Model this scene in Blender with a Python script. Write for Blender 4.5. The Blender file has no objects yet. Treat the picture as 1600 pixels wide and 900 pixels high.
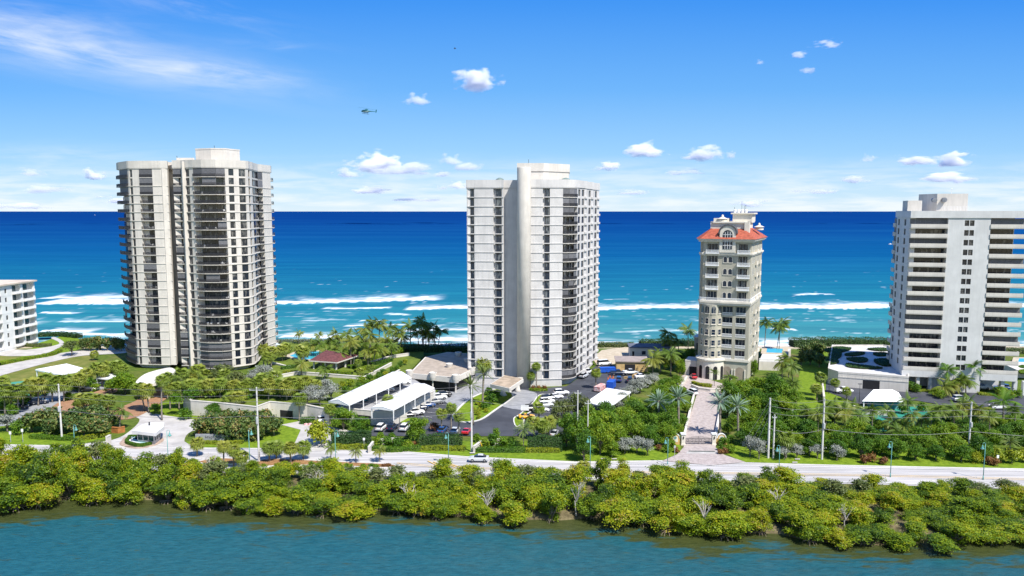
import bpy, bmesh, math, random
import numpy as np
from mathutils import Vector, Matrix
R = math.radians
random.seed(7)
S = bpy.context.scene
COL = S.collection

# ---------------------------------------------------------------- camera, world, sun, exposure
FPX, PITCH, CZ = 1150.0, math.atan(120 / 1150), 57.0        # focal length in photo pixels (1600 wide), tilt, height
cam = bpy.data.cameras.new("camera"); camo = bpy.data.objects.new("camera", cam); COL.objects.link(camo)
cam.sensor_width = 36; cam.lens = FPX / 1600 * 36; cam.clip_start = 0.5; cam.clip_end = 300000
camo.location = (0, 0, CZ); camo.rotation_euler = (math.pi / 2 - PITCH, 0, 0)
S.camera = camo
SUN_AZ = math.atan2(0.62, -0.78)                            # clockwise from +Y
SUN_EL = R(54)
sun_dir = Vector((math.sin(SUN_AZ) * math.cos(SUN_EL), math.cos(SUN_AZ) * math.cos(SUN_EL), math.sin(SUN_EL)))
sl = bpy.data.lights.new("sun", 'SUN'); slo = bpy.data.objects.new("sun", sl); COL.objects.link(slo)
sl.energy = 5.0; sl.angle = R(0.5); sl.color = (1.0, 0.955, 0.88)
slo.rotation_euler = (-sun_dir).to_track_quat('-Z', 'Y').to_euler()
S.view_settings.view_transform = 'Standard'; S.view_settings.look = 'None'
S.view_settings.exposure = 0.52; S.view_settings.gamma = 1
S.cycles.max_bounces = 12; S.cycles.diffuse_bounces = 4; S.cycles.glossy_bounces = 4; S.cycles.transparent_max_bounces = 24; S.cycles.volume_bounces = 12
S.cycles.use_adaptive_sampling = True
S.cycles.caustics_reflective = False; S.cycles.caustics_refractive = False
S.cycles.sample_clamp_indirect = 6
S.cycles.volume_max_steps = 192

class NT:                                                   # small node-tree helper
    def __init__(s, nt): s.nt = nt
    def n(s, typ, **kw):
        nd = s.nt.nodes.new(typ)
        for k, v in kw.items():
            if k.startswith('i_'):
                key = k[2:]; key = int(key) if key.isdigit() else key.replace('__', ' ')
                if isinstance(v, bpy.types.NodeSocket): s.nt.links.new(v, nd.inputs[key])
                else: nd.inputs[key].default_value = v
            else: setattr(nd, k, v)
        return nd
    def l(s, a, b): s.nt.links.new(a, b)
    def m(s, op, a, b=None, c=None, clamp=False):
        nd = s.n('ShaderNodeMath', operation=op); nd.use_clamp = clamp
        for i, v in enumerate((a, b, c)):
            if v is None: continue
            if isinstance(v, bpy.types.NodeSocket): s.l(v, nd.inputs[i])
            else: nd.inputs[i].default_value = v
        return nd.outputs[0]
    def ramp(s, fac, stops, interp='LINEAR'):
        nd = s.n('ShaderNodeValToRGB'); e = nd.color_ramp.elements; nd.color_ramp.interpolation = interp
        while len(e) < len(stops): e.new(0.5)
        for q, (p, c) in zip(e, stops): q.position = p; q.color = (*c, 1) if len(c) == 3 else c
        if fac is not None: s.l(fac, nd.inputs[0])
        return nd.outputs[0]
    def mix(s, f, a, b, blend='MIX'):
        nd = s.n('ShaderNodeMix', data_type='RGBA', blend_type=blend)
        for k, v in ((0, f), (6, a), (7, b)):
            if isinstance(v, bpy.types.NodeSocket): s.l(v, nd.inputs[k])
            else: nd.inputs[k].default_value = ((*v, 1) if len(v) == 3 else v) if isinstance(v, (tuple, list)) else v
        return nd.outputs[2]
    def noise(s, vec, scale, detail=4, rough=0.55, dist=0.0):
        nd = s.n('ShaderNodeTexNoise', i_Scale=scale, i_Detail=detail, i_Roughness=rough, i_Distortion=dist)
        if vec is not None: s.l(vec, nd.inputs['Vector'])
        return nd.outputs[0]
    def mapr(s, v, a, b, c=0.0, d=1.0, smooth=True):
        nd = s.n('ShaderNodeMapRange', interpolation_type='SMOOTHSTEP' if smooth else 'LINEAR')
        nd.clamp = True
        s.l(v, nd.inputs[0])
        for i, q in enumerate((a, b, c, d)): nd.inputs[i + 1].default_value = q
        return nd.outputs[0]

W = bpy.data.worlds.new("World"); S.world = W; W.use_nodes = True
w = NT(W.node_tree); W.node_tree.nodes.clear()
sky = w.n('ShaderNodeTexSky', sky_type='NISHITA', sun_disc=False, sun_elevation=SUN_EL, sun_rotation=SUN_AZ,
          altitude=50, air_density=1.0, dust_density=0.25, ozone_density=3.0)
hs = w.n('ShaderNodeHueSaturation', i_Hue=0.507, i_Saturation=1.2, i_Value=1.0, i_Color=sky.outputs[0])
tc = w.n('ShaderNodeTexCoord'); sp = w.n('ShaderNodeSeparateXYZ'); w.l(tc.outputs['Generated'], sp.inputs[0])
dx, dy, dz = sp.outputs
yy = w.m('MAXIMUM', dy, 0.02)
az = w.m('DIVIDE', dx, yy); el = w.m('DIVIDE', dz, yy)     # directions on the dome, as tangents
ahead = w.mapr(dy, 0.0, 0.2)
def wisp(a0, e0, slope, la, le, sx, sy, lo, hi, amt):       # a streak of high cirrus round direction (a0, e0)
    da = w.m('SUBTRACT', az, a0)
    de = w.m('SUBTRACT', w.m('SUBTRACT', el, e0), w.m('MULTIPLY', da, slope))
    g = w.m('ADD', w.m('POWER', w.m('ABSOLUTE', w.m('DIVIDE', da, la)), 2.0), w.m('POWER', w.m('ABSOLUTE', w.m('DIVIDE', de, le)), 2.0))
    env = w.m('POWER', 2.718, w.m('MULTIPLY', g, -1.0))
    cv = w.n('ShaderNodeCombineXYZ', i_0=w.m('MULTIPLY', da, sx), i_1=w.m('MULTIPLY', de, sy), i_2=a0 * 7.3)
    nz = w.noise(cv.outputs[0], 1.0, 7, 0.62, 0.6)
    return w.m('MULTIPLY', w.m('MULTIPLY', env, w.mapr(nz, lo, hi)), amt)
cl = wisp(-0.60, 0.215, -0.17, 0.24, 0.030, 5, 34, 0.22, 0.80, 0.62)
for q in (wisp(-0.40, 0.183, -0.13, 0.10, 0.016, 7, 40, 0.2, 0.75, 0.6), wisp(-0.70, 0.255, -0.10, 0.2, 0.03, 6, 38, 0.3, 0.85, 0.42),
          wisp(-0.44, 0.270, -0.22, 0.14, 0.016, 6, 44, 0.36, 0.85, 0.30), wisp(-0.32, 0.217, -0.05, 0.06, 0.006, 8, 60, 0.3, 0.8, 0.25),
          wisp(-0.62, 0.075, 0.0, 0.16, 0.014, 7, 60, 0.3, 0.8, 0.30)):
    cl = w.m('ADD', cl, q)
bv = w.n('ShaderNodeCombineXYZ', i_0=w.m('MULTIPLY', az, 9.0), i_1=w.m('MULTIPLY', el, 70.0), i_2=2.0)
bn = w.noise(bv.outputs[0], 1.0, 6, 0.6, 0.3)               # broken bank of far cloud low over the sea
bank = w.m('MULTIPLY', w.mapr(bn, 0.36, 0.66), w.m('MULTIPLY', w.mapr(el, 0.085, 0.012), 0.66))
cl = w.m('MULTIPLY', w.m('MINIMUM', w.m('ADD', cl, bank), 0.93), ahead)
air = w.ramp(w.m('MULTIPLY', el, 2.5, clamp=True), [(0.0, (0.70, 0.86, 0.99)), (0.06, (0.54, 0.78, 0.99)), (0.19, (0.31, 0.62, 0.98)), (0.40, (0.145, 0.455, 0.96)), (0.68, (0.045, 0.305, 0.92)), (1.0, (0.015, 0.20, 0.78))])
hz = w.n('ShaderNodeMixRGB', blend_type='MULTIPLY', i_0=1.0, i_1=air, i_2=(5.9, 5.95, 6.0, 1)) # clear, dust-free marine air, in the sky's own units
clear = w.mix(w.m('MULTIPLY', ahead, 0.9), hs.outputs[0], hz.outputs[0])
skyc = w.mix(cl, clear, (5.9, 6.1, 6.25))
bg = w.n('ShaderNodeBackground', i_Color=skyc, i_Strength=0.118)
w.l(bg.outputs[0], w.n('ShaderNodeOutputWorld').inputs[0])

# ---------------------------------------------------------------- projecting a photo pixel onto a plane of the place
cp, sn = math.cos(PITCH), math.sin(PITCH)
def zat(py, y): return CZ + y * math.tan(math.atan((450 - py) / FPX) - PITCH)
def xat(px, y, z=0.0): return (px - 800) / FPX * (y * cp + (CZ - z) * sn)
def G(px, py, z=0.0):
    y = (CZ - z) / math.tan(math.atan((py - 450) / FPX) + PITCH)
    return (xat(px, y, z), y)
def PX(x, y, z=0.0): return 800 + FPX * x / (y * cp + (CZ - z) * sn)
def PY(x, y, z=0.0): return 450 - FPX * ((z - CZ) * cp + y * sn) / (y * cp + (CZ - z) * sn)

# ---------------------------------------------------------------- materials
MATS = {}
def mat(name, col, rough=0.6, var=0.12, scale=0.6, spec=0.3, metal=0.0, col2=None, stretch=None, bump=0.0, objrand=0.0, coat=0.0, streak=0.0):
    if name in MATS: return MATS[name]
    m = bpy.data.materials.new(name); m.use_nodes = True; t = NT(m.node_tree); b = m.node_tree.nodes['Principled BSDF']
    g = t.n('ShaderNodeTexCoord').outputs['Object']
    if stretch:
        mp = t.n('ShaderNodeMapping', i_Vector=g); mp.inputs['Scale'].default_value = stretch; g = mp.outputs[0]
    nz = t.noise(g, scale, 6, 0.6)
    c2 = col2 or tuple(max(0, c * (1 - 2.2 * var)) for c in col)
    c1 = col if col2 else tuple(min(1, c * (1 + 0.6 * var)) for c in col)
    cc = t.mix(t.mapr(nz, 0.32, 0.68), c2, c1)
    if streak:                                              # rain streaks and patched paint
        mp2 = t.n('ShaderNodeMapping', i_Vector=t.n('ShaderNodeTexCoord').outputs['Object']); mp2.inputs['Scale'].default_value = (1.0, 1.0, 0.07)
        sk_ = t.mapr(t.noise(mp2.outputs[0], 1.3, 6, 0.7), 0.42, 0.72); pt_ = t.mapr(t.noise(g, 0.09, 3), 0.45, 0.65)
        cc = t.mix(t.m('MULTIPLY', sk_, streak), cc, tuple(c * 0.62 for c in col)); cc = t.mix(t.m('MULTIPLY', pt_, streak * 0.4), cc, tuple(c * 0.80 for c in col))
    if objrand:
        oi = t.n('ShaderNodeObjectInfo')
        h = t.n('ShaderNodeHueSaturation', i_Color=cc, i_Value=t.mapr(oi.outputs['Random'], 0, 1, 1 - objrand, 1 + objrand, False)); cc = h.outputs[0]
    t.l(cc, b.inputs['Base Color'])
    b.inputs['Roughness'].default_value = rough; b.inputs['Metallic'].default_value = metal
    b.inputs['Specular IOR Level'].default_value = spec
    if coat: b.inputs['Coat Weight'].default_value = coat; b.inputs['Coat Roughness'].default_value = 0.05
    if bump:
        bp = t.n('ShaderNodeBump', i_Strength=bump, i_Height=t.noise(g, scale * 6, 5)); t.l(bp.outputs[0], b.inputs['Normal'])
    MATS[name] = m
    return m
def glass(name, dark, light, rough=0.08):
    """window glass over a dim room: some rooms have pale curtains or blinds drawn"""
    m = bpy.data.materials.new(name); m.use_nodes = True; t = NT(m.node_tree); b = m.node_tree.nodes['Principled BSDF']
    ge = t.n('ShaderNodeTexCoord').outputs['Object']
    oi = t.n('ShaderNodeObjectInfo')
    ad = t.n('ShaderNodeVectorMath', operation='ADD', i_0=ge)
    cx = t.n('ShaderNodeCombineXYZ', i_0=t.m('MULTIPLY', oi.outputs['Random'], 91.0)); t.l(cx.outputs[0], ad.inputs[1])
    sc = t.n('ShaderNodeMapping', i_Vector=ad.outputs[0]); sc.inputs['Scale'].default_value = (1.0, 1.0, 0.35)
    nz = t.noise(sc.outputs[0], 0.9, 3, 0.6)
    t.l(t.mix(t.mapr(nz, 0.50, 0.70), dark, light), b.inputs['Base Color'])
    b.inputs['Roughness'].default_value = rough; b.inputs['Specular IOR Level'].default_value = 0.5
    MATS[name] = m; return m
def leafmat(name, stops, trans=0.3, rnd=0.45, hue=0.02):
    """leaf colour: a spread of real leaf hues, by clump (attribute) and by tree (object random)"""
    m = bpy.data.materials.new(name); m.use_nodes = True; t = NT(m.node_tree); b = m.node_tree.nodes['Principled BSDF']
    at = t.n('ShaderNodeAttribute', attribute_name='tint'); oi = t.n('ShaderNodeObjectInfo')
    f = t.m('ADD', t.m('MULTIPLY', at.outputs['Fac'], 1 - rnd), t.m('MULTIPLY', oi.outputs['Random'], rnd), clamp=True)
    c = t.ramp(f, stops)
    t.l(c, b.inputs['Base Color']); b.inputs['Roughness'].default_value = 0.5; b.inputs['Specular IOR Level'].default_value = 0.35
    tr = t.n('ShaderNodeBsdfTranslucent'); t.l(t.mix(1.0, c, (1.0, 1.0, 0.55), 'MULTIPLY'), tr.inputs[0])
    mx = t.n('ShaderNodeMixShader', i_0=trans); t.l(b.outputs[0], mx.inputs[1]); t.l(tr.outputs[0], mx.inputs[2])
    t.l(mx.outputs[0], m.node_tree.nodes['Material Output'].inputs[0])
    MATS[name] = m; return m

# ---------------------------------------------------------------- mesh building
class MB:
    def __init__(s): s.v = []; s.f = []; s.mi = []; s.cur = 0
    def add(s, vs, fs):
        o = len(s.v); s.v += [tuple(q) for q in vs]; s.f += [tuple(i + o for i in q) for q in fs]; s.mi += [s.cur] * len(fs)
    def box(s, x0, y0, z0, x1, y1, z1):
        s.add([(x0, y0, z0), (x1, y0, z0), (x1, y1, z0), (x0, y1, z0), (x0, y0, z1), (x1, y0, z1), (x1, y1, z1), (x0, y1, z1)],
              [(0, 3, 2, 1), (4, 5, 6, 7), (0, 1, 5, 4), (1, 2, 6, 5), (2, 3, 7, 6), (3, 0, 4, 7)])
    def fbox(s, F, u0, u1, d0, d1, z0, z1):                 # box in a facade frame F = (A, t, n): along, outwards, up
        (ax, ay), (tx, ty), (nx, ny) = F
        P = lambda u, d, z: (ax + tx * u + nx * d, ay + ty * u + ny * d, z)
        s.add([P(u0, d1, z0), P(u1, d1, z0), P(u1, d0, z0), P(u0, d0, z0), P(u0, d1, z1), P(u1, d1, z1), P(u1, d0, z1), P(u0, d0, z1)],
              [(0, 3, 2, 1), (4, 5, 6, 7), (0, 1, 5, 4), (1, 2, 6, 5), (2, 3, 7, 6), (3, 0, 4, 7)])
    def prism(s, poly, z0, z1, taper=None):
        n = len(poly); a = sum(poly[i][0] * poly[(i + 1) % n][1] - poly[(i + 1) % n][0] * poly[i][1] for i in range(n))
        if a < 0: poly = poly[::-1]
        top = taper or poly
        s.add([(x, y, z0) for x, y in poly] + [(x, y, z1) for x, y in top],
              [tuple(range(n))[::-1], tuple(range(n, 2 * n))] + [(i, (i + 1) % n, n + (i + 1) % n, n + i) for i in range(n)])
    def tube(s, pts, r, k=6, cap=True):
        pts = [Vector(p) for p in pts]; rs = r if isinstance(r, (list, tuple)) else [r] * len(pts)
        vs = []
        for i, p in enumerate(pts):
            d = (pts[min(i + 1, len(pts) - 1)] - pts[max(i - 1, 0)]).normalized()
            a = d.cross(Vector((0, 0, 1)) if abs(d.z) < 0.95 else Vector((1, 0, 0))).normalized(); b = d.cross(a)
            for j in range(k):
                t = 2 * math.pi * j / k; vs.append(p + (a * math.cos(t) + b * math.sin(t)) * rs[i])
        fs = [(i * k + j, i * k + (j + 1) % k, (i + 1) * k + (j + 1) % k, (i + 1) * k + j) for i in range(len(pts) - 1) for j in range(k)]
        if cap: fs += [tuple(range(k))[::-1], tuple(range((len(pts) - 1) * k, len(pts) * k))]
        s.add(vs, fs)
    def lathe(s, prof, cx=0, cy=0, k=12, a0=0.0, a1=2 * math.pi):
        full = abs(a1 - a0 - 2 * math.pi) < 1e-6; m = k if full else k + 1
        vs = [(cx + r * math.cos(a0 + (a1 - a0) * j / k), cy + r * math.sin(a0 + (a1 - a0) * j / k), z) for r, z in prof for j in range(m)]
        fs = [(i * m + j, i * m + (j + 1) % m, (i + 1) * m + (j + 1) % m, (i + 1) * m + j) for i in range(len(prof) - 1) for j in range(k)]
        if full: fs += [tuple(range(m))[::-1], tuple(range((len(prof) - 1) * m, len(prof) * m))]
        s.add(vs, fs)
    def band(s, pl, d0, d1, z0, z1, closed=False):          # mitred strip following a facade polyline, d outwards
        a, b = offs(pl, d0, closed), offs(pl, d1, closed); n = len(pl)
        vs = [(*q, z0) for q in b] + [(*q, z1) for q in b] + [(*q, z0) for q in a] + [(*q, z1) for q in a]
        fs = []
        for i in range(n if closed else n - 1):
            j = (i + 1) % n
            fs += [(i, j, n + j, n + i), (2 * n + j, 2 * n + i, 3 * n + i, 3 * n + j), (n + i, n + j, 3 * n + j, 3 * n + i), (j, i, 2 * n + i, 2 * n + j)]
        if not closed: fs += [(0, n, 3 * n, 2 * n), (n - 1, 3 * n - 1, 4 * n - 1, 2 * n - 1)]
        s.add(vs, fs)
    def data(s, name, mats, smooth=False):
        me = bpy.data.meshes.new(name); me.from_pydata(s.v, [], s.f)
        for m in (mats if isinstance(mats, (list, tuple)) else [mats]): me.materials.append(m)
        me.polygons.foreach_set('material_index', s.mi)
        if smooth: me.polygons.foreach_set('use_smooth', [True] * len(s.f))
        me.update(); return me
    def build(s, name, mats, parent=None, smooth=False, local=True):
        """link as one object; s is in world coordinates, and is moved into the parent's space"""
        if parent is not None and local:
            inv = parent.matrix_basis.inverted()
            if parent.parent: inv = inv @ parent.parent.matrix_basis.inverted()
            s.v = [tuple(inv @ Vector(q)) for q in s.v]
        return obj(name, s.data(name, mats, smooth), parent)
def offs(pl, d, closed=False):
    n = len(pl); out = []
    def nrm(a, b):
        tx, ty = b[0] - a[0], b[1] - a[1]; L = math.hypot(tx, ty) or 1; return ty / L, -tx / L
    for i in range(n):
        pa = nrm(pl[i - 1], pl[i]) if (i or closed) else nrm(pl[0], pl[1])
        pb = nrm(pl[i], pl[(i + 1) % n]) if (i < n - 1 or closed) else pa
        k = 1 + pa[0] * pb[0] + pa[1] * pb[1]
        k = max(k, 0.35); out.append((pl[i][0] + d * (pa[0] + pb[0]) / k, pl[i][1] + d * (pa[1] + pb[1]) / k))
    return out
def obj(name, me, parent=None, loc=None, rz=0.0):
    o = bpy.data.objects.new(name, me); COL.objects.link(o)
    if parent is not None: o.parent = parent
    if loc is not None: o.location = loc
    if rz: o.rotation_euler = (0, 0, rz)
    return o
REG = []                                                    # (object, look, where, px, shared): labels are finished at the end
def tag(o, look, where, cat, group=None, px=None, share=False):
    o['category'] = cat
    if group: o['group'] = group
    REG.append((o, look, where, px if px is not None else 0.0, share)); return o
def thing(name, look, where, cat, loc=(0, 0, 0), rz=0.0, group=None, px=None, share=False):
    o = bpy.data.objects.new(name, None); COL.objects.link(o); o.location = loc; o.rotation_euler = (0, 0, rz)
    o.empty_display_size = 0.2
    return tag(o, look, where, cat, group, px if px is not None else PX(*loc), share)
def struct(name, mb, m, smooth=False):
    o = mb.build(name, m, None, smooth); o['kind'] = 'structure'; return o
def copy_tree(o, parent=None):
    c = o.copy(); COL.objects.link(c)
    if parent is not None: c.parent = parent
    for ch in list(o.children): copy_tree(ch, c)
    return c
# ---------------------------------------------------------------- the setting: land, lagoon, ocean, road, drives, lawns
rng = np.random.default_rng(5)
_lat = rng.random((256, 256))
def vn(x, y):
    xi, yi = np.floor(x).astype(int), np.floor(y).astype(int); fx, fy = x - xi, y - yi
    fx = fx * fx * (3 - 2 * fx); fy = fy * fy * (3 - 2 * fy)
    g = lambda a, b: _lat[a & 255, b & 255]
    return (g(xi, yi) * (1 - fx) + g(xi + 1, yi) * fx) * (1 - fy) + (g(xi, yi + 1) * (1 - fx) + g(xi + 1, yi + 1) * fx) * fy
def fbm(x, y, oc=5, ga=0.5):
    s = 0; a = 1; tot = 0
    for k in range(oc):
        s = s + a * vn(x + 17.3 * k, y + 9.1 * k); tot += a; a *= ga; x = x * 2.03; y = y * 2.03
    return s / tot
def sstep(a, b, x):
    t = np.clip((x - a) / (b - a), 0, 1); return t * t * (3 - 2 * t)
SHORE_PX = [(-260, 790), (-100, 792), (0, 790), (60, 786), (100, 776), (230, 775), (300, 782), (440, 792), (560, 796), (600, 790), (690, 800), (770, 806),
            (860, 806), (950, 804), (1010, 812), (1070, 828), (1140, 830), (1200, 826), (1270, 842), (1370, 848), (1410, 842), (1460, 846), (1530, 838), (1600, 840), (1700, 846), (1900, 840)]
SHORE = [G(*p) for p in SHORE_PX]; SHX = np.array([p[0] for p in SHORE]); SHY = np.array([p[1] for p in SHORE])
def shore_y(x): return np.interp(x, SHX, SHY)
def grid_obj(name, X, Y, Z, m, attrs=None, smooth=True):
    ny, nx = X.shape; me = bpy.data.meshes.new(name)
    co = np.stack([X, Y, Z], -1).reshape(-1, 3).astype(np.float32)
    idx = np.arange(nx * ny).reshape(ny, nx)
    q = np.stack([idx[:-1, :-1], idx[:-1, 1:], idx[1:, 1:], idx[1:, :-1]], -1).reshape(-1, 4).astype(np.int32)
    me.vertices.add(len(co)); me.vertices.foreach_set('co', co.ravel())
    me.loops.add(q.size); me.loops.foreach_set('vertex_index', q.ravel())
    me.polygons.add(len(q)); me.polygons.foreach_set('loop_start', np.arange(0, q.size, 4, dtype=np.int32))
    me.polygons.foreach_set('use_smooth', np.full(len(q), smooth))
    for k, v in (attrs or {}).items():
        a = me.attributes.new(k, 'FLOAT', 'POINT'); a.data.foreach_set('value', v.ravel().astype(np.float32))
    me.materials.append(m); me.update(calc_edges=True); me.validate()
    o = obj(name, me); o['kind'] = 'structure'; return o

# --- land: one sheet from under the lagoon to under the surf
def m_ground():
    m = bpy.data.materials.new('ground'); m.use_nodes = True; t = NT(m.node_tree); b = m.node_tree.nodes['Principled BSDF']
    g = t.n('ShaderNodeTexCoord').outputs['Object']
    n1 = t.noise(g, 0.05, 5); n2 = t.noise(g, 0.6, 6, 0.65)
    gr = t.mix(t.mapr(n2, 0.3, 0.7), (0.045, 0.085, 0.012), (0.12, 0.165, 0.025))
    gr = t.mix(t.mapr(n1, 0.5, 0.72), gr, (0.16, 0.14, 0.05))
    sa = t.mix(t.mapr(n2, 0.3, 0.7), (0.42, 0.35, 0.25), (0.52, 0.45, 0.34))
    mu = t.mix(t.mapr(n2, 0.3, 0.7), (0.05, 0.042, 0.022), (0.20, 0.165, 0.09))
    a = t.n('ShaderNodeAttribute', attribute_name='sand').outputs['Fac']; c = t.n('ShaderNodeAttribute', attribute_name='mud').outputs['Fac']
    t.l(t.mix(c, t.mix(a, gr, sa), mu), b.inputs['Base Color']); b.inputs['Roughness'].default_value = 0.95; b.inputs['Specular IOR Level'].default_value = 0.1
    return m
gx = np.concatenate([np.linspace(-1600, -420, 12), np.arange(-400, 401, 2.5), np.linspace(420, 1600, 12)])
gy = np.concatenate([np.linspace(60, 108, 8), np.arange(110, 352, 1.5)])
X, Y = np.meshgrid(gx, gy)
sh = shore_y(X) + (fbm(X / 5, Y / 5) - 0.5) * 4
Z = -2.2 * sstep(2.5, -3.5, Y - sh) + (-2.4) * sstep(307, 321, Y) - 1.0 * sstep(0, -30, Y - sh)
sand = sstep(301, 306, Y + (fbm(X / 9, Y / 4) - .5) * 6); mud = sstep(24, 12, Y - sh)
grid_obj('ground', X, Y, Z, m_ground(), {'sand': sand, 'mud': mud})

# --- the ocean: one sheet to the horizon, swell and breakers near the beach
def m_ocean():
    m = bpy.data.materials.new('ocean'); m.use_nodes = True; t = NT(m.node_tree); b = m.node_tree.nodes['Principled BSDF']
    g = t.n('ShaderNodeTexCoord').outputs['Object']; sp_ = t.n('ShaderNodeSeparateXYZ', i_0=g)
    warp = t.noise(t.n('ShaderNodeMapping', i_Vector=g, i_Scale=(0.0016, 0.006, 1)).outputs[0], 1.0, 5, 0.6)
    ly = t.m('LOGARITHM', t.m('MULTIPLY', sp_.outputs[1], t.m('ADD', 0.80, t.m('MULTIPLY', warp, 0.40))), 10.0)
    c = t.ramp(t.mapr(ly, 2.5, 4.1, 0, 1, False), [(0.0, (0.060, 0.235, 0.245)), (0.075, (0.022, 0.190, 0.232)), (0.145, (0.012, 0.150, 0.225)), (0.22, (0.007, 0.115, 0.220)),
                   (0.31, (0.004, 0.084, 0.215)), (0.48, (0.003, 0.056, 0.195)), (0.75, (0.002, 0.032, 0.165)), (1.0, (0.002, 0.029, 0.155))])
    st = t.noise(t.n('ShaderNodeMapping', i_Vector=g, i_Scale=(0.009, 0.075, 1)).outputs[0], 1.0, 6, 0.62, 0.4)
    st2 = t.noise(t.n('ShaderNodeMapping', i_Vector=g, i_Scale=(0.0012, 0.008, 1)).outputs[0], 1.0, 6, 0.6, 0.3)
    c = t.mix(t.mapr(st, 0.28, 0.72, 0.0, 0.55), c, t.mix(0.6, c, (0.0, 0.03, 0.12)))
    c = t.mix(t.mapr(st2, 0.38, 0.75, 0.0, 0.30), c, t.mix(0.5, c, (0.02, 0.16, 0.32)))
    fo = t.n('ShaderNodeAttribute', attribute_name='foam').outputs['Fac']
    t.l(t.mix(fo, c, (0.86, 0.88, 0.90)), b.inputs['Base Color'])
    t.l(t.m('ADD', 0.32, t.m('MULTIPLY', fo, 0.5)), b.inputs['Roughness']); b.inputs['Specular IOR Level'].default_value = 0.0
    b1 = t.n('ShaderNodeBump', i_Strength=0.55, i_Distance=1.0, i_Height=t.noise(t.n('ShaderNodeMapping', i_Vector=g, i_Scale=(0.05, 0.22, 1)).outputs[0], 1.0, 8, 0.68))
    t.l(b1.outputs[0], b.inputs['Normal'])
    return m
ys = [304.0]
while ys[-1] < 1200: ys.append(ys[-1] + 1.2 + (ys[-1] - 304) * 0.0058)
while ys[-1] < 160000: ys.append(ys[-1] * 1.12)
ys = np.array(ys); us = np.linspace(-1, 1, 641)
wid = np.where(ys < 1200, np.maximum(600.0, ys * 0.95), np.minimum(1140 + (ys - 1200) * 1.2, 160000))
X = us[None, :] * wid[:, None]; Y = np.repeat(ys[:, None], len(us), 1)
near = sstep(1300, 700, Y)
dist = fbm(X / 130, Y / 60, 4) * 26
swell = (np.sin((Y + dist * 1.6) / 9.5) + 0.6 * np.sin((Y + dist * 2.3 + X * 0.05) / 5.6)) * 0.26 * near * sstep(306, 335, Y)
foam = np.zeros_like(X); ridge = np.zeros_like(X)
def breaker(p0, p1, tail, amp=1.0, h=0.9, brk=0.42, seed=0, bow=0.0):
    """a breaking wave from photo point p0 to p1 (its shoreward foot); tail = metres of foam left behind it"""
    global foam, ridge
    (xa, ya), (xb, yb) = G(*p0), G(*p1); L = xb - xa
    t_ = (X - xa) / L
    yf = ya + (yb - ya) * t_ + bow * np.sin(np.clip(t_, 0, 1) * math.pi) + (fbm(X / 14 + seed, Y * 0 + seed, 4) - 0.5) * 9 + (fbm(X / 2.5 + seed, Y * 0 + seed, 3) - .5) * 2.0
    en = sstep(-0.02, 0.07, t_) * sstep(1.02, 0.9, t_)
    d_ = Y - yf
    tl = 1.15 * tail * (0.45 + 1.1 * fbm(X / 16 + 3 * seed, Y / 30, 3))
    body = sstep(-0.6, 0.7, d_) * np.exp(-np.clip(d_, 0, None) / tl * 1.1)
    nz = fbm(X / 5.5 + seed, Y / 3.2 + seed, 5, 0.6)
    v = sstep(brk - 0.26, brk + 0.30, body * (0.30 + 1.35 * nz)) * en * amp
    foam = np.maximum(foam, v)
    ridge = np.maximum(ridge, np.exp(-((d_ - 1.8) / 2.4) ** 2) * h * en)
for b_ in [((40, 474), (330, 471), 34, 1, 1.2), ((60, 487), (110, 488), 9), ((55, 464), (200, 462), 18, .8, .4), ((60, 516), (135, 517), 13, .95), ((110, 522), (215, 521), 10, .9),
           ((85, 499), (200, 498), 14, .6, .2, .58), ((400, 474), (690, 467), 26, 1, 1.3), ((500, 480), (610, 478), 7, .9, .6), ((630, 481), (760, 479), 15, .95, .9),
           ((655, 462), (668, 461), 5, .8), ((900, 482), (1130, 479), 20, 1, 1.3), ((1130, 482), (1430, 478), 24, 1, 1.3), ((1560, 478), (1700, 476), 20, 1, 1.2),
           ((1243, 458), (1305, 457), 6, .8, .5), ((945, 466), (985, 466), 5, .5, .3), ((425, 533), (585, 531), 9, 1, .4), ((430, 525), (560, 524), 12, .8, .3), ((535, 507), (640, 505), 9, .75, .3, .55),
           ((610, 515), (760, 512), 10, .7, .3, .55), ((560, 498), (600, 498), 5, .7, .4), ((600, 490), (640, 489), 4, .7, .3), ((470, 497), (540, 496), 5, .5, .2, .55),
           ((580, 529), (760, 527), 11, .8, .3), ((1170, 538), (1420, 537), 8, 1, .3), ((1195, 529), (1300, 528), 8, .8, .3), ((930, 538), (1100, 537), 5, .8, .3),
           ((960, 515), (1090, 514), 6, .45, .2, .6), ((1205, 512), (1245, 512), 4, .7, .3), ((-300, 474), (20, 474), 24, 1, 1.2), ((-300, 505), (50, 505), 14, .9, .6), ((1600, 532), (1900, 534), 9, .9, .3)]:
    b_ = list(b_) + [1.0, 0.9, 0.42][len(b_) - 3:]
    breaker(b_[0], b_[1], b_[2], b_[3], b_[4], b_[5], seed=(b_[0][0] * 0.37 + b_[0][1]) % 97)
wash = sstep(338, 314, Y + (fbm(X / 22, Y * 0, 4) - .5) * 16) * sstep(0.40, 0.62, fbm(X / 9, Y / 3, 5, .6))
lace = sstep(0.60, 0.74, fbm(X / 10, Y / 3.6, 6, 0.62)) * sstep(480, 340, Y) * sstep(0.46, 0.66, fbm(X / 60, Y / 22, 3)) * 0.5
caps = sstep(0.79, 0.84, fbm(X / 7, Y / 3.5, 4, 0.6)) * sstep(800, 450, Y) * 0.5
foam = np.clip(np.maximum.reduce([foam, wash * 0.95, lace, caps]), 0, 1)
foam[Y > 950] = 0
Z = -1.4 + swell + ridge * near + foam * 0.15 * near
Z[Y > 1400] = -1.4
OCEAN = m_ocean()
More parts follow.
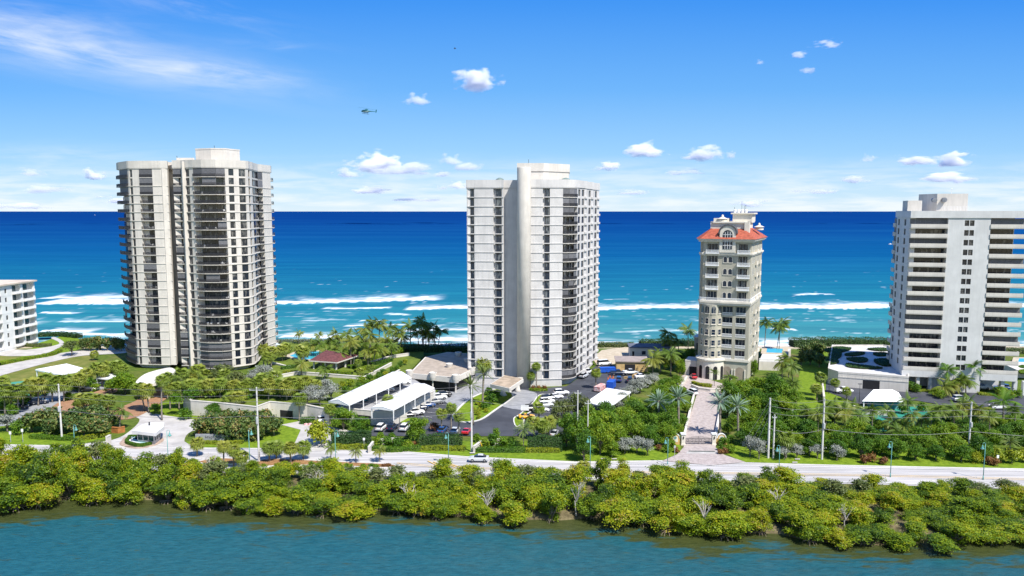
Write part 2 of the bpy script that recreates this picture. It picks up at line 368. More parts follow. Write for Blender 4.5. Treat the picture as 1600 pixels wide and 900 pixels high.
grid_obj('ocean', X, Y, Z, OCEAN, {'foam': foam})

# --- the lagoon: olive shallows over the flats, blue over the channel
def m_lagoon():
    m = bpy.data.materials.new('lagoon'); m.use_nodes = True; t = NT(m.node_tree); b = m.node_tree.nodes['Principled BSDF']
    g = t.n('ShaderNodeTexCoord').outputs['Object']
    dp = t.n('ShaderNodeAttribute', attribute_name='depth').outputs['Fac']
    st = t.noise(t.n('ShaderNodeMapping', i_Vector=g, i_Scale=(0.14, 0.46, 1), i_Rotation=(0, 0, R(-14))).outputs[0], 1.0, 7, 0.66, 0.8)
    fi = t.noise(t.n('ShaderNodeMapping', i_Vector=g, i_Scale=(0.5, 1.7, 1), i_Rotation=(0, 0, R(8))).outputs[0], 1.0, 6, 0.7, 0.3)
    f = t.mapr(t.m('ADD', dp, t.m('MULTIPLY', t.m('SUBTRACT', st, 0.5), 2.7)), 0.30, 0.70)
    dk = t.mix(t.mapr(fi, 0.3, 0.7), (0.036, 0.047, 0.014), (0.062, 0.074, 0.022))
    bl = t.mix(t.mapr(fi, 0.32, 0.68), (0.008, 0.074, 0.096), (0.018, 0.112, 0.136))
    te = t.mix(t.mapr(fi, 0.32, 0.68), (0.020, 0.070, 0.076), (0.034, 0.098, 0.104))
    rt = t.n('ShaderNodeAttribute', attribute_name='teal').outputs['Fac']
    bl = t.mix(t.m('MULTIPLY', rt, t.mapr(st, 0.75, 0.30)), bl, te)
    t.l(t.mix(f, dk, bl), b.inputs['Base Color'])
    b.inputs['Roughness'].default_value = 0.11; b.inputs['Specular IOR Level'].default_value = 0.26
    h = t.noise(t.n('ShaderNodeMapping', i_Vector=g, i_Scale=(1.5, 2.6, 1), i_Rotation=(0, 0, R(15))).outputs[0], 1.0, 6, 0.68)
    b1 = t.n('ShaderNodeBump', i_Strength=0.42, i_Distance=0.35, i_Height=h); t.l(b1.outputs[0], b.inputs['Normal'])
    return m
lx = np.linspace(-420, 420, 421); lyv = np.linspace(20, 165, 146)
X, Y = np.meshgrid(lx, lyv)
off = shore_y(X) - Y
edge = 3.5 + 6 * fbm(X / 22, X * 0 + 4) + np.interp(X, [-120, -70, -20, 30, 60, 110], [3, 1, 0, 0, -1.5, -1.5])
depth = np.clip(0.5 + (off - edge) / 11.0, 0, 1) * np.interp(X, [-90, -30, 20, 70, 110], [1, 0.95, 0.95, 0.95, 0.9])
teal = np.interp(X, [-60, -25, 10, 60], [0.15, 0.5, 0.7, 1.0])
grid_obj('lagoon', X, Y, np.full_like(X, -0.8), m_lagoon(), {'depth': depth, 'teal': teal})

# --- paving and lawns
def spline(p, n=5, closed=True):
    out = []; N = len(p)
    for i in range(N if closed else N - 1):
        g_ = lambda k: p[k % N] if closed else p[max(0, min(N - 1, k))]
        a, b, c, d = (np.array(g_(i + k)) for k in (-1, 0, 1, 2))
        for j in range(n):
            t = j / n; out.append(tuple(0.5 * (2 * b + (c - a) * t + (2 * a - 5 * b + 4 * c - d) * t * t + (3 * b - a - 3 * c + d) * t ** 3)))
    if not closed: out.append(tuple(p[-1]))
    return out
GRASS = mat('lawn', (0.18, 0.26, 0.02), 0.9, scale=0.9, spec=0.1, col2=(0.10, 0.165, 0.012))
DRYG = mat('dry lawn', (0.20, 0.19, 0.055), 0.9, scale=0.25, spec=0.1, col2=(0.11, 0.14, 0.025))
CONC = mat('pale concrete', (0.50, 0.475, 0.445), 0.85, scale=0.25, spec=0.2, col2=(0.38, 0.36, 0.335))
ROADM = mat('road', (0.52, 0.495, 0.475), 0.85, scale=0.8, spec=0.2, col2=(0.33, 0.32, 0.31), stretch=(0.05, 1.0, 1))
ASPH = mat('asphalt', (0.075, 0.08, 0.095), 0.8, scale=0.12, spec=0.25, col2=(0.045, 0.048, 0.058))
GREYP = mat('grey paving', (0.31, 0.315, 0.33), 0.8, scale=0.5, spec=0.2, col2=(0.24, 0.245, 0.26))
BROWN = mat('brown pavers', (0.36, 0.21, 0.12), 0.8, scale=0.9, spec=0.2, col2=(0.27, 0.145, 0.085))
PINKP = mat('pinkish pavers', (0.45, 0.39, 0.36), 0.8, scale=1.2, spec=0.2, col2=(0.33, 0.28, 0.26))
KERB = mat('kerb', (0.62, 0.60, 0.56), 0.8, 0.06)
YEL = mat('yellow paint', (0.72, 0.46, 0.08), 0.7, 0.1, 1.5)
WHITEP = mat('white paint', (0.78, 0.78, 0.76), 0.7, 0.08, 1.5)
MULCH = mat('mulch', (0.34, 0.20, 0.09), 0.95, scale=1.5, spec=0.1, col2=(0.22, 0.11, 0.05))
SAND = mat('sand', (0.52, 0.45, 0.34), 0.95, scale=0.5, spec=0.1, col2=(0.42, 0.35, 0.25))
_lay = [0]
def sheet(name, pxp, m, z=None, base=0.0, sm=0, kerb=0.0):
    _lay[0] += 1; z = base + 0.012 + 0.008 * _lay[0] if z is None else z
    pl = [G(*p, base) for p in pxp]
    if sm: pl = spline(pl, sm)
    a = sum(pl[i - 1][0] * pl[i][1] - pl[i][0] * pl[i - 1][1] for i in range(len(pl)))
    if a < 0: pl = pl[::-1]
    mb = MB(); mb.add([(x, y, z) for x, y in pl], [tuple(range(len(pl)))])
    o = struct(name, mb, m)
    if kerb:
        k = MB(); k.band(pl, -kerb, 0.0, base + 0.002, z + 0.13, closed=True); struct('kerb', k, KERB)
    return o
sheet('lawn', [(-150, 690), (-150, 655), (20, 652), (110, 668), (170, 684), (110, 697)], GRASS)
sheet('lawn', [(-200, 640), (-200, 560), (60, 545), (140, 556), (190, 590), (90, 606), (30, 625)], DRYG)
sheet('lawn', [(60, 536), (100, 524), (135, 532), (125, 545), (70, 560), (-100, 600), (-100, 575), (30, 560)], GRASS)
sheet('lawn', [(216, 645), (330, 600), (430, 600), (520, 640), (520, 700), (300, 700), (345, 664), (262, 650)], GRASS)
sheet('lawn', [(290, 690), (520, 690), (620, 686), (730, 690), (900, 690), (1035, 690), (1062, 690), (1064, 704), (1040, 720), (900, 722), (740, 716), (620, 705), (530, 702), (300, 700)], GRASS)
sheet('lawn', [(1118, 690), (1300, 700), (1720, 708), (1720, 736), (1300, 727), (1160, 722), (1124, 704)], GRASS)
sheet('lawn', [(1246, 600), (1255, 555), (1292, 548), (1300, 600), (1330, 645), (1245, 690)], GRASS)
road = [(-300, 690), (-100, 693), (110, 697), (300, 700), (530, 702), (620, 705), (730, 714), (900, 722), (1040, 720), (1300, 727), (1600, 733), (1900, 741)]
road2 = [(1900, 776), (1600, 765), (1350, 757), (1000, 752), (700, 746), (500, 742), (250, 737), (0, 727), (-300, 718)]
sheet('road', road + road2, ROADM)
k_ = MB(); k_.band([G(*p) for p in road], -0.02, 0.28, 0.0, 0.14); struct('kerb', k_, KERB)
sheet('entrance_drive', [(100, 699), (175, 688), (205, 672), (218, 655), (195, 648), (222, 644), (262, 650), (345, 664), (300, 674), (288, 690), (300, 703)], CONC, sm=4)
sheet('entrance_drive', [(455, 705), (470, 672), (440, 664), (470, 658), (560, 676), (540, 690), (500, 706)], CONC)
sheet('parking_lot', [(-40, 668), (20, 650), (30, 640), (55, 622), (100, 608), (160, 597), (190, 598), (180, 606), (120, 614), (98, 624), (85, 640), (60, 650), (20, 664)], GREYP, sm=4)
sheet('brown_drive', [(72, 650), (90, 630), (120, 622), (172, 606), (182, 613), (140, 630), (168, 640), (205, 630), (235, 612), (262, 598), (272, 612), (245, 634), (218, 650), (190, 656), (150, 648), (110, 655)], BROWN, sm=4)
sheet('beach_path', [(-60, 592), (0, 572), (60, 560), (95, 552), (140, 547), (195, 545), (195, 552), (130, 556), (80, 566), (20, 582), (-60, 604)], CONC, sm=3)
sheet('garden_path', [(0, 545), (40, 547), (86, 540), (92, 535), (80, 529), (86, 527), (100, 535), (92, 544), (60, 555), (0, 556)], CONC, sm=3)
sheet('parking_lot', [(575, 682), (590, 660), (650, 648), (690, 620), (700, 606), (740, 600), (840, 608), (885, 604), (918, 582), (935, 570), (990, 572), (1015, 590), (1000, 604), (968, 618), (950, 640), (900, 682)], ASPH)
sheet('parking_lot', [(1290, 612), (1292, 588), (1400, 594), (1420, 604), (1640, 622), (1640, 650), (1560, 648), (1430, 626), (1345, 632)], ASPH)
sheet('forecourt', [(690, 624), (700, 606), (730, 596), (800, 600), (770, 612), (732, 628), (712, 640)], GREYP)
sheet('forecourt', [(780, 633), (793, 620), (806, 611), (820, 610), (838, 615), (838, 622), (822, 635), (812, 641)], GREYP, sm=3)
sheet('planted_island', [(706, 654), (718, 636), (740, 620), (775, 608), (795, 611), (803, 618), (800, 624), (775, 642), (752, 657), (725, 661)], GRASS, sm=4, kerb=0.6)
sheet('grass_strip', [(806, 668), (802, 655), (812, 648), (832, 630), (842, 618), (860, 617), (852, 624), (836, 640), (822, 650), (818, 662)], GRASS, sm=3, kerb=0.3)
sheet('grass_strip', [(622, 660), (640, 645), (684, 614), (692, 618), (664, 640), (645, 655), (632, 662)], GRASS)
sheet('gated_drive', [(1068, 700), (1075, 660), (1088, 620), (1066, 602), (1060, 590), (1085, 580), (1096, 590), (1128, 600), (1135, 612), (1128, 640), (1118, 700), (1132, 712), (1165, 723), (1110, 728), (1035, 721), (1058, 711)], PINKP)
sheet('threshold', [(1074, 706), (1120, 706), (1122, 710), (1072, 710)], CONC)
sheet('beach_sand', [(925, 560), (940, 548), (985, 542), (1000, 552), (980, 566), (935, 574)], SAND)
sheet('shell_path', [(640, 600), (700, 575), (745, 560), (745, 590), (700, 606)], CONC)
sheet('mulch_bed', [(395, 724), (430, 718), (520, 722), (605, 726), (620, 730), (600, 733), (520, 730), (440, 729), (395, 733)], MULCH, sm=3, kerb=0.35)
sheet('mulch_bed', [(310, 722), (340, 717), (380, 719), (385, 726), (350, 728), (315, 726)], MULCH, sm=3, kerb=0.35)
sheet('court', [(1330, 640), (1440, 636), (1475, 668), (1370, 676)], mat('green court', (0.03, 0.24, 0.17), 0.8, 0.12, 0.2))
sheet('court', [(-20, 612), (0, 600), (40, 596), (62, 600), (50, 618), (-20, 640)], mat('blue court', (0.06, 0.26, 0.28), 0.8, 0.2, 0.1, col2=(0.05, 0.26, 0.11)))
# road paint
def stripe(pts, wd, m, z):
    mb = MB(); pl = [G(*p) for p in pts]; a, b = offs(pl, wd / 2), offs(pl, -wd / 2); n = len(pl)
    mb.add([(*q, z) for q in a] + [(*q, z) for q in b], [(i, i + 1, n + i + 1, n + i) for i in range(n - 1)]); struct('road_marking', mb, m)
zc = 0.012 + 0.008 * (_lay[0] + 2)
stripe([(620, 724), (700, 731), (1000, 738), (1350, 743), (1600, 749), (1850, 756)], 0.14, YEL, zc)
stripe([(620, 726), (700, 733), (1000, 740), (1350, 745), (1600, 751), (1850, 758)], 0.14, YEL, zc)
stripe([(-100, 705), (60, 709), (250, 718), (305, 722)], 0.14, YEL, zc)
stripe([(620, 709), (735, 718), (900, 725), (1300, 731), (1600, 737)], 0.12, WHITEP, zc)
stripe([(690, 744), (1000, 750), (1350, 755), (1600, 763)], 0.12, WHITEP, zc)
for i in range(5): stripe([(668 + i * 9, 721.5 + i * 1.2), (684 + i * 9, 729 + i * .6)], 0.25, YEL, zc + 0.004)
for i in range(7): stripe([(640 + i * 9, 664 - i * 6.3), (657 + i * 9, 666 - i * 6.3)], 0.12, WHITEP, zc)
for i in range(6): stripe([(818 + i * 10, 658 - i * 6.5), (846 + i * 10, 660 - i * 6.5)], 0.12, WHITEP, zc)
sheet('drain_grate', [(1076, 705.6), (1117, 706.4), (1117, 707.6), (1076, 706.8)], mat('grate', (0.10, 0.12, 0.11), 0.7))
# roadside swale covers
for p in ((738, 709), (943, 718), (960, 718.5), (1246, 719), (1242, 724)):
    sheet('slab', [(p[0] - 4, p[1] - .8), (p[0] + 4, p[1] - .8), (p[0] + 4, p[1] + .8), (p[0] - 4, p[1] + .8)], CONC)
# ---------------------------------------------------------------- buildings
STUC = mat('white stucco', (0.63, 0.59, 0.53), 0.85, 0.05, 0.25, 0.2, streak=.38)
STUCG = mat('grey white stucco', (0.60, 0.58, 0.56), 0.85, 0.05, 0.25, 0.2, streak=.32)
WARM = mat('warm stucco', (0.64, 0.60, 0.54), 0.85, 0.05, 0.25, 0.2)
INNER = mat('balcony back wall', (0.40, 0.36, 0.31), 0.85, 0.08, 0.5, 0.2)
CORE = mat('inner core', (0.16, 0.15, 0.145), 0.9, 0.1, 0.5, 0.1)
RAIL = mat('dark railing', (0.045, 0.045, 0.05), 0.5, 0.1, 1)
FRAME = mat('bronze frame', (0.06, 0.055, 0.05), 0.5, 0.1, 1)
SHUT = mat('grey shutter', (0.155, 0.155, 0.165), 0.6, 0.15, 1.2, objrand=0.25, stretch=(1.0, 1.0, 8))
WHITEM = mat('white metal', (0.80, 0.80, 0.79), 0.45, 0.04, 0.5)
ROOFW = mat('white roof membrane', (0.66, 0.65, 0.63), 0.9, 0.08, 0.2)
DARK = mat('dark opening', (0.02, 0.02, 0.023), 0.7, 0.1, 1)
GL1 = glass('bronze glass', (0.012, 0.018, 0.030), (0.19, 0.185, 0.175))
GL2 = glass('blue glass', (0.010, 0.022, 0.045), (0.17, 0.19, 0.20))
GLT = glass('green glass', (0.02, 0.06, 0.065), (0.10, 0.16, 0.16))

FURN = []
def frame(A, B):
    L = math.hypot(B[0] - A[0], B[1] - A[1]); t = ((B[0] - A[0]) / L, (B[1] - A[1]) / L)
    return (A, t, (t[1], -t[0])), L
class Bld:
    def __init__(s, name, look, where, loc, cat='apartment tower', group=None, px=None):
        s.root = thing(name, look, where, cat, loc, px=px, group=group); s.loc = loc; s.fur = 'in ' + where if not where.startswith(('on', 'in', 'at')) else where; s.wall = MB(); s.inst = {}; s.cache = {}
    def mesh(s, key, fn, mats):
        if key not in s.cache:
            mb = MB(); fn(mb); s.cache[key] = (mb, mb.data(key[0], mats), mats)
        return s.cache[key]
    def put(s, name, key, fn, mats, F, u, z, area):
        (A, t, n) = F; x, y = A[0] + t[0] * u, A[1] + t[1] * u
        mb, me, mats = s.mesh((name,) + key, fn, mats)
        vd = Vector((-x, -y, CZ - z)); d = vd.length; c = max(0.03, (vd.normalized().dot(Vector((n[0], n[1], 0)))))
        s.inst.setdefault(name, []).append((area * c / d ** 2, mb, me, mats, (x - s.loc[0], y - s.loc[1], z - s.loc[2]), math.atan2(t[1], t[0])))
    def finish(s, wallmat, limit=100):
        s.wall.build('wall', wallmat, s.root)
        for name, li in s.inst.items():
            li.sort(key=lambda q: -q[0])
            for q in li[:limit]: obj(name, q[2], s.root, q[4], q[5])
            if len(li) > limit:
                mb = MB(); ms = []
                for q in li[limit:]:
                    M = Matrix.Translation(q[4]) @ Matrix.Rotation(q[5], 4, 'Z')
                    for mm in q[3]:
                        if mm not in ms: ms.append(mm)
                    rm = [ms.index(mm) for mm in q[3]]; o0 = len(mb.v)
                    mb.v += [tuple(M @ Vector(v)) for v in q[1].v]; mb.f += [tuple(i + o0 for i in f) for f in q[1].f]; mb.mi += [rm[i] for i in q[1].mi]
                o = obj(name, mb.data(name, ms), s.root); o['kind'] = 'stuff'
def rail_fn(L, out, h=1.05, step=0.12, solid=False, sides=True):
    def f(mb):
        mb.cur = 1
        if solid:
            mb.cur = 0; mb.box(0, -out - .05, 0, L, -out + .1, h)
            if sides: mb.box(0, -out + .102, 0, .14, -.05, h); mb.box(L - .14, -out + .102, 0, L, -.05, h)
            return
        def run(x0, y0, x1, y1):
            n = max(2, int(math.hypot(x1 - x0, y1 - y0) / step))
            for i in range(n + 1):
                x = x0 + (x1 - x0) * i / n; y = y0 + (y1 - y0) * i / n; mb.box(x - .028, y - .028, .06, x + .028, y + .028, h - .06)
            for z0, z1 in ((h - .06, h), (.06, .12)): mb.box(min(x0, x1) - .03, min(y0, y1) - .03, z0, max(x0, x1) + .03, max(y0, y1) + .03, z1)
        run(.05, -out + .06, L - .05, -out + .06)
        if out > .5 and sides: run(.05, -out + .15, .05, 0); run(L - .05, -out + .15, L - .05, 0)
    return f
def win_fn(w, h, nx=2, nz=1, fr=.06, dep=.0):
    def f(mb):
        mb.cur = 0; mb.box(fr, dep + .05, fr, w - fr, dep + .09, h - fr); mb.cur = 1
        mb.box(0, dep, 0, fr, dep + .14, h); mb.box(w - fr, dep, 0, w, dep + .14, h); mb.box(fr, dep, 0, w - fr, dep + .14, fr); mb.box(fr, dep, h - fr, w - fr, dep + .14, h)
        for i in range(1, nx): x = w * i / nx; mb.box(x - .03, dep + .01, fr, x + .03, dep + .13, h - fr)
        for i in range(1, nz): z = h * i / nz; mb.box(fr, dep + .012, z - .03, w - fr, dep + .128, z + .03)
    return f
def shut_fn(w, h):
    def f(mb):
        n = max(1, round(w / 1.6))
        for i in range(n): mb.box(w * i / n + .02, 0, 0, w * (i + 1) / n - .02, .08, h)
        mb.box(0, -.03, h * .36, w, -.004, h * .36 + .06)
    return f
def bay(b, F, L, kind, floors, fh, o):
    """one column of a facade, on every floor"""
    dp = o.get('depth', 1.8); W_ = b.wall; z0, z1 = floors[0], floors[-1] + fh
    rnd = random.Random(round(F[0][0] * 31 + F[0][1] * 17))
    if kind == 'P': W_.fbox(F, 0, L, -dp, o.get('d', 0.0), o.get('z0', z0), z1); return
    if kind == 'N': return
    gl = o.get('glass', GL1)
    for k, z in enumerate(floors):
        if kind == 'W':
            s0, s1 = o.get('sill', .25), o.get('head', fh - .3); m = o.get('m', 0.0)
            if s0 > .02: W_.fbox(F, 0, L, -dp, o.get('sd', -.02), z, z + s0)
            if s1 < fh - .01: W_.fbox(F, 0, L, -dp, o.get('sd', -.02), z + s1, z + fh)
            h = s1 - s0; nx = o.get('nx', 2)
            b.put('window', (round(L, 2), round(h, 2), nx, gl.name), win_fn(L, h, nx, o.get('nz', 1), .07, .22), [gl, o.get('frame', FRAME)], F, 0, z + s0, L * h)
        elif kind == 'B':
            out = o.get('out', 0.25); st = o.get('slab', .18); solid = o.get('solid', False); rh = o.get('rh', 1.05)
            def bf(mb, L=L, out=out):
                mb.cur = 0; mb.box(-.0, -out, -st, L, 1.7, 0.0); rail_fn(L, out - (.0 if solid else .02), rh, o.get('step', .12), solid, o.get('sides', True))(mb)
            b.put('balcony', (round(L, 2), round(out, 2), solid, F[0]), bf, [o.get('slabm', STUC), o.get('railm', RAIL)], F, 0, z, L * 1.2)
            if rnd.random() < o.get('shut', .2) or k in o.get('shutk', ()):
                b.put('shutter', (round(L, 2),), shut_fn(L - .04, fh - st - .02), [SHUT], F, .02, z + .01, L * fh); continue
            if L > 2.5 and not solid and rnd.random() < .38:
                for q_ in range(rnd.choice((1, 2, 2, 3))): u_ = rnd.uniform(.5, L - .5); FURN.append((b.root['category'], b.fur, F[0][0] + F[1][0] * u_ - F[2][0] * .55, F[0][1] + F[1][1] * u_ - F[2][1] * .55, z + .0, rnd.uniform(0, 6.28)))
            gw = o.get('gw', (0.06, 0.94)); n = max(2, round(L * (gw[1] - gw[0]) / 1.4)); h = fh - st - .35
            b.put('glass_door', (round(L, 2), round(h, 2), gl.name), win_fn(L * (gw[1] - gw[0]), h, n, 1, .07, 1.42), [gl, o.get('frame', FRAME)], F, L * gw[0], z + .02, L * h * .8)
def poly_from(segs, zref):
    """segs: (px, d) corners in photo terms at the height zref -> plan points"""
    return [(xat(p, d, zref), d) for p, d in segs]
def facade(b, corners, kinds, floors, fh, zref):
    pl = poly_from(corners, zref)
    for i, kd in enumerate(kinds):
        if kd is None: continue
        k, o = kd if isinstance(kd, tuple) else (kd, {})
        F, L = frame(pl[i], pl[i + 1]); bay(b, F, L, k, floors, fh, o)
    return pl

# --- left tower: two lobes, dark balconies, white slab edges
zf = [1.6 + 3.06 * i for i in range(23)]
T1 = Bld('apartment_tower', 'tall white tower with dark curved balconies and two lobes', 'on the left', (-117, 272, 0), px=310)
B = lambda **k: ('B', dict(dict(gw=(.05, .62)), **k)); Wn = lambda **k: ('W', k); P = 'P'
c1 = [(187, 276), (190, 271), (203, 264.5), (205.5, 264), (210, 263.7), (220.5, 263.2), (241, 262.8), (254, 262.8), (264.5, 263.2), (265.5, 269.5), (276, 269.5)]
DKB = mat('dark balcony edge', (.10, .10, .105), .7, .1, .6)  # shade of the left-facing balconies, put into their slab colour
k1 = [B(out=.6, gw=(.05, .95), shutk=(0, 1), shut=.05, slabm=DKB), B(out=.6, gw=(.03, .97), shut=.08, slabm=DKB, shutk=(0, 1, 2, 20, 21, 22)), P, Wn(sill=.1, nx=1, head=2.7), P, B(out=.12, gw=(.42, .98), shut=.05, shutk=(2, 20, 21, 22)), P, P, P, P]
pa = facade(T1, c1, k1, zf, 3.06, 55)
c2 = [(276, 269.3), (273.4, 261.6), (286, 261.4), (291, 260.8), (293.5, 260.2), (298.5, 259.6), (304.5, 258.6), (318, 257.2), (340, 257.2), (354, 258.6), (359.5, 259.4), (367.5, 260.5), (375.5, 261.8), (386, 263.6), (390, 265), (392.5, 268), (396, 270.5), (398, 275), (402, 279), (404.5, 282), (412, 285), (424.5, 291), (425.5, 297)]
k2 = [P, B(out=.15, shut=.1, shutk=(22, 1, 2, 3)), P, ('P', dict(d=-.5)), Wn(sill=.1, nx=1, head=2.7), P, B(out=.45, gw=(.35, .95), sides=False, shutk=(0, 1, 2, 22), shut=.08), B(out=.45, gw=(.02, .9), sides=False, shutk=(0, 1, 2, 22, 21), shut=.08), B(out=.45, gw=(.05, .8), sides=False, shutk=(0, 1, 2, 22), shut=.08), P,
      Wn(sill=.5, nx=2, head=2.75), P, Wn(sill=.3, nx=2, head=2.75, glass=GL1), P, Wn(sill=.3, nx=1), P, Wn(sill=.3, nx=1), Wn(sill=.3, nx=1), Wn(sill=.3, nx=1), B(out=.05, gw=(.2, .6), shut=.05, shutk=(22,)), P, B(out=.8, gw=(.1, .9), shut=.1)]
pb = facade(T1, c2, k2, zf, 3.06, 55)
full = pa[:-1] + pb[1:]
w_ = T1.wall
for z in zf[:-1] + [72.0]:                                   # thin white slab edges wrap the building
    w_.band(pa[1:], -.6, .16, z - .10, z + .10); w_.band(pb[1:-1], -.6, .16, z - .10, z + .10)
w_.band(pa, -.6, .22, 72.15, 74.7); w_.band(pb, -.6, .22, 72.16, 74.75)
back = [(-106, 312), (-122, 318), (-141, 300)]
roof = offs(full, -.5)
w_.prism(roof + back, 71.95, 73.4)
core = offs([pa[0], pa[2], pa[5], (pa[8][0] - 1, pa[8][1]), (pa[9][0], pa[9][1] + 1), (pa[10][0], pa[10][1] + 1), pb[1], pb[4], pb[6], pb[9], pb[13], pb[19], pb[22]], -1.75)
T1.wall.prism(core + back, 0, 71.9)
Fp, Lp = frame(pb[3], pb[4]); w_.fbox(Fp, Lp * .3, Lp * .62, -.3, 1.1, 1.6, 74.3)       # the tall fin
ph = [(xat(306, 270, 75), 270), (xat(330, 268, 75), 268), (xat(353, 268.5, 75), 268.5), (xat(375, 275, 75), 275), (xat(374, 284, 75), 284), (xat(308, 284, 75), 284)]
pt = MB(); pt.prism(ph, 73.3, 79.4); pt.prism(offs(ph, .12, True) if False else [(x, y) for x, y in offs(ph, .10, True)], 79.1, 79.55); pt.build('penthouse', STUC, T1.root)
pt = MB(); pt.prism([(xat(276, 268, 74), 268), (xat(304, 268, 74), 268), (xat(304, 278, 74), 278), (xat(276, 278, 74), 278)], 73.3, 76.1); pt.build('penthouse', STUC, T1.root)
for px, h in ((335, 1.4), (276, 1.2)): pt = MB(); pt.tube([(xat(px, 272, 79), 272, 75.9 if px < 300 else 79.4), (xat(px, 272, 79), 272, (75.9 if px < 300 else 79.4) + h)], .08); pt.build('antenna', RAIL, T1.root)
# drop-off canopy, flared like a shell
cn = MB(); top = [G(212, 598, 5.2), G(224, 602, 5.2), G(262, 594, 5.2), G(275, 582, 5.2), G(268, 575, 5.2), G(252, 577, 5.2), G(226, 585, 5.2)]
cn.prism(spline(top, 4), 4.5, 5.3); cn.build('canopy', WARM, T1.root)
for q in ((226, 600), (252, 596)):
    cs = MB(); x, y = G(*q, 5.2); cs.box(x - .35, y + 1.5, 0, x + .35, y + 2.2, 4.55); cs.build('canopy_support', WARM, T1.root)
T1.finish(STUC)

# --- centre tower: ribbed panels either side of a round stair shaft
zf = [2.5 + 2.95 * i for i in range(21)]
T2 = Bld('apartment_tower', 'tall white tower with a round central shaft and ribbed wall panels', 'in the middle', (8, 252, 0), px=830)
TW = dict(sill=.12, head=2.7, nx=2, glass=GL2, sd=-.3)
c1 = [(730, 250), (729.6, 239.6), (731.3, 239.5), (741, 239.2), (742.5, 239.1), (771, 238.4), (775.3, 238.3), (784, 238.1), (786, 238.0), (786.2, 240.0), (810, 239.6)]
k1 = [P, P, Wn(**TW), P, P, ('P', dict(d=-.9)), Wn(**TW), P, None, P]
pa = facade(T2, c1, k1, zf, 2.95, 50)
c2 = [(827, 237.0), (827.6, 235.6), (848, 235.8), (852.5, 235.9), (859, 236.0), (879.5, 236.6), (889, 237.2), (897, 238.4), (901.5, 240.6)]
k2 = [P, P, ('P', dict(d=-.9)), Wn(**TW), P, B(out=.25, gw=(.1, .5), sides=False, shut=.25, shutk=(0, 20, 19)), B(out=.25, gw=(.2, .6), sides=False, shut=.25, shutk=(0, 20, 19)), B(out=.25, gw=(.2, .5), sides=False, shut=.25, shutk=(0, 20, 19))]
pb = facade(T2, c2, k2, zf, 2.95, 50)
x0, y0 = pb[-1]; side = [(x0, y0)]; sk = []
WS = dict(sill=.45, head=2.6, nx=1, glass=GL1, sd=0.0)
for m_ in range(3):
    ex, ey = (xat(932, 271, 50) - x0) / 3, (271 - y0) / 3
    bx, by = side[-1]; dxv, dyv = ex + 0.75, ey - 0.9
    for f_, k_ in ((.08, P), (.32, Wn(**WS)), (.46, P), (.72, Wn(**WS)), (1.0, P)): side.append((bx + dxv * f_, by + dyv * f_)); sk.append(k_)
    side.append((bx + ex, by + ey)); sk.append(P)
for i, kd in enumerate(sk):
    k, o = kd if isinstance(kd, tuple) else (kd, {}); F, L = frame(side[i], side[i + 1]); bay(T2, F, L, k, zf, 2.95, dict(o, depth=.9))
F, L = frame(side[-1], (side[-1][0] + .6, side[-1][1] + 6))
bay(T2, F, 5, 'B', zf, 2.95, dict(out=.4, gw=(.1, .9), shut=.1))
w_ = T2.wall
for z in zf + [64.45]:
    w_.band(pa[1:-1] if z < 64 else pa[1:], -.5, .16, z - .12, z + .12); w_.band(pb[1:], -.5, .16, z - .12, z + .12)
for z in zf:                                                  # pale spandrels step out along the flank
    for m_ in range(3): F, L = frame(side[m_ * 6], side[m_ * 6 + 5]); w_.fbox(F, L * .74, L * 1.02, -.2, .40, z - .25, z + .42)
w_.band(pa, -.7, .22, 64.58, 67.0); w_.band(pb + side[1:], -.7, .22, 64.6, 67.05)
back = [(side[-1][0], side[-1][1] + 8), (8, 286), (xat(731, 274, 50), 274)]
w_.prism(offs(pa[1:] + pb[:1] + pb[1:] + side[5::6], -.9) + back, 64.0, 65.8)
w_.prism(offs([pa[1], pa[5], pa[-1], pb[1], pb[4], pb[7], pb[8], side[5], side[11], side[17]], -1.75) + back, 0, 64.0)
w_.band(pa[1:], -1.2, -.05, 0, 2.4); w_.band(pb[:6], -1.2, -.05, 0, 2.4)
sxp = xat(818.6, 236, 55); rS = xat(829.3, 236, 55) - sxp
st = MB(); st.lathe([(rS, 0), (rS, 70.6), (rS * .97, 70.75), (0.01, 70.8)], sxp, 234.6 + .0, 28); st.build('stair_shaft', STUC, T2.root, smooth=False)
for p_ in T2.root.children[-1].data.polygons: p_.use_smooth = abs(p_.normal.z) < .5
w_.box(sxp - rS * .93, 234.6, 0, sxp + rS * .70, 239.5, 70.5)
pt = MB(); ph = [(xat(809, 243, 68), 243), (xat(849, 243, 68), 243), (xat(889, 250, 68), 250), (xat(889, 262, 68), 262), (xat(812, 262, 68), 262)]
pt.prism(ph, 65.7, 70.0); pt.prism(offs(ph, .25, True), 70.0, 72.6); pt.build('penthouse', STUC, T2.root)
pt = MB()
for px, d, r in ((781, 246, 1.5), (884, 246, 1.7)):
    x = xat(px, d, 66); pt.lathe([(r, 65.6), (r, 66.8), (r * .8, 67.6), (r * .3, 68.0), (.02, 68.05)], x, d, 14)
pt.build('roof_vent', mat('dull green metal', (0.18, 0.24, 0.22), 0.5), T2.root)
pt = MB(); pt.tube([(xat(826, 246, 72), 246, 72.5), (xat(826, 246, 72), 246, 74)], .07); pt.build('antenna', RAIL, T2.root)
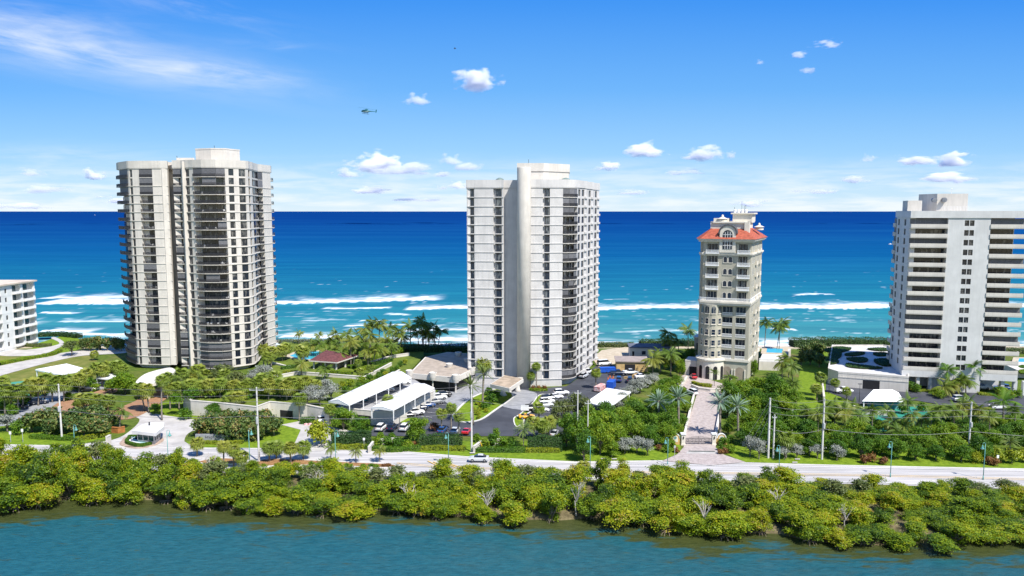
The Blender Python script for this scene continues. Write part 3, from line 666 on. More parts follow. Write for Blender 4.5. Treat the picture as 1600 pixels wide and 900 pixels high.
# porte cochere on a flared pier
cn = MB(); z = 5.6; q = [G(766, 600, z), G(796, 607, z), G(818, 592, z), G(788, 586, z)]
cn.prism(q, 4.5, 5.6); cn.build('canopy', STUC, T2.root)
cn = MB(); cn.prism(offs(q if sum(q[i - 1][0] * q[i][1] - q[i][0] * q[i - 1][1] for i in range(4)) > 0 else q[::-1], -.35, True), 5.55, 5.72); cn.build('canopy_roof', mat('tan roof gravel', (0.42, 0.33, 0.24), 0.95, 0.15, .6), T2.root)
cs = MB(); x, y = G(786, 618); cs.lathe([(1.5, 0), (.75, .9), (.6, 2.2), (.8, 3.4), (1.9, 4.5)], x, y, 16); cs.build('canopy_support', STUC, T2.root, smooth=True); cs = MB(); x, y = G(809, 612); cs.lathe([(1.3, 0), (.7, .9), (.55, 2.2), (.7, 3.4), (1.7, 4.5)], x, y, 16); cs.build('canopy_support', STUC, T2.root, smooth=True)
T2.finish(STUCG)

# --- right tower: broad white slabs of balcony either side of a plain panel
zf = [6.6 + 3.02 * i for i in range(16)]
ya = math.atan2(-8.0, 31.7); t4 = (math.cos(ya), math.sin(ya)); n4 = (t4[1], -t4[0])
A4 = (xat(1418, 233.4, 40), 233.4)
def on4(px, z=40, dd=0.0):                                    # point of the front plane seen at photo column px
    f = lambda u: PX(A4[0] + t4[0] * u, A4[1] + t4[1] * u, z) - px
    a, b_ = -20, 120
    for _ in range(40):
        m_ = (a + b_) / 2
        if f(m_) < 0: a = m_
        else: b_ = m_
    return a
T4 = Bld('apartment_tower', 'white tower banded with long solid white balconies', 'on the right', (A4[0] + 20, A4[1] + 4, 0), px=1510)
F4 = (A4, t4, n4); w_ = T4.wall
u1, u2, u3, u4 = on4(1475.5), on4(1541), on4(1587), on4(1599)
SB = dict(out=1.5, solid=True, rh=1.1, slab=.25, gw=(.02, .98), shut=.3, glass=GL1, depth=2.2)
bay(T4, F4, u1, 'B', zf, 3.02, SB)
F_ = lambda u: ((A4[0] + t4[0] * u, A4[1] + t4[1] * u), t4, n4)
bay(T4, F_(u2), u4 - u2, 'B', zf, 3.02, dict(SB, out=1.5, gw=(.02, .72)))
ww = .95
wa, wb = on4(1501) - u1, on4(1509) - u1
for z in zf:
    for a_, b_ in ((0, wa), (wa + 1.25, wb), (wb + 1.25, u2 - u1)): w_.fbox(F_(u1), a_, b_, -2, 1.3, z, z + 3.02)
    for a_ in (wa, wb):
        w_.fbox(F_(u1), a_, a_ + 1.25, -2, 1.3, z, z + .55); w_.fbox(F_(u1), a_, a_ + 1.25, -2, 1.3, z + 2.3, z + 3.02)
        Fq = ((F_(u1)[0][0] + n4[0] * 1.3, F_(u1)[0][1] + n4[1] * 1.3), t4, n4)
        T4.put('window', ('sq',), win_fn(1.25, 1.75, 1, 2, .07, .2), [GL1, FRAME], Fq, a_, z + .55, 2.2)
w_.fbox(F_(u1), 0, u2 - u1, -2, 1.3, 0, 6.59)
w_.fbox(F4, -.3, u1 - .003, -.5, 1.52, 4.4, 6.35); w_.fbox(F4, u2 + .003, u4, -.5, 1.52, 4.4, 6.35)
for u in (.2, 4.3, 7.8): w_.fbox(F4, u, u + .9, -.6, .9, 0, 4.39)
for px in (1562, 1582, 1597): u = on4(px, 3); w_.fbox(F4, u, u + 1.0, -.6, .9, 0, 4.39)
w_.fbox(F4, 8.9, u1, -.6, -.2, 0, 4.38)
s4 = (.24, .97); s4 = (s4[0] / math.hypot(*s4), s4[1] / math.hypot(*s4))
bk = 16.5
Pq = lambda u, v, : (A4[0] + t4[0] * u + s4[0] * v, A4[1] + t4[1] * u + s4[1] * v)
w_.prism([Pq(1.7, 1.9), Pq(u3 - .4, 1.9), Pq(u3 - .4, bk), Pq(1.7, bk)], 4.5, 55)
w_.prism([Pq(2.0, 5.5), Pq(u3 - .4, 5.5), Pq(u3 - .4, bk), Pq(2.0, bk)], 0, 4.48)
# flank: white wall with two columns of windows and a balcony stack at the far end
Fs, Ls = frame(Pq(0, bk - 1.0), Pq(0, 0))
Fsn = Fs
cols = [(0, 1.5, 'P'), (1.5, 3.6, 'W'), (3.6, 9.0, 'P'), (9.0, 11.2, 'W'), (11.2, Ls, 'P')]
for a_, b_, kd in cols:
    Fq = ((Fs[0][0] + Fs[1][0] * a_, Fs[0][1] + Fs[1][1] * a_), Fs[1], Fs[2]); bay(T4, Fq, b_ - a_, kd, zf, 3.02, dict(sill=.5, head=2.5, nx=1, depth=1.7, sd=0))
Fq = ((Fs[0][0] - Fs[1][0] * 3.0, Fs[0][1] - Fs[1][1] * 3.0), Fs[1], Fs[2]); bay(T4, Fq, 2.9, 'B', zf, 3.02, dict(SB, out=.35))
w_.fbox(Fs, 0, Ls, -1.7, 0, 0, 6.6)
rp = [Pq(-.15, -1.0), Pq(u4, -1.0), Pq(u4, bk), Pq(-.15, bk)]
rp = [(A4[0] + n4[0] * 1.5 - t4[0] * .2, A4[1] + n4[1] * 1.5 - t4[1] * .2), (A4[0] + n4[0] * 1.5 + t4[0] * u4, A4[1] + n4[1] * 1.5 + t4[1] * u4), Pq(u4, bk), Pq(-.2, bk)]
w_.prism(offs(rp, -.3, True), 54.9, 55.6); w_.band(rp, -.5, .05, 54.92, 57.1, closed=True)
pt = MB(); u = on4(1424, 57); pt.prism([Pq(on4(1426, 57), 6), Pq(on4(1449, 57), 6), Pq(on4(1449, 57), 12), Pq(on4(1426, 57), 12)], 55.6, 60.4); pt.build('penthouse', STUC, T4.root)
pt = MB(); ua, ub = on4(1476, 58), on4(1526, 58); pt.prism([Pq(ua, 8), Pq(ub, 8), Pq(ub, 17), Pq(ua - 3, 17)], 55.6, 62.6); pt.build('penthouse', STUC, T4.root)
pt = MB()
for px, z in ((1471.5, 60.6), (1487.5, 60.6)):
    x, y = Pq(on4(px, 60), 7.9); M0 = (x, y)
    pt.tube([(x, y + .3, z), (x + n4[0] * 1.0, y + n4[1] * 1.0, z)], .75, 14)
pt.build('exhaust_duct', mat('zinc', (0.25, 0.26, 0.28), 0.45, metal=.4), T4.root)
pt = MB()
for i in range(18):
    u = on4(1484, 57) + i * .42; x, y = Pq(u, 6.8); pt.box(x - .03, y - .03, 55.5, x + .03, y + .03, 58.6)
x, y = Pq(on4(1502, 57), 10); pt.tube([(x, y, 62.5), (x, y, 64)], .07, 6); pt.lathe([(.02, 63.9), (.22, 64.1), (.02, 64.35)], x, y, 8); pt.build('roof_railing', WHITEM, T4.root)
T4.finish(mat('cool white paint', (0.63, 0.625, 0.61), 0.85, 0.05, .25, .2, streak=.25))

# --- tan tower with a red tiled roof
TAN = mat('khaki stucco', (0.44, 0.415, 0.335), 0.85, 0.07, .3, .2, streak=.3); CREAM = mat('cream trim', (0.68, 0.63, 0.54), 0.8, 0.05, .5, .2)
TILE = mat('red roof tile', (0.42, 0.11, 0.065), 0.7, 0.2, 1.0, .2, stretch=(1, 1, 6), bump=.3)
Rr = (79.4, 244.0); t3 = (.92, -.39); q_ = math.hypot(*t3); t3 = (t3[0] / q_, t3[1] / q_); n3 = (t3[1], -t3[0]); w3 = 15.6
L3 = (Rr[0] - t3[0] * w3, Rr[1] - t3[1] * w3); F3 = (L3, t3, n3)
s3 = (.45, .89); q_ = math.hypot(*s3); s3 = (s3[0] / q_, s3[1] / q_)
T3 = Bld('apartment_tower', 'slim khaki tower with a red tiled roof and white trim', 'beside the gated drive', (75, 254, 0), px=1146)
w_ = T3.wall
P3 = lambda u, d: (L3[0] + t3[0] * u + n3[0] * d, L3[1] + t3[1] * u + n3[1] * d)
far = (Rr[0] + s3[0] * 24, Rr[1] + s3[1] * 24); lf = P3(-1.3, -2.2); lb = (lf[0] + s3[0] * 20, lf[1] + s3[1] * 20)
up = [26.9, 30.85, 34.9, 38.95, 43.1]; lo = [7.2, 10.95, 14.65, 18.4, 22.0]
def u_at(px, z=35):
    a, b_ = -6, 30
    for _ in range(40):
        m_ = (a + b_) / 2
        if PX(*P3(m_, 0), z) < px: a = m_
        else: b_ = m_
    return a
def arch(mb, F, uc, wd, z0, zs, d0, d1, n=8):                  # arched solid
    A, t, n_ = F; prof = [(uc - wd / 2, z0), (uc + wd / 2, z0)] + [(uc + wd / 2 * math.cos(math.pi * i / n), zs + wd / 2 * math.sin(math.pi * i / n)) for i in range(n + 1)]
    v = [(A[0] + t[0] * u + n_[0] * d, A[1] + t[1] * u + n_[1] * d, z) for d in (d1, d0) for u, z in prof]; k = len(prof)
    mb.add(v, [tuple(range(k)), tuple(range(k, 2 * k))[::-1]] + [(i, k + i, k + (i + 1) % k, (i + 1) % k) for i in range(k)])
def sub(F, u, d=0.0): A, t, n = F; return ((A[0] + t[0] * u + n[0] * d, A[1] + t[1] * u + n[1] * d), t, n)
uL0, uL1, uR0, uR1 = u_at(1104), u_at(1121), u_at(1153), u_at(1169.5)
mid = [P3(0, -1.5)]
# upper storeys: core, corner piers, recessed balcony bays
body = [lf, P3(-.0, -.2), P3(0, -1.6), P3(w3, -1.6), far, lb]
w_.prism([lf, P3(0, -1.9), P3(w3 - .4, -1.9), (far[0] - 1.0, far[1] - .4), lb], 0, 47.4)
for a_, b_ in ((0, uL0), (uL1, uR0), (uR1, w3)): w_.fbox(F3, a_, b_, -2.2, 0.0, 22.0 + 4.0, 47.6)
F_s, L_s = frame(Rr, far)
for i, z in enumerate(up):
    fh = 4.05 if i < 4 else 4.3
    for a_, b_ in ((uL0, uL1), (uR0, uR1)):
        wd = b_ - a_
        w_.fbox(F3, a_, b_, -2.2, -.05, z + 3.0, z + fh)
        T3.put('glass_door', ('t3', round(wd, 1)), win_fn(wd - .5, 2.9, 3, 1, .07, 1.1), [GL2, WHITEM], sub(F3, a_ + .25), 0, z + .1, wd * 3)
        if i:
            def bf(mb, wd=wd):
                mb.cur = 0; mb.box(-.35, -1.1, -.35, wd + .35, 1.3, 0)
                for x in np.arange(-.3, wd + .31, .22): mb.box(x - .055, -1.02, .02, x + .055, -.90, .82)
                for y in np.arange(-.8, -.1, .22): mb.box(-.33, y - .05, .02, -.22, y + .05, .82); mb.box(wd + .22, y - .05, .02, wd + .33, y + .05, .82)
                mb.box(-.35, -1.08, .82, wd + .35, -.85, .95); mb.box(-.35, -.848, .82, -.2, 0, .95); mb.box(wd + .2, -.848, .82, wd + .35, 0, .95)
            T3.put('balcony', ('t3', round(wd, 1)), bf, [WHITEM], sub(F3, a_), 0, z, wd * 1.3)
for i in range(4):                                             # paired arched windows
    for px in (1132.5, 1140.5):
        uc = u_at(px)
        def af(mb):
            F0 = ((0, 0), (1, 0), (0, -1)); mb.cur = 0; arch(mb, F0, 0, 1.2, 0, 1.3, 0.0, .06); mb.cur = 1
            mb.box(-.78, -.12, -.22, .78, .1, 0)
            for s_ in (-1, 1): mb.box(s_ * .69 - .1, -.1, .003, s_ * .69 + .1, .1, 1.3)
            A0 = [(.78 * math.cos(a), 1.3 + .78 * math.sin(a)) for a in np.linspace(0, math.pi, 9)]; A1 = [(.6 * math.cos(a), 1.3 + .6 * math.sin(a)) for a in np.linspace(0, math.pi, 9)]
            mb.add([(x, -.1, z) for x, z in A0] + [(x, -.1, z) for x, z in A1], [(j, j + 1, 10 + j, 9 + j)[::-1] for j in range(8)])
        T3.put('arched_window', ('t3',), af, [GL2, CREAM], sub(F3, uc, .04), 0, up[i] + .9, 3)
# big arched window under the eaves, with its own gable
bw = MB(); uc = u_at(1137, 45); arch(bw, F3, uc, 5.2, 43.2, 49.6, -1.5, .75, 14); bw.build('gable', CREAM, T3.root)
bw = MB(); arch(bw, F3, uc, 3.1, 44.4, 49.2, .76, .84, 12); wb_ = bw.build('arched_window', GL2, T3.root)
fr = MB()
for u in (-.8, 0, .8): fr.fbox(F3, uc + u - .07, uc + u + .07, .8, .9, 44.4, 50.3 if u == 0 else 50)
for z in (45.6, 46.9, 48.1, 49.2): fr.fbox(F3, uc - 1.5, uc + 1.5, .81, .915, z - .07, z + .07)
fr.build('window_frame', WHITEM, wb_)
rb = MB(); A_ = [(3.1 * math.cos(a), 49.6 + 3.1 * math.sin(a)) for a in np.linspace(0, math.pi, 15)]; B_ = [(2.62 * math.cos(a), 49.6 + 2.62 * math.sin(a)) for a in np.linspace(0, math.pi, 15)]
v = [(*P3(uc + u, d), z) for d in (1.0, -5) for u, z in A_] + [(*P3(uc + u, d), z) for d in (1.0, -5) for u, z in B_]
rb.add(v, [(j, j + 1, 16 + j, 15 + j) for j in range(14)] + [(j, 30 + j, 31 + j, j + 1) for j in range(14)]); rb.build('gable_roof', mat('dark slate', (0.10, .10, .11), .7), T3.root)
# cornices and terrace
full3 = [lf, P3(0, 0), P3(w3, 0), far]
tr = MB()
tr.band(full3, -.5, .55, 42.55, 43.1); tr.band(full3, -.5, .30, 42.1, 42.54); tr.band(full3, -.5, 1.2, 47.2, 47.75); tr.band(full3, -.5, .7, 46.7, 47.19)
ter = [lf, P3(-.3, .9), P3(uL1 + 1.5, 1.6), P3(w3 + .2, .9), far]
tr.band(ter, -1.8, .45, 26.2, 26.85); tr.band(ter, -1.8, .15, 25.5, 26.19)
tr.band(full3, -.5, .35, 6.3, 7.1); tr.build('cornice', CREAM, T3.root)
ba = MB()
for p0, p1 in zip(ter[:-1], ter[1:]):
    F_b, L_b = frame(p0, p1)
    for u in np.arange(.15, L_b, .28): ba.fbox(F_b, u - .07, u + .07, .0, .14, 26.86, 27.75)
    ba.fbox(F_b, 0, L_b, -.05, .2, 27.76, 27.92)
ba.build('balustrade', WHITEM, T3.root)
# lower storeys: round turret at left, two bays of loggias at right
uT = u_at(1111, 15); cx_, cy_ = P3(uT, -1.4); rT = 3.6
tu = MB(); tu.lathe([(rT, 6.9), (rT, 25.5)], cx_, cy_, 24); tu.build('turret', TAN, T3.root)
tb = MB(); tb.lathe([(rT + 1.1, 0), (rT + 1.1, 6.3), (rT + 1.6, 6.5), (rT + 1.6, 7.0), (rT + .9, 7.05), (rT + .9, 7.3), (.1, 7.35)], cx_, cy_, 28); tb.build('turret_base', CREAM, T3.root)
b0, b1, b2, b3 = u_at(1127.5, 15), u_at(1143.5, 15), u_at(1148.5, 15), u_at(1164.5, 15)
for a_, b_ in ((uT, b0), (b1, b2), (b3, w3)): w_.fbox(F3, a_, b_, -2.2, 0.0, 7.1, 26.1)
for i, z in enumerate(lo):
    for a_, b_ in ((b0, b1), (b2, b3)):
        wd = b_ - a_; w_.fbox(F3, a_, b_, -2.2, -.06, z + 2.9, (lo[i + 1] if i < 4 else 26.1))
        w_.fbox(F3, a_, b_, -2.2, -.08, z - .3, z)
        T3.put('glass_door', ('t3b', round(wd, 1)), win_fn(wd * .98, 2.75, 3, 1, .06, 1.3), [GL2, WHITEM], sub(F3, a_ + .02), 0, z + .1, wd * 3)
        def bf(mb, wd=wd):
            for x in np.arange(.1, wd, .24): mb.box(x - .055, -.02, .06, x + .055, .10, .85)
            mb.box(0, -.06, .85, wd, .14, 1.0); mb.box(0, -.05, -.02, wd, .13, .1)
        T3.put('balustrade', ('t3b', round(wd, 1)), bf, [WHITEM], sub(F3, a_), 0, z, wd)
    for a in (R(-158), R(-122), R(-86), R(-50)):               # turret windows
        a += math.atan2(t3[1], t3[0]) + R(12); wd = 1.35; x, y = cx_ + (rT - .08) * math.cos(a), cy_ + (rT - .08) * math.sin(a)
        tt = (-math.sin(a), math.cos(a)); Fw = ((x - tt[0] * wd / 2, y - tt[1] * wd / 2), tt, (math.cos(a), math.sin(a)))
        if i == 4:
            def af2(mb):
                F0 = ((0, 0), (1, 0), (0, -1)); mb.cur = 0; arch(mb, F0, .67, 1.3, 0, 1.8, .0, .12); mb.cur = 1; mb.box(-.15, -.25, -.25, 1.5, .1, -.01); mb.box(.63, -.14, 0, .71, -.12, 2.4)
            T3.put('arched_window', ('t3t',), af2, [GL2, CREAM], Fw, 0, z + .6, 3)
        else:
            def wf(mb):
                win_fn(1.35, 2.0, 1, 2, .09, -.16)(mb); mb.box(-.15, -.3, -.25, 1.5, .1, -.01)
            T3.put('window', ('t3t',), wf, [GL2, CREAM], Fw, 0, z + .55, 2.7)
# flank: windows and small white balconies
for i, z in enumerate(lo + up):
    fh = 3.9
    w_.fbox(F_s, 0, 23.5, -1.2, -.02, z - .3, z + .5); w_.fbox(F_s, 0, 23.5, -1.2, -.02, z + 2.7, (lo + up + [47.5])[i + 1] - .3)
    for a_, b_ in ((0, 3.4), (4.8, 6.4), (7.8, 12.0), (13.4, 16), (17.4, 23.5)): w_.fbox(F_s, a_, b_, -1.2, -.02, z + .5, z + 2.7)
    for u in (3.4, 6.4, 12.0, 16): T3.put('window', ('t3s',), win_fn(1.4, 2.2, 2, 1, .09, .1), [GL2, WHITEM], F_s, u, z + .5, 3)
    def sb(mb):
        mb.box(0, -.7, -.3, 2.6, 0, 0); mb.box(0, -.65, .003, 2.6, -.55, .95); mb.box(0, -.548, .003, .12, 0, .95); mb.box(2.48, -.548, .003, 2.6, 0, .95)
    T3.put('balcony', ('t3s',), sb, [CREAM], F_s, 9.0, z, 3); T3.put('balcony', ('t3s',), sb, [CREAM], F_s, 16.5, z, 3)
for z0, z1 in ((0, 7.0),): w_.fbox(F_s, 0, 23.5, -1.2, -.02, z0, z1 - .3)
# base: arched openings
w_.fbox(F3, 0, w3, -2.0, -.05, 0, 6.3)
for px in (1136, 1156):
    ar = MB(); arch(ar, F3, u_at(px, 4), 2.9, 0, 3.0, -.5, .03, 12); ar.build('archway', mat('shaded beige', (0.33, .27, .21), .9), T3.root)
    ar = MB(); uc = u_at(px, 4)
    for s_ in (-1, 1): ar.fbox(F3, uc + s_ * 1.65 - .2, uc + s_ * 1.65 + .2, -.3, .28, 0, 3.6)
    ar.build('pilaster', CREAM, T3.root)
for a in (-150, -118, -86, -54):
    a = R(a); ar = MB(); x, y = cx_ + (rT + 1.12) * math.cos(a), cy_ + (rT + 1.12) * math.sin(a); tt = (-math.sin(a), math.cos(a)); arch(ar, ((x, y), tt, (math.cos(a), math.sin(a))), 0, 1.3, .1, 4.0, -.5, .05, 10); ar.build('archway', DARK, T3.root)
# roof: red hip, parapet deck, plant rooms, urns
e = offs([lf, P3(0, 0), P3(w3, 0), far, (lb[0], lb[1])], 1.5, True); r_ = offs([lf, P3(0, 0), P3(w3, 0), far, (lb[0], lb[1])], -3.4, True)
rm = MB(); rm.prism(e, 47.76, 51.4, r_); rm.build('roof', TILE, T3.root)
rd = MB(); d_ = offs([lf, P3(0, 0), P3(w3, 0), far, (lb[0], lb[1])], -3.0, True); rd.prism(d_, 50.6, 53.0); rd.prism(offs(d_, .5, True), 53.0, 53.5); rd.build('roof_parapet', CREAM, T3.root)
pr = MB()
x, y = P3(10.3, -7.0); pr.prism([P3(8.6, -6), P3(w3 - .6, -6), P3(w3 - .2, -13), P3(8.6, -13)], 53.5, 56.0); pr.prism([P3(8.0, -5.4), P3(w3 - .0, -5.4), P3(w3 + .4, -13.6), P3(8.0, -13.6)], 56.0, 56.5)
pr.fbox(F3, w3 - 2.7, w3 - 1.1, -5.2, -2.2, 49, 53.4); pr.prism([P3(2.5, -4.6), P3(7.4, -4.6), P3(7.4, -10), P3(2.5, -10)], 53.5, 54.6); pr.build('plant_room', CREAM, T3.root)
for px, d in ((1126, -4.6), (1192, -9.5)):
    ur = MB(); u = u_at(px, 53); x, y = P3(u, d) if px < 1150 else (Rr[0] + s3[0] * 15, Rr[1] + s3[1] * 15); z0 = 53.4 if px < 1150 else 50.5
    ur.lathe([(1.5, z0), (1.5, z0 + .5), (1.1, z0 + .6), (1.1, z0 + .9), (1.8, z0 + 1.05), (.5, z0 + 1.6), (.35, z0 + 2.2), (.05, z0 + 2.5)], x, y, 16)
    ur.build('cupola', CREAM, T3.root)
ac = MB()
for i in range(4):
    x, y = P3(9.2 + i * 1.2, -7); ac.lathe([(.5, 56.5), (.5, 57.4), (.3, 57.6), (.02, 57.62)], x, y, 10)
ac.build('roof_vent', WHITEM, T3.root)
for u, h in ((11.2, 4), (12.0, 2.4), (12.5, 2.8), (8.8, 2)): an = MB(); x, y = P3(u, -9); an.tube([(x, y, 56.4), (x, y, 56.4 + h)], .06, 5); an.build('antenna', RAIL, T3.root)
T3.finish(TAN)

# --- low white block at the left edge
zf = [1.0 + 3.65 * i for i in range(7)]
T0 = Bld('apartment_block', 'white seven storey block with open corner balconies', 'at the left edge', (-215, 300, 0), 'apartment block', px=25)
a0 = (-207.6, 262); b0_ = (-206.2, 316.2); F0, L0 = frame(a0, b0_)
seg = []; u = 0
pat = [(1.2, P), (3.6, B(out=.1, solid=False, railm=WHITEM, shut=.15, gw=(.2, .75), glass=GLT)), (1.6, P), (3.6, B(out=.1, shut=.15, gw=(.2, .75), glass=GLT, railm=WHITEM)), (2.2, P), (1.2, Wn(sill=.8, head=2.6, nx=1)), (2.2, P)]
lens = []
while u < L0 - 19:
    for l_, k_ in pat: lens.append((u, l_, k_)); u += l_
for l_, k_ in [(1.0, P), (5.0, B(out=.9, gw=(.2, .8), shut=.05, glass=GLT, railm=WHITEM)), (1.4, P), (6.5, B(out=.9, gw=(.2, .7), shut=.05, glass=GLT, railm=WHITEM)), (1.0, P)]: lens.append((u, l_, k_)); u += l_
F0 = ((F0[0][0] - F0[1][0] * (u - L0), F0[0][1] - F0[1][1] * (u - L0)), F0[1], F0[2]); a0 = F0[0]
for u_, l_, kd in lens:
    k, o = kd if isinstance(kd, tuple) else (kd, {}); bay(T0, sub(F0, u_), l_, k, zf, 3.65, o)
Lx = u; w_ = T0.wall
e0 = (F0[0][0] + F0[1][0] * Lx, F0[0][1] + F0[1][1] * Lx)
w_.prism([(a0[0] - 1.8, a0[1]), (e0[0] - 1.8, e0[1] - .4), (e0[0] - 20, e0[1] - .4), (a0[0] - 20, a0[1])], 0, 26.5)
w_.fbox(F0, 0, Lx, -1.8, .0, 0, 1.0)
for z in zf: w_.fbox(F0, 0, Lx, -1.0, .04, z - .35, z + .02)
w_.fbox(F0, 0, Lx, -1.0, .03, zf[-1] + 3.66, 26.9)
rf = MB(); rf.fbox(F0, -.6, Lx + .6, -20.5, .9, 26.92, 27.5); rf.build('roof', mat('tan roof', (0.60, 0.50, 0.40), .9, .1, .3), T0.root)
T0.finish(mat('cool white stucco', (0.74, 0.745, 0.72), 0.85, 0.05, .25, .2))
# ---------------------------------------------------------------- trees, palms, shrubs and hedges
L_MAN = leafmat('mangrove leaf', [(0.0, (0.030, 0.070, 0.014)), (0.20, (0.070, 0.140, 0.014)), (0.42, (0.180, 0.280, 0.012)), (0.62, (0.310, 0.380, 0.010)), (0.80, (0.430, 0.420, 0.014)), (0.92, (0.40, 0.27, 0.03)), (1.0, (0.30, 0.32, 0.20))], 0.42, .42)
L_GRN = leafmat('green leaf', [(0, (0.035, 0.105, 0.012)), (.35, (0.092, 0.205, 0.014)), (.7, (0.195, 0.310, 0.016)), (1, (0.34, 0.38, 0.02))], 0.40, .55)
L_SEA = leafmat('sea grape leaf', [(0, (0.035, 0.080, 0.020)), (.45, (0.085, 0.145, 0.030)), (.72, (0.20, 0.235, 0.055)), (.88, (0.30, 0.19, 0.07)), (1, (0.27, 0.29, 0.10))], 0.25, .22)
L_OLI = leafmat('olive leaf', [(0, (0.06, 0.09, 0.025)), (.5, (0.13, 0.165, 0.04)), (1, (0.24, 0.24, 0.10))], 0.28, .3)
L_SIL = leafmat('silver leaf', [(0, (0.14, 0.16, 0.13)), (.5, (0.27, 0.29, 0.25)), (1, (0.42, 0.43, 0.38))], 0.15, .2)
L_YEL = leafmat('yellow green leaf', [(0, (0.14, 0.21, 0.012)), (.5, (0.28, 0.33, 0.015)), (1, (0.44, 0.42, 0.02))], 0.32, .3)
L_DRK = leafmat('dark hedge leaf', [(0, (0.018, 0.055, 0.012)), (.6, (0.042, 0.100, 0.018)), (1, (0.09, 0.155, 0.025))], 0.22, .25)
L_BRO = leafmat('bronze leaf', [(0, (0.10, 0.03, 0.02)), (.5, (0.22, 0.10, 0.03)), (1, (0.30, 0.20, 0.05))], 0.2, .3)
L_COC = leafmat('coconut frond', [(0, (0.060, 0.125, 0.016)), (.5, (0.135, 0.205, 0.022)), (1, (0.34, 0.29, 0.05))], 0.3, .4)
L_SAB = leafmat('sabal frond', [(0, (0.09, 0.155, 0.022)), (.5, (0.19, 0.255, 0.028)), (1, (0.36, 0.33, 0.055))], 0.25, .4)
L_DAT = leafmat('date frond', [(0, (0.13, 0.21, 0.14)), (.5, (0.22, 0.32, 0.22)), (1, (0.33, 0.42, 0.31))], 0.18, .3)
L_DTG = leafmat('green date frond', [(0, (0.07, 0.13, 0.025)), (.5, (0.14, 0.20, 0.04)), (1, (0.25, 0.28, 0.09))], 0.25, .4)
L_FLW = leafmat('pink flower', [(0, (0.12, 0.13, 0.03)), (.5, (0.50, 0.22, 0.30)), (1, (0.62, 0.45, 0.50))], 0.2, .2)
BARK = mat('grey bark', (0.24, 0.21, 0.175), 0.9, 0.25, 2.0, .1); PBARK = mat('palm bark', (0.27, 0.235, 0.19), 0.9, 0.2, 1.0, .1, stretch=(1, 1, 5)); MBARK = mat('mangrove root', (0.26, 0.205, 0.16), 0.9, .25, 2, .1)

def leaves_mesh(name, pos, nrm, size, tint, m, asp=0.62, r=None):
    """a mesh of many small leaf faces (numpy)"""
    n = len(pos); r = r or np.random.default_rng(1)
    nrm = nrm / np.linalg.norm(nrm, axis=1, keepdims=True)
    a = np.cross(nrm, r.normal(size=(n, 3))); a /= np.linalg.norm(a, axis=1, keepdims=True) + 1e-9; b = np.cross(nrm, a)
    s = size[:, None]
    v = np.stack([pos - a * s, pos + b * s * asp - nrm * s * .12, pos + a * s, pos - b * s * asp - nrm * s * .12], 1).reshape(-1, 3)
    me = bpy.data.meshes.new(name); me.vertices.add(4 * n); me.vertices.foreach_set('co', v.astype(np.float32).ravel())
    me.loops.add(4 * n); me.loops.foreach_set('vertex_index', np.arange(4 * n, dtype=np.int32))
    me.polygons.add(n); me.polygons.foreach_set('loop_start', np.arange(0, 4 * n, 4, dtype=np.int32))
    at = me.attributes.new('tint', 'FLOAT', 'FACE'); at.data.foreach_set('value', tint.astype(np.float32))
    me.materials.append(m); me.update(calc_edges=True); return me
def crown_mesh(name, seed, rx, ry, z0, z1, m, nl=9, nc=170, per=13, leaf=0.24, lob=(.34, .55), skirt=-.25, spread=.42, flat=0.0, qmax=.72):
    """lumpy crown: lobes inside an ellipsoid, leaf clumps over each lobe, leaves in each clump"""
    r = np.random.default_rng(seed); zc, rz = (z0 + z1) / 2, (z1 - z0) / 2
    L = []
    for i in range(nl):
        d = r.normal(size=3); d /= np.linalg.norm(d); q = r.uniform(.25, qmax)
        if i < 2: d = np.array([r.uniform(-.3, .3), r.uniform(-.3, .3), .8]); q = .6
        L.append((np.array([d[0] * rx, d[1] * ry, d[2] * rz]) * q + (0, 0, zc), r.uniform(*lob)))
    li = r.integers(0, nl, nc); d = r.normal(size=(nc, 3)); d[:, 2] += .35; d /= np.linalg.norm(d, axis=1, keepdims=True)
    d[:, 2] = np.where(d[:, 2] < skirt, -d[:, 2] * .6, d[:, 2])
    rad = np.array([q[1] for q in L])[li][:, None] * np.array([rx, ry, rz * .95]); cen = np.array([q[0] for q in L])[li]
    c = cen + d * rad * r.uniform(.72, 1.06, (nc, 1)); ti = np.clip(r.normal(.45, .24, nc), 0, 1)
    lt = np.clip(r.normal(0, .13, nl), -.3, .3)[li]; ti = np.clip(ti + lt, 0, 1)
    pos = np.repeat(c, per, 0) + r.normal(size=(nc * per, 3)) * np.array([spread, spread, spread * .62])
    nr = np.repeat(d, per, 0) * .7 + r.normal(size=(nc * per, 3)) * .55 + (0, 0, .55 + flat)
    pos[:, 2] = np.maximum(pos[:, 2], z0 * .6 + .05)
    return leaves_mesh(name, pos, nr, r.uniform(.7, 1.35, nc * per) * leaf, np.clip(np.repeat(ti, per) + r.normal(0, .07, nc * per), 0, 1), m, r=r), L
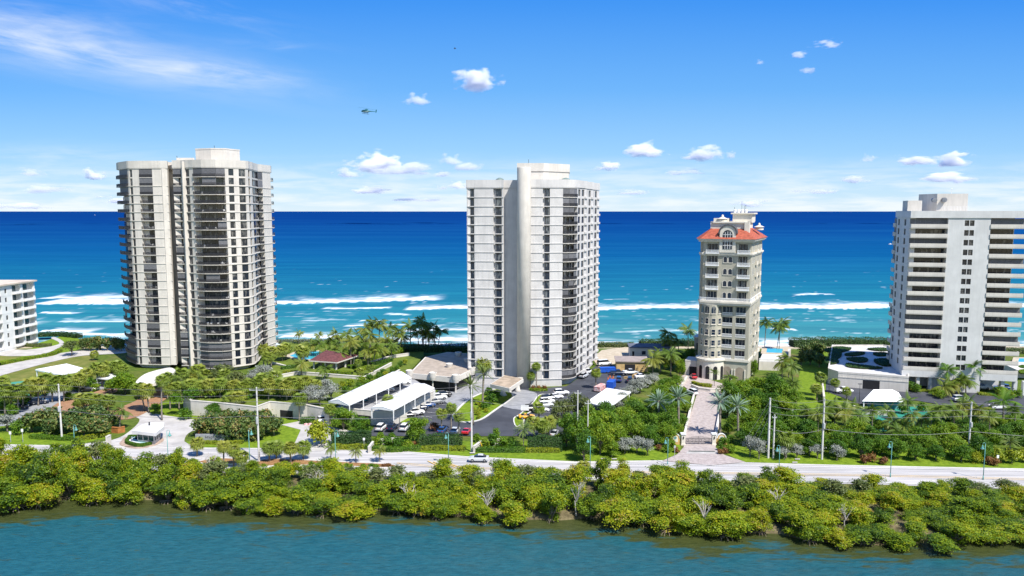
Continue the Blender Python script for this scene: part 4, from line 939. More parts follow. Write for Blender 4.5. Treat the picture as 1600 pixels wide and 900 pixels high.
def limbs_mesh(name, seed, L, m, tr=.16, z_fork=.35, roots=0, spread=.5):
    r = random.Random(seed); mb = MB(); zt = min(l[0][2] for l in L); zf_ = max(.5, zt * z_fork + .3)
    mb.tube([(0, 0, -.4), (r.uniform(-.1, .1), r.uniform(-.1, .1), zf_ * .5), (0, 0, zf_)], [tr * 1.4, tr, tr * .9], 7)
    for c, q in L: mb.tube([(0, 0, zf_ - .1), (c[0] * .35 + r.uniform(-.2, .2), c[1] * .35 + r.uniform(-.2, .2), zf_ + (c[2] - zf_) * .5), (c[0] * .8, c[1] * .8, c[2] + .1)], [tr * .75, tr * .5, tr * .2], 5)
    for i in range(roots):
        a = 2 * math.pi * i / roots + r.uniform(-.3, .3); q = r.uniform(.9, 2.0) * spread * 2
        mb.tube([(0, 0, zf_ * r.uniform(.5, .9)), (math.cos(a) * q * .6, math.sin(a) * q * .6, zf_ * .45), (math.cos(a) * q, math.sin(a) * q, -1.1)], [tr * .4, tr * .34, tr * .25], 5)
    return mb.data(name, m, True)
VAR = {}
def variants(kind, n, fn): VAR[kind] = [fn(i) for i in range(n)]
def mk(kind, **kw):
    lm, bm, roots, sd = kw.pop('lm'), kw.pop('bm', BARK), kw.pop('roots', 0), kw.pop('seed', 0)
    tr = kw.pop('tr', .16); j = kw.pop('j', .15)
    def f(i):
        r = random.Random(sd * 100 + i); k = dict(kw); k['rx'] *= r.uniform(1 - j, 1 + j); k['ry'] *= r.uniform(1 - j, 1 + j); k['z1'] *= r.uniform(1 - j * .6, 1 + j * .6)
        me, L = crown_mesh(kind + '_crown', sd * 100 + i, m=lm, **k)
        return me, limbs_mesh(kind + '_trunk', sd * 100 + i, L, bm, tr, roots=roots)
    return f
# every variant has a crown about 2 units across and is scaled when it is placed
variants('mangrove', 12, mk('mangrove', lm=L_MAN, bm=MBARK, roots=9, seed=1, j=.26, rx=3.3, ry=3.1, z0=.3, z1=5.6, nl=15, nc=470, per=14, leaf=.155, lob=(.17, .46), spread=.33, skirt=-.8, qmax=.95))
variants('broadleaf', 5, mk('broadleaf', lm=L_GRN, seed=2, rx=3.6, ry=3.5, z0=.5, z1=6.6, nl=20, nc=400, per=14, leaf=.18, lob=(.2, .42), spread=.38, tr=.2, skirt=-.75, qmax=.85))
variants('sea_grape', 5, mk('sea_grape', lm=L_SEA, seed=3, rx=2.6, ry=2.5, z0=.2, z1=4.2, nl=12, nc=210, per=9, leaf=.26, lob=(.3, .5), spread=.36, skirt=-.7))
variants('olive', 3, mk('olive', lm=L_OLI, seed=4, rx=2.7, ry=2.7, z0=1.0, z1=5.4, nl=12, nc=150, per=11, leaf=.2, lob=(.28, .46), spread=.42))
variants('buttonwood', 4, mk('buttonwood', lm=L_SIL, seed=5, rx=2.3, ry=2.1, z0=1.0, z1=3.9, nl=12, nc=160, per=12, leaf=.13, lob=(.28, .46), spread=.34, tr=.12))
variants('shrub', 5, mk('shrub', lm=L_YEL, seed=6, rx=1.5, ry=1.4, z0=.1, z1=1.9, nl=8, nc=90, per=10, leaf=.15, lob=(.4, .6), spread=.22, skirt=-.9, tr=.06))
variants('green_shrub', 5, mk('green_shrub', lm=L_GRN, seed=7, rx=1.5, ry=1.4, z0=.1, z1=1.9, nl=8, nc=90, per=10, leaf=.15, lob=(.4, .6), spread=.22, skirt=-.9, tr=.06))
variants('bronze_shrub', 3, mk('bronze_shrub', lm=L_BRO, seed=8, rx=1.2, ry=1.1, z0=.1, z1=1.4, nl=7, nc=60, per=9, leaf=.16, lob=(.4, .6), spread=.24, skirt=-.9, tr=.06))
variants('flower', 2, mk('flower', lm=L_FLW, seed=9, rx=1.5, ry=.8, z0=.05, z1=.7, nl=6, nc=70, per=9, leaf=.09, lob=(.4, .6), spread=.2, skirt=-.9, tr=.04))

def frond_rows(mb, p0, dirv, L, arch, nseg, wl, leafang, droop, taper=1.0, twist=0.0, stub=0.1):
    """pinnate frond: a curved rib with a leaflet on either side at each step"""
    d = Vector(dirv).normalized(); side = d.cross(Vector((0, 0, 1))).normalized(); p = Vector(p0); prev = p.copy(); st = L / nseg; pts = [p.copy()]
    for i in range(nseg):
        d = (d + Vector((0, 0, -arch / nseg))).normalized(); p = p + d * st; pts.append(p.copy())
        if i < nseg * stub: continue
        f = i / nseg; w_l = wl * math.sin(math.pi * min(1, .22 + .80 * f) ** .9) * taper; up = side.cross(d).normalized()
        for s_ in (-1, 1):
            tip = p + (side * s_ * math.cos(leafang) + d * math.sin(leafang)) * w_l + Vector((0, 0, -1)) * droop * w_l + up * twist * w_l
            a = p - d * st * .5; b_ = p + d * st * .52
            mb.add([a, b_, tip], [(0, 1, 2)])
    w0 = .045
    for a, b_ in zip(pts[:-1], pts[1:]): mb.add([a - side * w0, a + side * w0, b_ + side * w0 * .7, b_ - side * w0 * .7], [(0, 1, 2, 3)])
def tint_faces(me, groups, r):
    t = np.concatenate([np.full(n, v) for n, v in groups]); at = me.attributes.new('tint', 'FLOAT', 'FACE'); at.data.foreach_set('value', t.astype(np.float32))
def palm_crown(kind, seed):
    r = random.Random(seed); mb = MB(); gr = []
    def done(t):
        k = len(mb.f) - sum(g[0] for g in gr); gr.append((k, min(1, max(0, t))))
    if kind == 'coconut':
        n = 22
        for i in range(n):
            a = i * 2.4 + r.uniform(-.2, .2); e = r.uniform(-.35, 1.15) if i else 1.3
            frond_rows(mb, (0, 0, 0), (math.cos(a) * math.cos(e), math.sin(a) * math.cos(e), math.sin(e)), r.uniform(2.5, 3.2), r.uniform(1.1, 1.7), 13, r.uniform(.75, .95), .45, r.uniform(.55, .8)); done(.75 - .45 * (e + .35) / 1.5 + r.uniform(-.15, .15))
    elif kind == 'royal':
        for i in range(17):
            a = i * 2.4 + r.uniform(-.2, .2); e = r.uniform(-.1, 1.3)
            frond_rows(mb, (0, 0, 0), (math.cos(a) * math.cos(e), math.sin(a) * math.cos(e), math.sin(e)), r.uniform(2.4, 3.0), r.uniform(1.2, 1.6), 13, .85, .5, .5, twist=r.uniform(-.4, .4)); done(r.uniform(.1, .6))
    elif kind in ('date', 'green_date'):
        for i in range(44 if kind == 'date' else 40):
            a = i * 2.4 + r.uniform(-.2, .2); e = r.uniform(-.42, 1.35)
            frond_rows(mb, (0, 0, 0), (math.cos(a) * math.cos(e), math.sin(a) * math.cos(e), math.sin(e)), r.uniform(2.5, 3.0), r.uniform(.35, .75), 14, .42, .8, .12, twist=.25, stub=.08); done(r.uniform(0, 1) if e > -.2 else .0)
    elif kind == 'sabal':
        n = 46
        for i in range(n):
            a = i * 2.4 + r.uniform(-.25, .25); e = math.asin(max(-1, min(1, -.80 + 1.75 * i / n))) + r.uniform(-.1, .1); L = r.uniform(.7, .95)
            d = Vector((math.cos(a) * math.cos(e), math.sin(a) * math.cos(e), math.sin(e))); side = d.cross(Vector((0, 0, 1))).normalized(); c = d * L
            mb.add([side * .03, c + side * .03, c - side * .03, side * -.03], [(0, 1, 2, 3)])
            up = side.cross(d); bl = r.uniform(.75, .98)
            for k in range(9):
                t0 = (k - 4.5) / 9 * 3.6; t1 = (k - 3.5) / 9 * 3.6; tm = (t0 + t1) / 2
                q = lambda t, l, dr: c + (d * math.cos(t) + side * math.sin(t)) * l * bl + up * (-.22 * l * l) + Vector((0, 0, -dr))
                mb.add([c, q(t0, .62, .02), q(tm, 1.12, .22 + .1 * abs(tm)), q(t1, .62, .02)], [(0, 1, 2, 3)])
            done(.25 + .5 * (i / n) * r.uniform(.6, 1.2) if i > 6 else 1.0)
    elif kind == 'fan':                                       # low saw palmetto like cluster
        for i in range(26):
            a = i * 2.4; e = r.uniform(.15, 1.2); frond_rows(mb, (0, 0, 0), (math.cos(a) * math.cos(e), math.sin(a) * math.cos(e), math.sin(e)), r.uniform(1.4, 2.0), 1.0, 7, .4, .6, .3); done(r.uniform(0, 1))
    me = mb.data(kind + '_crown', {'coconut': L_COC, 'royal': L_GRN, 'date': L_DAT, 'green_date': L_DTG, 'sabal': L_SAB, 'fan': L_DTG}[kind])
    tint_faces(me, gr, r); return me
PALM = {k: [palm_crown(k, 31 * i + len(k)) for i in range(n)] for k, n in (('coconut', 5), ('sabal', 5), ('date', 3), ('green_date', 3), ('royal', 3), ('fan', 2))}
DEF = dict(coconut=(3.0, .14), sabal=(1.75, .17), date=(2.8, .24), green_date=(2.8, .24), royal=(2.8, .17), fan=(1.8, .08))
def palm_trunk(h, r, lean, kind):
    mb = MB(); lx, ly = lean
    n = 6; pts = [(lx * (i / n) ** 1.7, ly * (i / n) ** 1.7, -.3 + (h + .3) * i / n) for i in range(n + 1)]
    rs = [r * (1.35 - .35 * min(1, i / 1.5)) for i in range(n + 1)]
    if kind == 'royal': rs = [r * q for q in (1.3, 1.2, 1.25, 1.2, 1.0, .8, .75)]
    mb.tube(pts, rs, 8)
    if kind in ('sabal', 'date', 'green_date'): mb.tube([(lx * .93, ly * .93, h * .93), (lx, ly, h - .1), (lx, ly, h + .25)], [r * 1.1, r * 1.9, r * .9], 8)
    return mb
_pc = [0]
LOOKS = dict(coconut=('coconut_palm', 'coconut palm', 'palm tree'), sabal=('sabal_palm', 'sabal palm', 'palm tree'), date=('date_palm', 'silver date palm', 'palm tree'),
             green_date=('date_palm', 'tall green date palm', 'palm tree'), royal=('royal_palm', 'feathery royal palm', 'palm tree'), fan=('fan_palm', 'low spiky palm', 'palm'))
def palm(kind, cx, cy, by, where, rad=None, z0=0.0, bx=None, look=None, group=None, d=None):
    """crown seen at photo (cx, cy), foot at photo height by on ground z0; rad = crown radius in photo pixels"""
    _pc[0] += 1; r = random.Random(_pc[0] * 7 + 1)
    bxp = cx if bx is None else bx
    x, y = G(bxp, by, z0); D = y * cp + (CZ - z0) * sn
    h = max(.4, zat(cy, y) - z0); lx = xat(cx, y, z0 + h) - x
    sz = (rad * (1.3 if kind in ('coconut', 'royal') else 1.08) * D / FPX if rad else DEF[kind][0]) / DEF[kind][0]
    nm, lk, ct = LOOKS[kind]
    o = thing(nm, look or lk, where, ct, (x, y, z0), group=group or 'palms of the shore gardens', px=cx)
    tr = palm_trunk(h, DEF[kind][1] * max(.7, min(1.2, sz)), (lx, r.uniform(-.3, .3)), kind)
    obj('trunk', tr.data('trunk', PBARK, True), o)
    c = obj('crown', r.choice(PALM[kind]), o, (lx, 0, h)); c.rotation_euler = (r.uniform(-.12, .12), r.uniform(-.12, .12), r.uniform(0, 6.28)); c.scale = (sz, sz, sz * r.uniform(.88, 1.05))
    return o
KNAME = dict(mangrove='mangrove_tree', broadleaf='broadleaf_tree', sea_grape='sea_grape_bush', olive='olive_green_tree', buttonwood='silver_buttonwood', shrub='yellow_green_shrub', green_shrub='green_shrub', bronze_shrub='bronze_shrub', flower='flower_clump')
KLOOK = dict(mangrove='mangrove tree', broadleaf='dense green tree', sea_grape='broad sea grape bush', olive='loose olive green tree', buttonwood='silver grey buttonwood', shrub='yellow green shrub', green_shrub='round green shrub', bronze_shrub='bronze red shrub', flower='clump of pink flowers')
NATR = dict(mangrove=(3.3, 5.6), broadleaf=(3.3, 6.6), sea_grape=(2.6, 4.2), olive=(2.7, 5.4), buttonwood=(2.3, 3.9), shrub=(1.5, 1.9), green_shrub=(1.5, 1.9), bronze_shrub=(1.2, 1.4), flower=(1.5, .7))
def tree_at(kind, x, y, z0, sr, sh, where, look=None, group=None, share=False, px=None, cat=None, seed=0):
    r = random.Random(seed * 13 + round(x * 10) * 7 + round(y * 10)); v = r.choice(VAR[kind])
    o = thing(KNAME[kind], look or KLOOK[kind], where, cat or ('shrub' if 'shrub' in kind or kind in ('sea_grape', 'flower') else 'tree'), (x, y, z0), group=group or KLOOK[kind] + 's', share=share, px=px)
    a = r.uniform(0, 6.28)
    for nm, me in (('crown', v[0]), ('trunk', v[1])):
        c = obj(nm, me, o); c.rotation_euler = (0, 0, a); c.scale = (sr, sr, sh)
    return o
def bush(kind, cx, cy, rx, where, by=None, ry=None, z0=0.0, **kw):
    """crown centred at photo (cx, cy), rx photo pixels in radius; its foot at photo height by"""
    ry = ry or rx * .75; by = by or cy + ry * .85
    x, y = G(cx, by, z0); D = y * cp + (CZ - z0) * sn; top = zat(cy - ry, y) - z0
    return tree_at(kind, x, y, z0, rx * D / FPX / NATR[kind][0] / 1.02, max(.25, top) / NATR[kind][1] / 1.03, where, px=cx, **kw)
def hedge(name, look, where, px_line, wd, h, m, z0=0.0, leaf=.13, dens=60, group=None, px=None):
    """clipped hedge along a photo line: leaves over a rounded box, over a dark twig core"""
    pl = [G(*p, z0) for p in px_line]; pl = spline(pl, 4, False) if len(pl) > 2 else pl
    r = np.random.default_rng(round(px_line[0][0]) + 3); P_, N_ = [], []
    for (xa, ya), (xb, yb) in zip(pl[:-1], pl[1:]):
        L = math.hypot(xb - xa, yb - ya); t = np.array([(xb - xa) / L, (yb - ya) / L]); nn = np.array([t[1], -t[0]]); n = int(L * (wd + 2 * h) * dens) + 4
        s_ = r.uniform(0, 1, n) * (wd + 2 * h); u = r.uniform(-.15, L + .15, n); wob = 1 + .10 * np.sin(u * 1.7 + xa) + r.normal(0, .05, n)
        side = np.where(s_ < h, 1, np.where(s_ > h + wd, -1, 0)); off = np.where(side != 0, side * wd / 2 * wob, s_ - h - wd / 2); z = np.where(side == 1, s_, np.where(side == -1, s_ - h - wd, h * wob))
        P_.append(np.stack([xa + t[0] * u + nn[0] * off, ya + t[1] * u + nn[1] * off, z0 + z], 1)); N_.append(np.stack([nn[0] * side, nn[1] * side, np.where(side == 0, 1.0, .45)], 1) + r.normal(0, .45, (n, 3)))
    P_, N_ = np.concatenate(P_), np.concatenate(N_)
    x, y = pl[len(pl) // 2]; o = thing(name, look, where, 'hedge', (x, y, z0), group=group, px=px or px_line[len(px_line) // 2][0])
    ti = np.clip(.45 + .5 * (fbm(P_[:, 0] / 1.3, P_[:, 1] / 1.3 + P_[:, 2], 4) - .5) * 2 + r.normal(0, .16, len(P_)), 0, 1)
    obj('leaves', leaves_mesh('leaves', P_ - np.array([x, y, z0]), N_, r.uniform(.7, 1.3, len(P_)) * leaf, ti, m, r=r), o)
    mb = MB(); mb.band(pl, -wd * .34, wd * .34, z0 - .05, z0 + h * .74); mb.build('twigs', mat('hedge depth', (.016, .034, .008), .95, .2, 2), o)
    return o

# --- the mangrove belt between the lagoon and the road
ROADN = [G(*p) for p in [(-300, 718), (0, 727), (250, 737), (500, 742), (700, 746), (1000, 752), (1350, 757), (1600, 765), (1900, 776)]]
def road_y(x): return float(np.interp(x, [p[0] for p in ROADN], [p[1] for p in ROADN]))
ZONE = [(150, 'left of the guardhouse'), (300, 'below the guardhouse'), (470, 'below the palm planted median'), (680, 'below the long clipped hedge'), (800, 'below the silver car'),
        (1000, 'below the dark green trees'), (1180, 'below the gated drive'), (1400, 'below the paired utility poles'), (1700, 'below the right tower')]
MH = [(0, 7.5), (200, 7.2), (300, 5.9), (400, 4.9), (520, 4.3), (640, 4.3), (740, 4.9), (860, 6.1), (980, 5.6), (1100, 4.9), (1250, 4.3), (1400, 3.7), (1600, 3.5)]
rm_ = random.Random(11); spots = []
tries = 0
while tries < 12000:
    tries += 1; x = rm_.uniform(-128, 122); ylo = float(shore_y(x)) - 1.9; yhi = road_y(x) - 2.8 - (1.2 if x > 40 else 0); y = rm_.uniform(ylo, yhi)
    sp_ = rm_.uniform(3.3, 4.6)
    if all((x - a) ** 2 + (y - b_) ** 2 > sp_ * sp_ for a, b_ in spots): spots.append((x, y))
spots.sort(key=lambda q: q[0])
for i, (x, y) in enumerate(spots):
    px = PX(x, y, 2); f = (y - shore_y(x)) / max(4, road_y(x) - 2.8 - shore_y(x)); zone = next(z_ for l_, z_ in ZONE if px < l_ or l_ == 1700)
    row = "overhanging the lagoon" if f < .30 else ('in the middle of the belt' if f < .68 else 'on its roadside edge')
    hh = np.interp(px, [q[0] for q in MH], [q[1] for q in MH]); hh *= (.78 if f < .3 else .92 if f < .68 else .88) * rm_.uniform(.68, 1.22)
    kk = rm_.random(); k = 'mangrove'; lk = 'mangrove tree'
    if f > .55 and kk < .20: k, lk = 'olive', 'thin olive grey tree'
    o = tree_at(k, x, y, -.1 if f > .3 else -.7, rm_.uniform(.74, 1.34) * (1.0 if k == 'mangrove' else 1.1), hh / NATR[k][1], f'{row} {zone}', look=lk, group='trees of the mangrove belt', share=True, px=px, cat='mangrove' if k == 'mangrove' else 'tree', seed=i)
for i, (px, py) in enumerate(((497, 745), (640, 765), (905, 800), (1100, 800), (1320, 800), (330, 720), (1215, 775), (760, 790), (80, 735))):
    x, y = G(px, py + 26); y = max(y, float(shore_y(x)) + .5); y = min(y, road_y(x) - 2); r = random.Random(i + 50); h = np.interp(px, [q[0] for q in MH], [q[1] for q in MH]) * r.uniform(.9, 1.1); o = thing('bare_tree', 'leafless pale grey branching tree', 'poking out of the mangroves', 'bare tree', (x, y, -.3), group='bare trees in the mangroves', px=px)
    mb = MB(); mb.tube([(0, 0, 0), (r.uniform(-.3, .3), 0, h * .45)], [.13, .09], 6); obj('trunk', mb.data('trunk', mat('dead wood', (0.46, .42, .38), .9, .15, 2)), o); mb = MB()
    for k in range(9):
        a = r.uniform(0, 6.28); p1 = Vector((math.cos(a) * r.uniform(.3, .9), math.sin(a) * .6, h * r.uniform(.6, .8))); p2 = p1 + Vector((math.cos(a) * r.uniform(.4, 1.2), math.sin(a), h * r.uniform(.12, .3))); mb.tube([(0, 0, h * .42), p1, p2], [.07, .05, .02], 5)
        for j in range(3): mb.tube([p1.lerp(p2, .4 + .2 * j), p2 + Vector((r.uniform(-.8, .8), r.uniform(-.6, .6), r.uniform(-.1, .6)))], [.035, .014], 4)
    obj('crown', mb.data('branches', mat('dead wood', (0.46, .42, .38))), o)
# bare driftwood branches reaching over the water
for px, py, sc in ((505, 790, 1.0), (540, 792, .8), (1000, 806, .8), (395, 792, .7), (890, 790, .7), (1335, 838, .7)):
    x, y = G(px, py + 6, -.6); r = random.Random(px); mb = MB()
    for i in range(8):
        a = R(-160 + 140 * i / 7) + r.uniform(-.2, .2); L = r.uniform(1.8, 3.4) * sc; p1 = Vector((math.cos(a) * L * .5, math.sin(a) * L * .4, r.uniform(.5, 1.3))); p2 = Vector((math.cos(a) * L, math.sin(a) * L * .8, r.uniform(-.1, 1.2)))
        mb.tube([(0, .8, .3), p1, p2], [.1 * sc, .06 * sc, .03], 5)
        for j in range(2): mb.tube([p1, p1 + Vector((r.uniform(-.8, .8), r.uniform(-1, 0), r.uniform(-.2, .8))) * sc], [.05 * sc, .02], 4)
    o = tag(obj('bare_branch', mb.data('bare_branch', mat('dead wood', (0.46, .42, .38), .9, .15, 2)), None, (x, y, -.5)), 'tangle of bare grey branches', 'reaching over the lagoon from the mangroves', 'branch', 'bare branches', px)
# ---------------------------------------------------------------- terraces, garages, small buildings
def px_poly(p, z): return [G(*q, z) for q in p]
def cen(pl): return (sum(p[0] for p in pl) / len(pl), sum(p[1] for p in pl) / len(pl))
TZ = 3.5
terr = px_poly([(286, 616), (298, 627), (345, 631), (400, 637), (422, 629), (480, 634), (513, 639)], TZ) + px_poly([(580, 606), (640, 580), (662, 556), (662, 538), (540, 534), (440, 534), (432, 560), (400, 585)], TZ)
lw = MB(); lw.prism([(x, y) for x, y in terr], -.05, TZ); struct('terrace', lw, mat('terrace lawn', (0.15, 0.19, 0.03), .9, scale=.4, spec=.1, col2=(.085, .125, .02)))
def wall_thing(name, look, where, pxl, zb, zt, z0=0.0, th=.35, m=None, px=None, cat='wall', parts=None):
    pl = [G(*p, zt) for p in pxl]; c = pl[len(pl) // 2]
    o = thing(name, look, where, cat, (c[0], c[1], z0), px=px or pxl[len(pxl) // 2][0])
    mb = MB(); mb.band(pl, -th, th * .2, zb, zt); mb.build('wall', m or STUC, o)
    mb = MB(); mb.band(pl, -th - .06, th * .2 + .08, zt + .002, zt + .16); mb.build('coping', m or STUC, o)
    return o, pl
o, pl = wall_thing('retaining_wall', 'long white retaining wall stepping in and out', 'behind the sea grapes, holding up the garden terrace', [(286, 615), (298, 626), (345, 630), (400, 636), (422, 628), (480, 633), (514, 640)], 0, 4.2)
mb = MB(); F, L = frame(pl[4], pl[5]); mb.fbox(F, 3.2, 7.2, -.2, .12, 0, 2.2); mb.build('garage_opening', DARK, o)
# covered parking deck and its ramp walls
deck = px_poly([(514, 640), (581, 645), (616, 647), (680, 613), (640, 588), (575, 612)], 3.0)
dk = MB(); dk.prism(deck, -.04, 3.0); struct('parking_deck', dk, mat('deck concrete', (.36, .36, .37), .85, .1, .3))
o, pl = wall_thing('parking_deck_wall', 'white parapet wall of the raised parking deck', 'around the two long white carports', [(514, 636), (581, 642), (616, 643), (680, 610)], 0, 3.9)
F, L = frame(pl[0], pl[1]); mb = MB(); mb.fbox(F, L * .60, L * .97, -.2, .10, 0, 2.5); mb.build('garage_opening', DARK, o)
CVM = mat('white canvas', (0.80, .80, .79), .7, .03, .4)
def carport(where, nl, nr, fr, fl, zb, ze, rise, posts, look='long white gabled carport on slim white posts'):
    q = [G(*p, ze) for p in (nl, nr, fr, fl)]; c = cen(q); o = thing('carport', look, where, 'carport', (c[0], c[1], zb), group='white carports')
    mn = ((q[0][0] + q[1][0]) / 2, (q[0][1] + q[1][1]) / 2); mf = ((q[2][0] + q[3][0]) / 2, (q[2][1] + q[3][1]) / 2)
    mb = MB(); v = [(*p, ze) for p in q] + [(*mn, ze + rise), (*mf, ze + rise)] + [(*p, ze - .25) for p in q]
    mb.add(v, [(0, 3, 5, 4), (1, 4, 5, 2), (0, 4, 1), (3, 2, 5), (0, 1, 7, 6), (1, 2, 8, 7), (2, 3, 9, 8), (3, 0, 6, 9), (6, 7, 8, 9)])
    mb.build('roof', CVM, o)
    mb = MB(); ns = 14
    for i in range(ns + 1):
        f = i / ns; L_ = lambda a, b: (q[a][0] + (q[b][0] - q[a][0]) * f, q[a][1] + (q[b][1] - q[a][1]) * f); rd = (mn[0] + (mf[0] - mn[0]) * f, mn[1] + (mf[1] - mn[1]) * f)
        mb.tube([(*L_(0, 3), ze + .01), (*rd, ze + rise + .01), (*L_(1, 2), ze + .01)], .05, 4)
    mb.build('roof_seams', mat('seam grey', (.52, .52, .52), .7), o)
    for i in range(posts):
        f = (i + .05) / (posts - 1 + .1)
        for a, b in ((0, 3), (1, 2)):
            x, y = q[a][0] + (q[b][0] - q[a][0]) * f, q[a][1] + (q[b][1] - q[a][1]) * f
            mb = MB(); mb.box(x - .11, y - .11, zb, x + .11, y + .11, ze - .2); mb.build('post', WHITEM, o)
    return o
carport('on the parking deck beside the garden', (513, 627), (545, 633), (643, 590), (613, 581), 3.0, 6.2, 1.0, 6)
carport('on the parking deck beside the grass strip', (580, 637), (614, 641), (679, 606), (648, 599), 3.0, 5.9, .6, 5)
# garage roof terrace with planters
gt = px_poly([(640, 583), (712, 590), (737, 578), (737, 553), (700, 550), (664, 558)], 5.0); c = cen(gt)
o = thing('roof_terrace', 'raised garage roof terrace with a white parapet', 'left of the central tower', 'terrace', (c[0], c[1], 0), px=690)
mb = MB(); mb.prism(gt, 3.3, 5.0); mb.build('slab', WARM, o)
mb = MB(); mb.prism(offs(gt if sum(gt[i - 1][0] * gt[i][1] - gt[i][0] * gt[i - 1][1] for i in range(len(gt))) > 0 else gt[::-1], -.5, True), 5.0, 5.04); mb.build('paving', mat('terrace tile', (.40, .335, .27), .85, .1, .4), o)  # tile colour lowered to stand in for shade over the terrace
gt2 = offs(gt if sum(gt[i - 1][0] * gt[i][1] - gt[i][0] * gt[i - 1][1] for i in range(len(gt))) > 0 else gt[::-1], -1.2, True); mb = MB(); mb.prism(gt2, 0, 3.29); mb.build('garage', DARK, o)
for p in ((640, 583), (676, 586.5), (712, 590), (737, 578)):
    x, y = G(*p, 5.0); mb = MB(); mb.lathe([(.9, 3.4), (1.15, 4.4), (1.3, 5.9), (1.1, 5.95), (1.0, 5.6), (.05, 5.6)], x, y + .3, 14); mb.build('planter', STUC, o); mb = MB(); mb.box(x - .2, y + .2, 0, x + .2, y + .6, 3.4); mb.build('column', STUC, o)
# terrace planters in the shade near the tower
for i, (px, py) in enumerate(((702, 574), (716, 556), (730, 566))):
    x, y = G(px, py, 5.0); mb = MB(); mb.lathe([(.9, 0), (1.2, 1.0), (1.25, 1.3), (1.0, 1.35), (.05, 1.2)], 0, 0, 14); tag(obj('planter', mb.data('planter', STUC), None, (x, y, 5.05)), 'round white planter', 'on the shaded garage roof terrace', 'planter', 'roof terrace planters', px)
# pool pavilion
q = px_poly([(483, 563), (527, 566), (560, 555), (516, 549)], 6.6); c = cen(q)
o = thing('pool_pavilion', 'low pavilion with a maroon hipped roof', 'beside the turquoise garden pool', 'pavilion', (c[0], c[1], TZ), px=525)
mb = MB(); A = [q[0][0] * .62 + q[3][0] * .38 + 2.6, q[0][1] * .5 + q[3][1] * .5]; Bq = [q[1][0] * .5 + q[2][0] * .5 - 2.6, q[1][1] * .5 + q[2][1] * .5]
mb.add([(*p, 6.6) for p in q] + [(*A, 8.6), (*Bq, 8.6)], [(0, 1, 5, 4), (1, 2, 5), (2, 3, 4, 5), (3, 0, 4), (3, 2, 1, 0)]); mb.build('roof', mat('maroon shingle', (.15, .055, .055), .9, .2, 1.5), o)
qq = offs(q if sum(q[i - 1][0] * q[i][1] - q[i][0] * q[i - 1][1] for i in range(4)) > 0 else q[::-1], -1.2, True)
mb = MB(); mb.band(q if sum(q[i - 1][0] * q[i][1] - q[i][0] * q[i - 1][1] for i in range(4)) > 0 else q[::-1], -.3, .05, 6.2, 6.58, closed=True); mb.build('fascia', STUC, o)
for i in range(4):
    for f in (0, .5):
        x = qq[i][0] + (qq[(i + 1) % 4][0] - qq[i][0]) * f; y = qq[i][1] + (qq[(i + 1) % 4][1] - qq[i][1]) * f; mb = MB(); mb.box(x - .25, y - .25, TZ, x + .25, y + .25, 6.25); mb.build('column', STUC, o)
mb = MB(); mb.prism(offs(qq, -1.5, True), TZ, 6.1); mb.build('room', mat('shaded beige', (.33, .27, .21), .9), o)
POOLM = mat('pool water', (0.05, 0.42, 0.52), .08, .08, .3, .5)
def pool(where, pxp, z, look, px):
    pl = px_poly(pxp, z); pl = pl if sum(pl[i - 1][0] * pl[i][1] - pl[i][0] * pl[i - 1][1] for i in range(len(pl))) > 0 else pl[::-1]
    c = cen(pl); o = thing('swimming_pool', look, where, 'pool', (c[0], c[1], z), px=px)
    mb = MB(); mb.add([(x, y, z + .05) for x, y in pl], [tuple(range(len(pl)))]); mb.build('water', POOLM, o)
    mb = MB(); mb.band(pl, -.1, 1.8, z - .1, z + .09, closed=True); mb.build('pool_deck', SAND, o)
pool('in the terrace garden behind the palms', [(452, 556), (470, 549), (500, 549), (518, 552), (500, 561), (470, 562)], TZ, 'turquoise swimming pool', 485)
pool('on the deck right of the khaki tower', [(1197, 551), (1222, 552), (1224, 545), (1198, 544)], 3.2, 'small bright blue swimming pool', 1210)
pool('far right behind the white tower', [(1590, 566), (1625, 566), (1622, 560), (1592, 560)], 1.0, 'sliver of swimming pool', 1598)
# garden walls and benches of the terrace
for i, l in enumerate(([(428, 588), (465, 581), (530, 586), (570, 589), (612, 567)], [(424, 566), (447, 572), (470, 571)], [(578, 566), (612, 556), (640, 552)], [(588, 600), (625, 578)])):
    wall_thing('garden_wall', 'low white garden wall', 'winding through the terrace lawn', l, TZ - .05, TZ + (.9 if i != 1 else .5), TZ, .45)
# beach railing
def railing(where, pxl, z, h=1.1, look='low dark railing'):
    pl = [G(*p, z) for p in pxl]; c = pl[len(pl) // 2]; o = thing('railing', look, where, 'railing', (c[0], c[1], z), px=pxl[len(pxl) // 2][0])
    mb = MB(); [mb.band(pl, -.03, .03, z + q, z + q + .08) for q in (h, h * .5, .1)]; mb.build('rail', mat('blue grey rail', (.12, .16, .2), .6), o)
    mb = MB()
    for (xa, ya), (xb, yb) in zip(pl[:-1], pl[1:]):
        n = max(1, int(math.hypot(xb - xa, yb - ya) / 2.2))
        for k in range(n + 1): x, y = xa + (xb - xa) * k / n, ya + (yb - ya) * k / n; mb.box(x - .05, y - .05, z - .05, x + .05, y + .05, z + h - .003)
    mb.build('posts', mat('blue grey rail', (.12, .16, .2)), o)
railing('along the seaward edge of the pool garden', [(432, 536), (500, 537), (545, 536)], TZ)
railing('along the seaward edge behind the shaded palms', [(620, 538), (740, 538)], TZ)
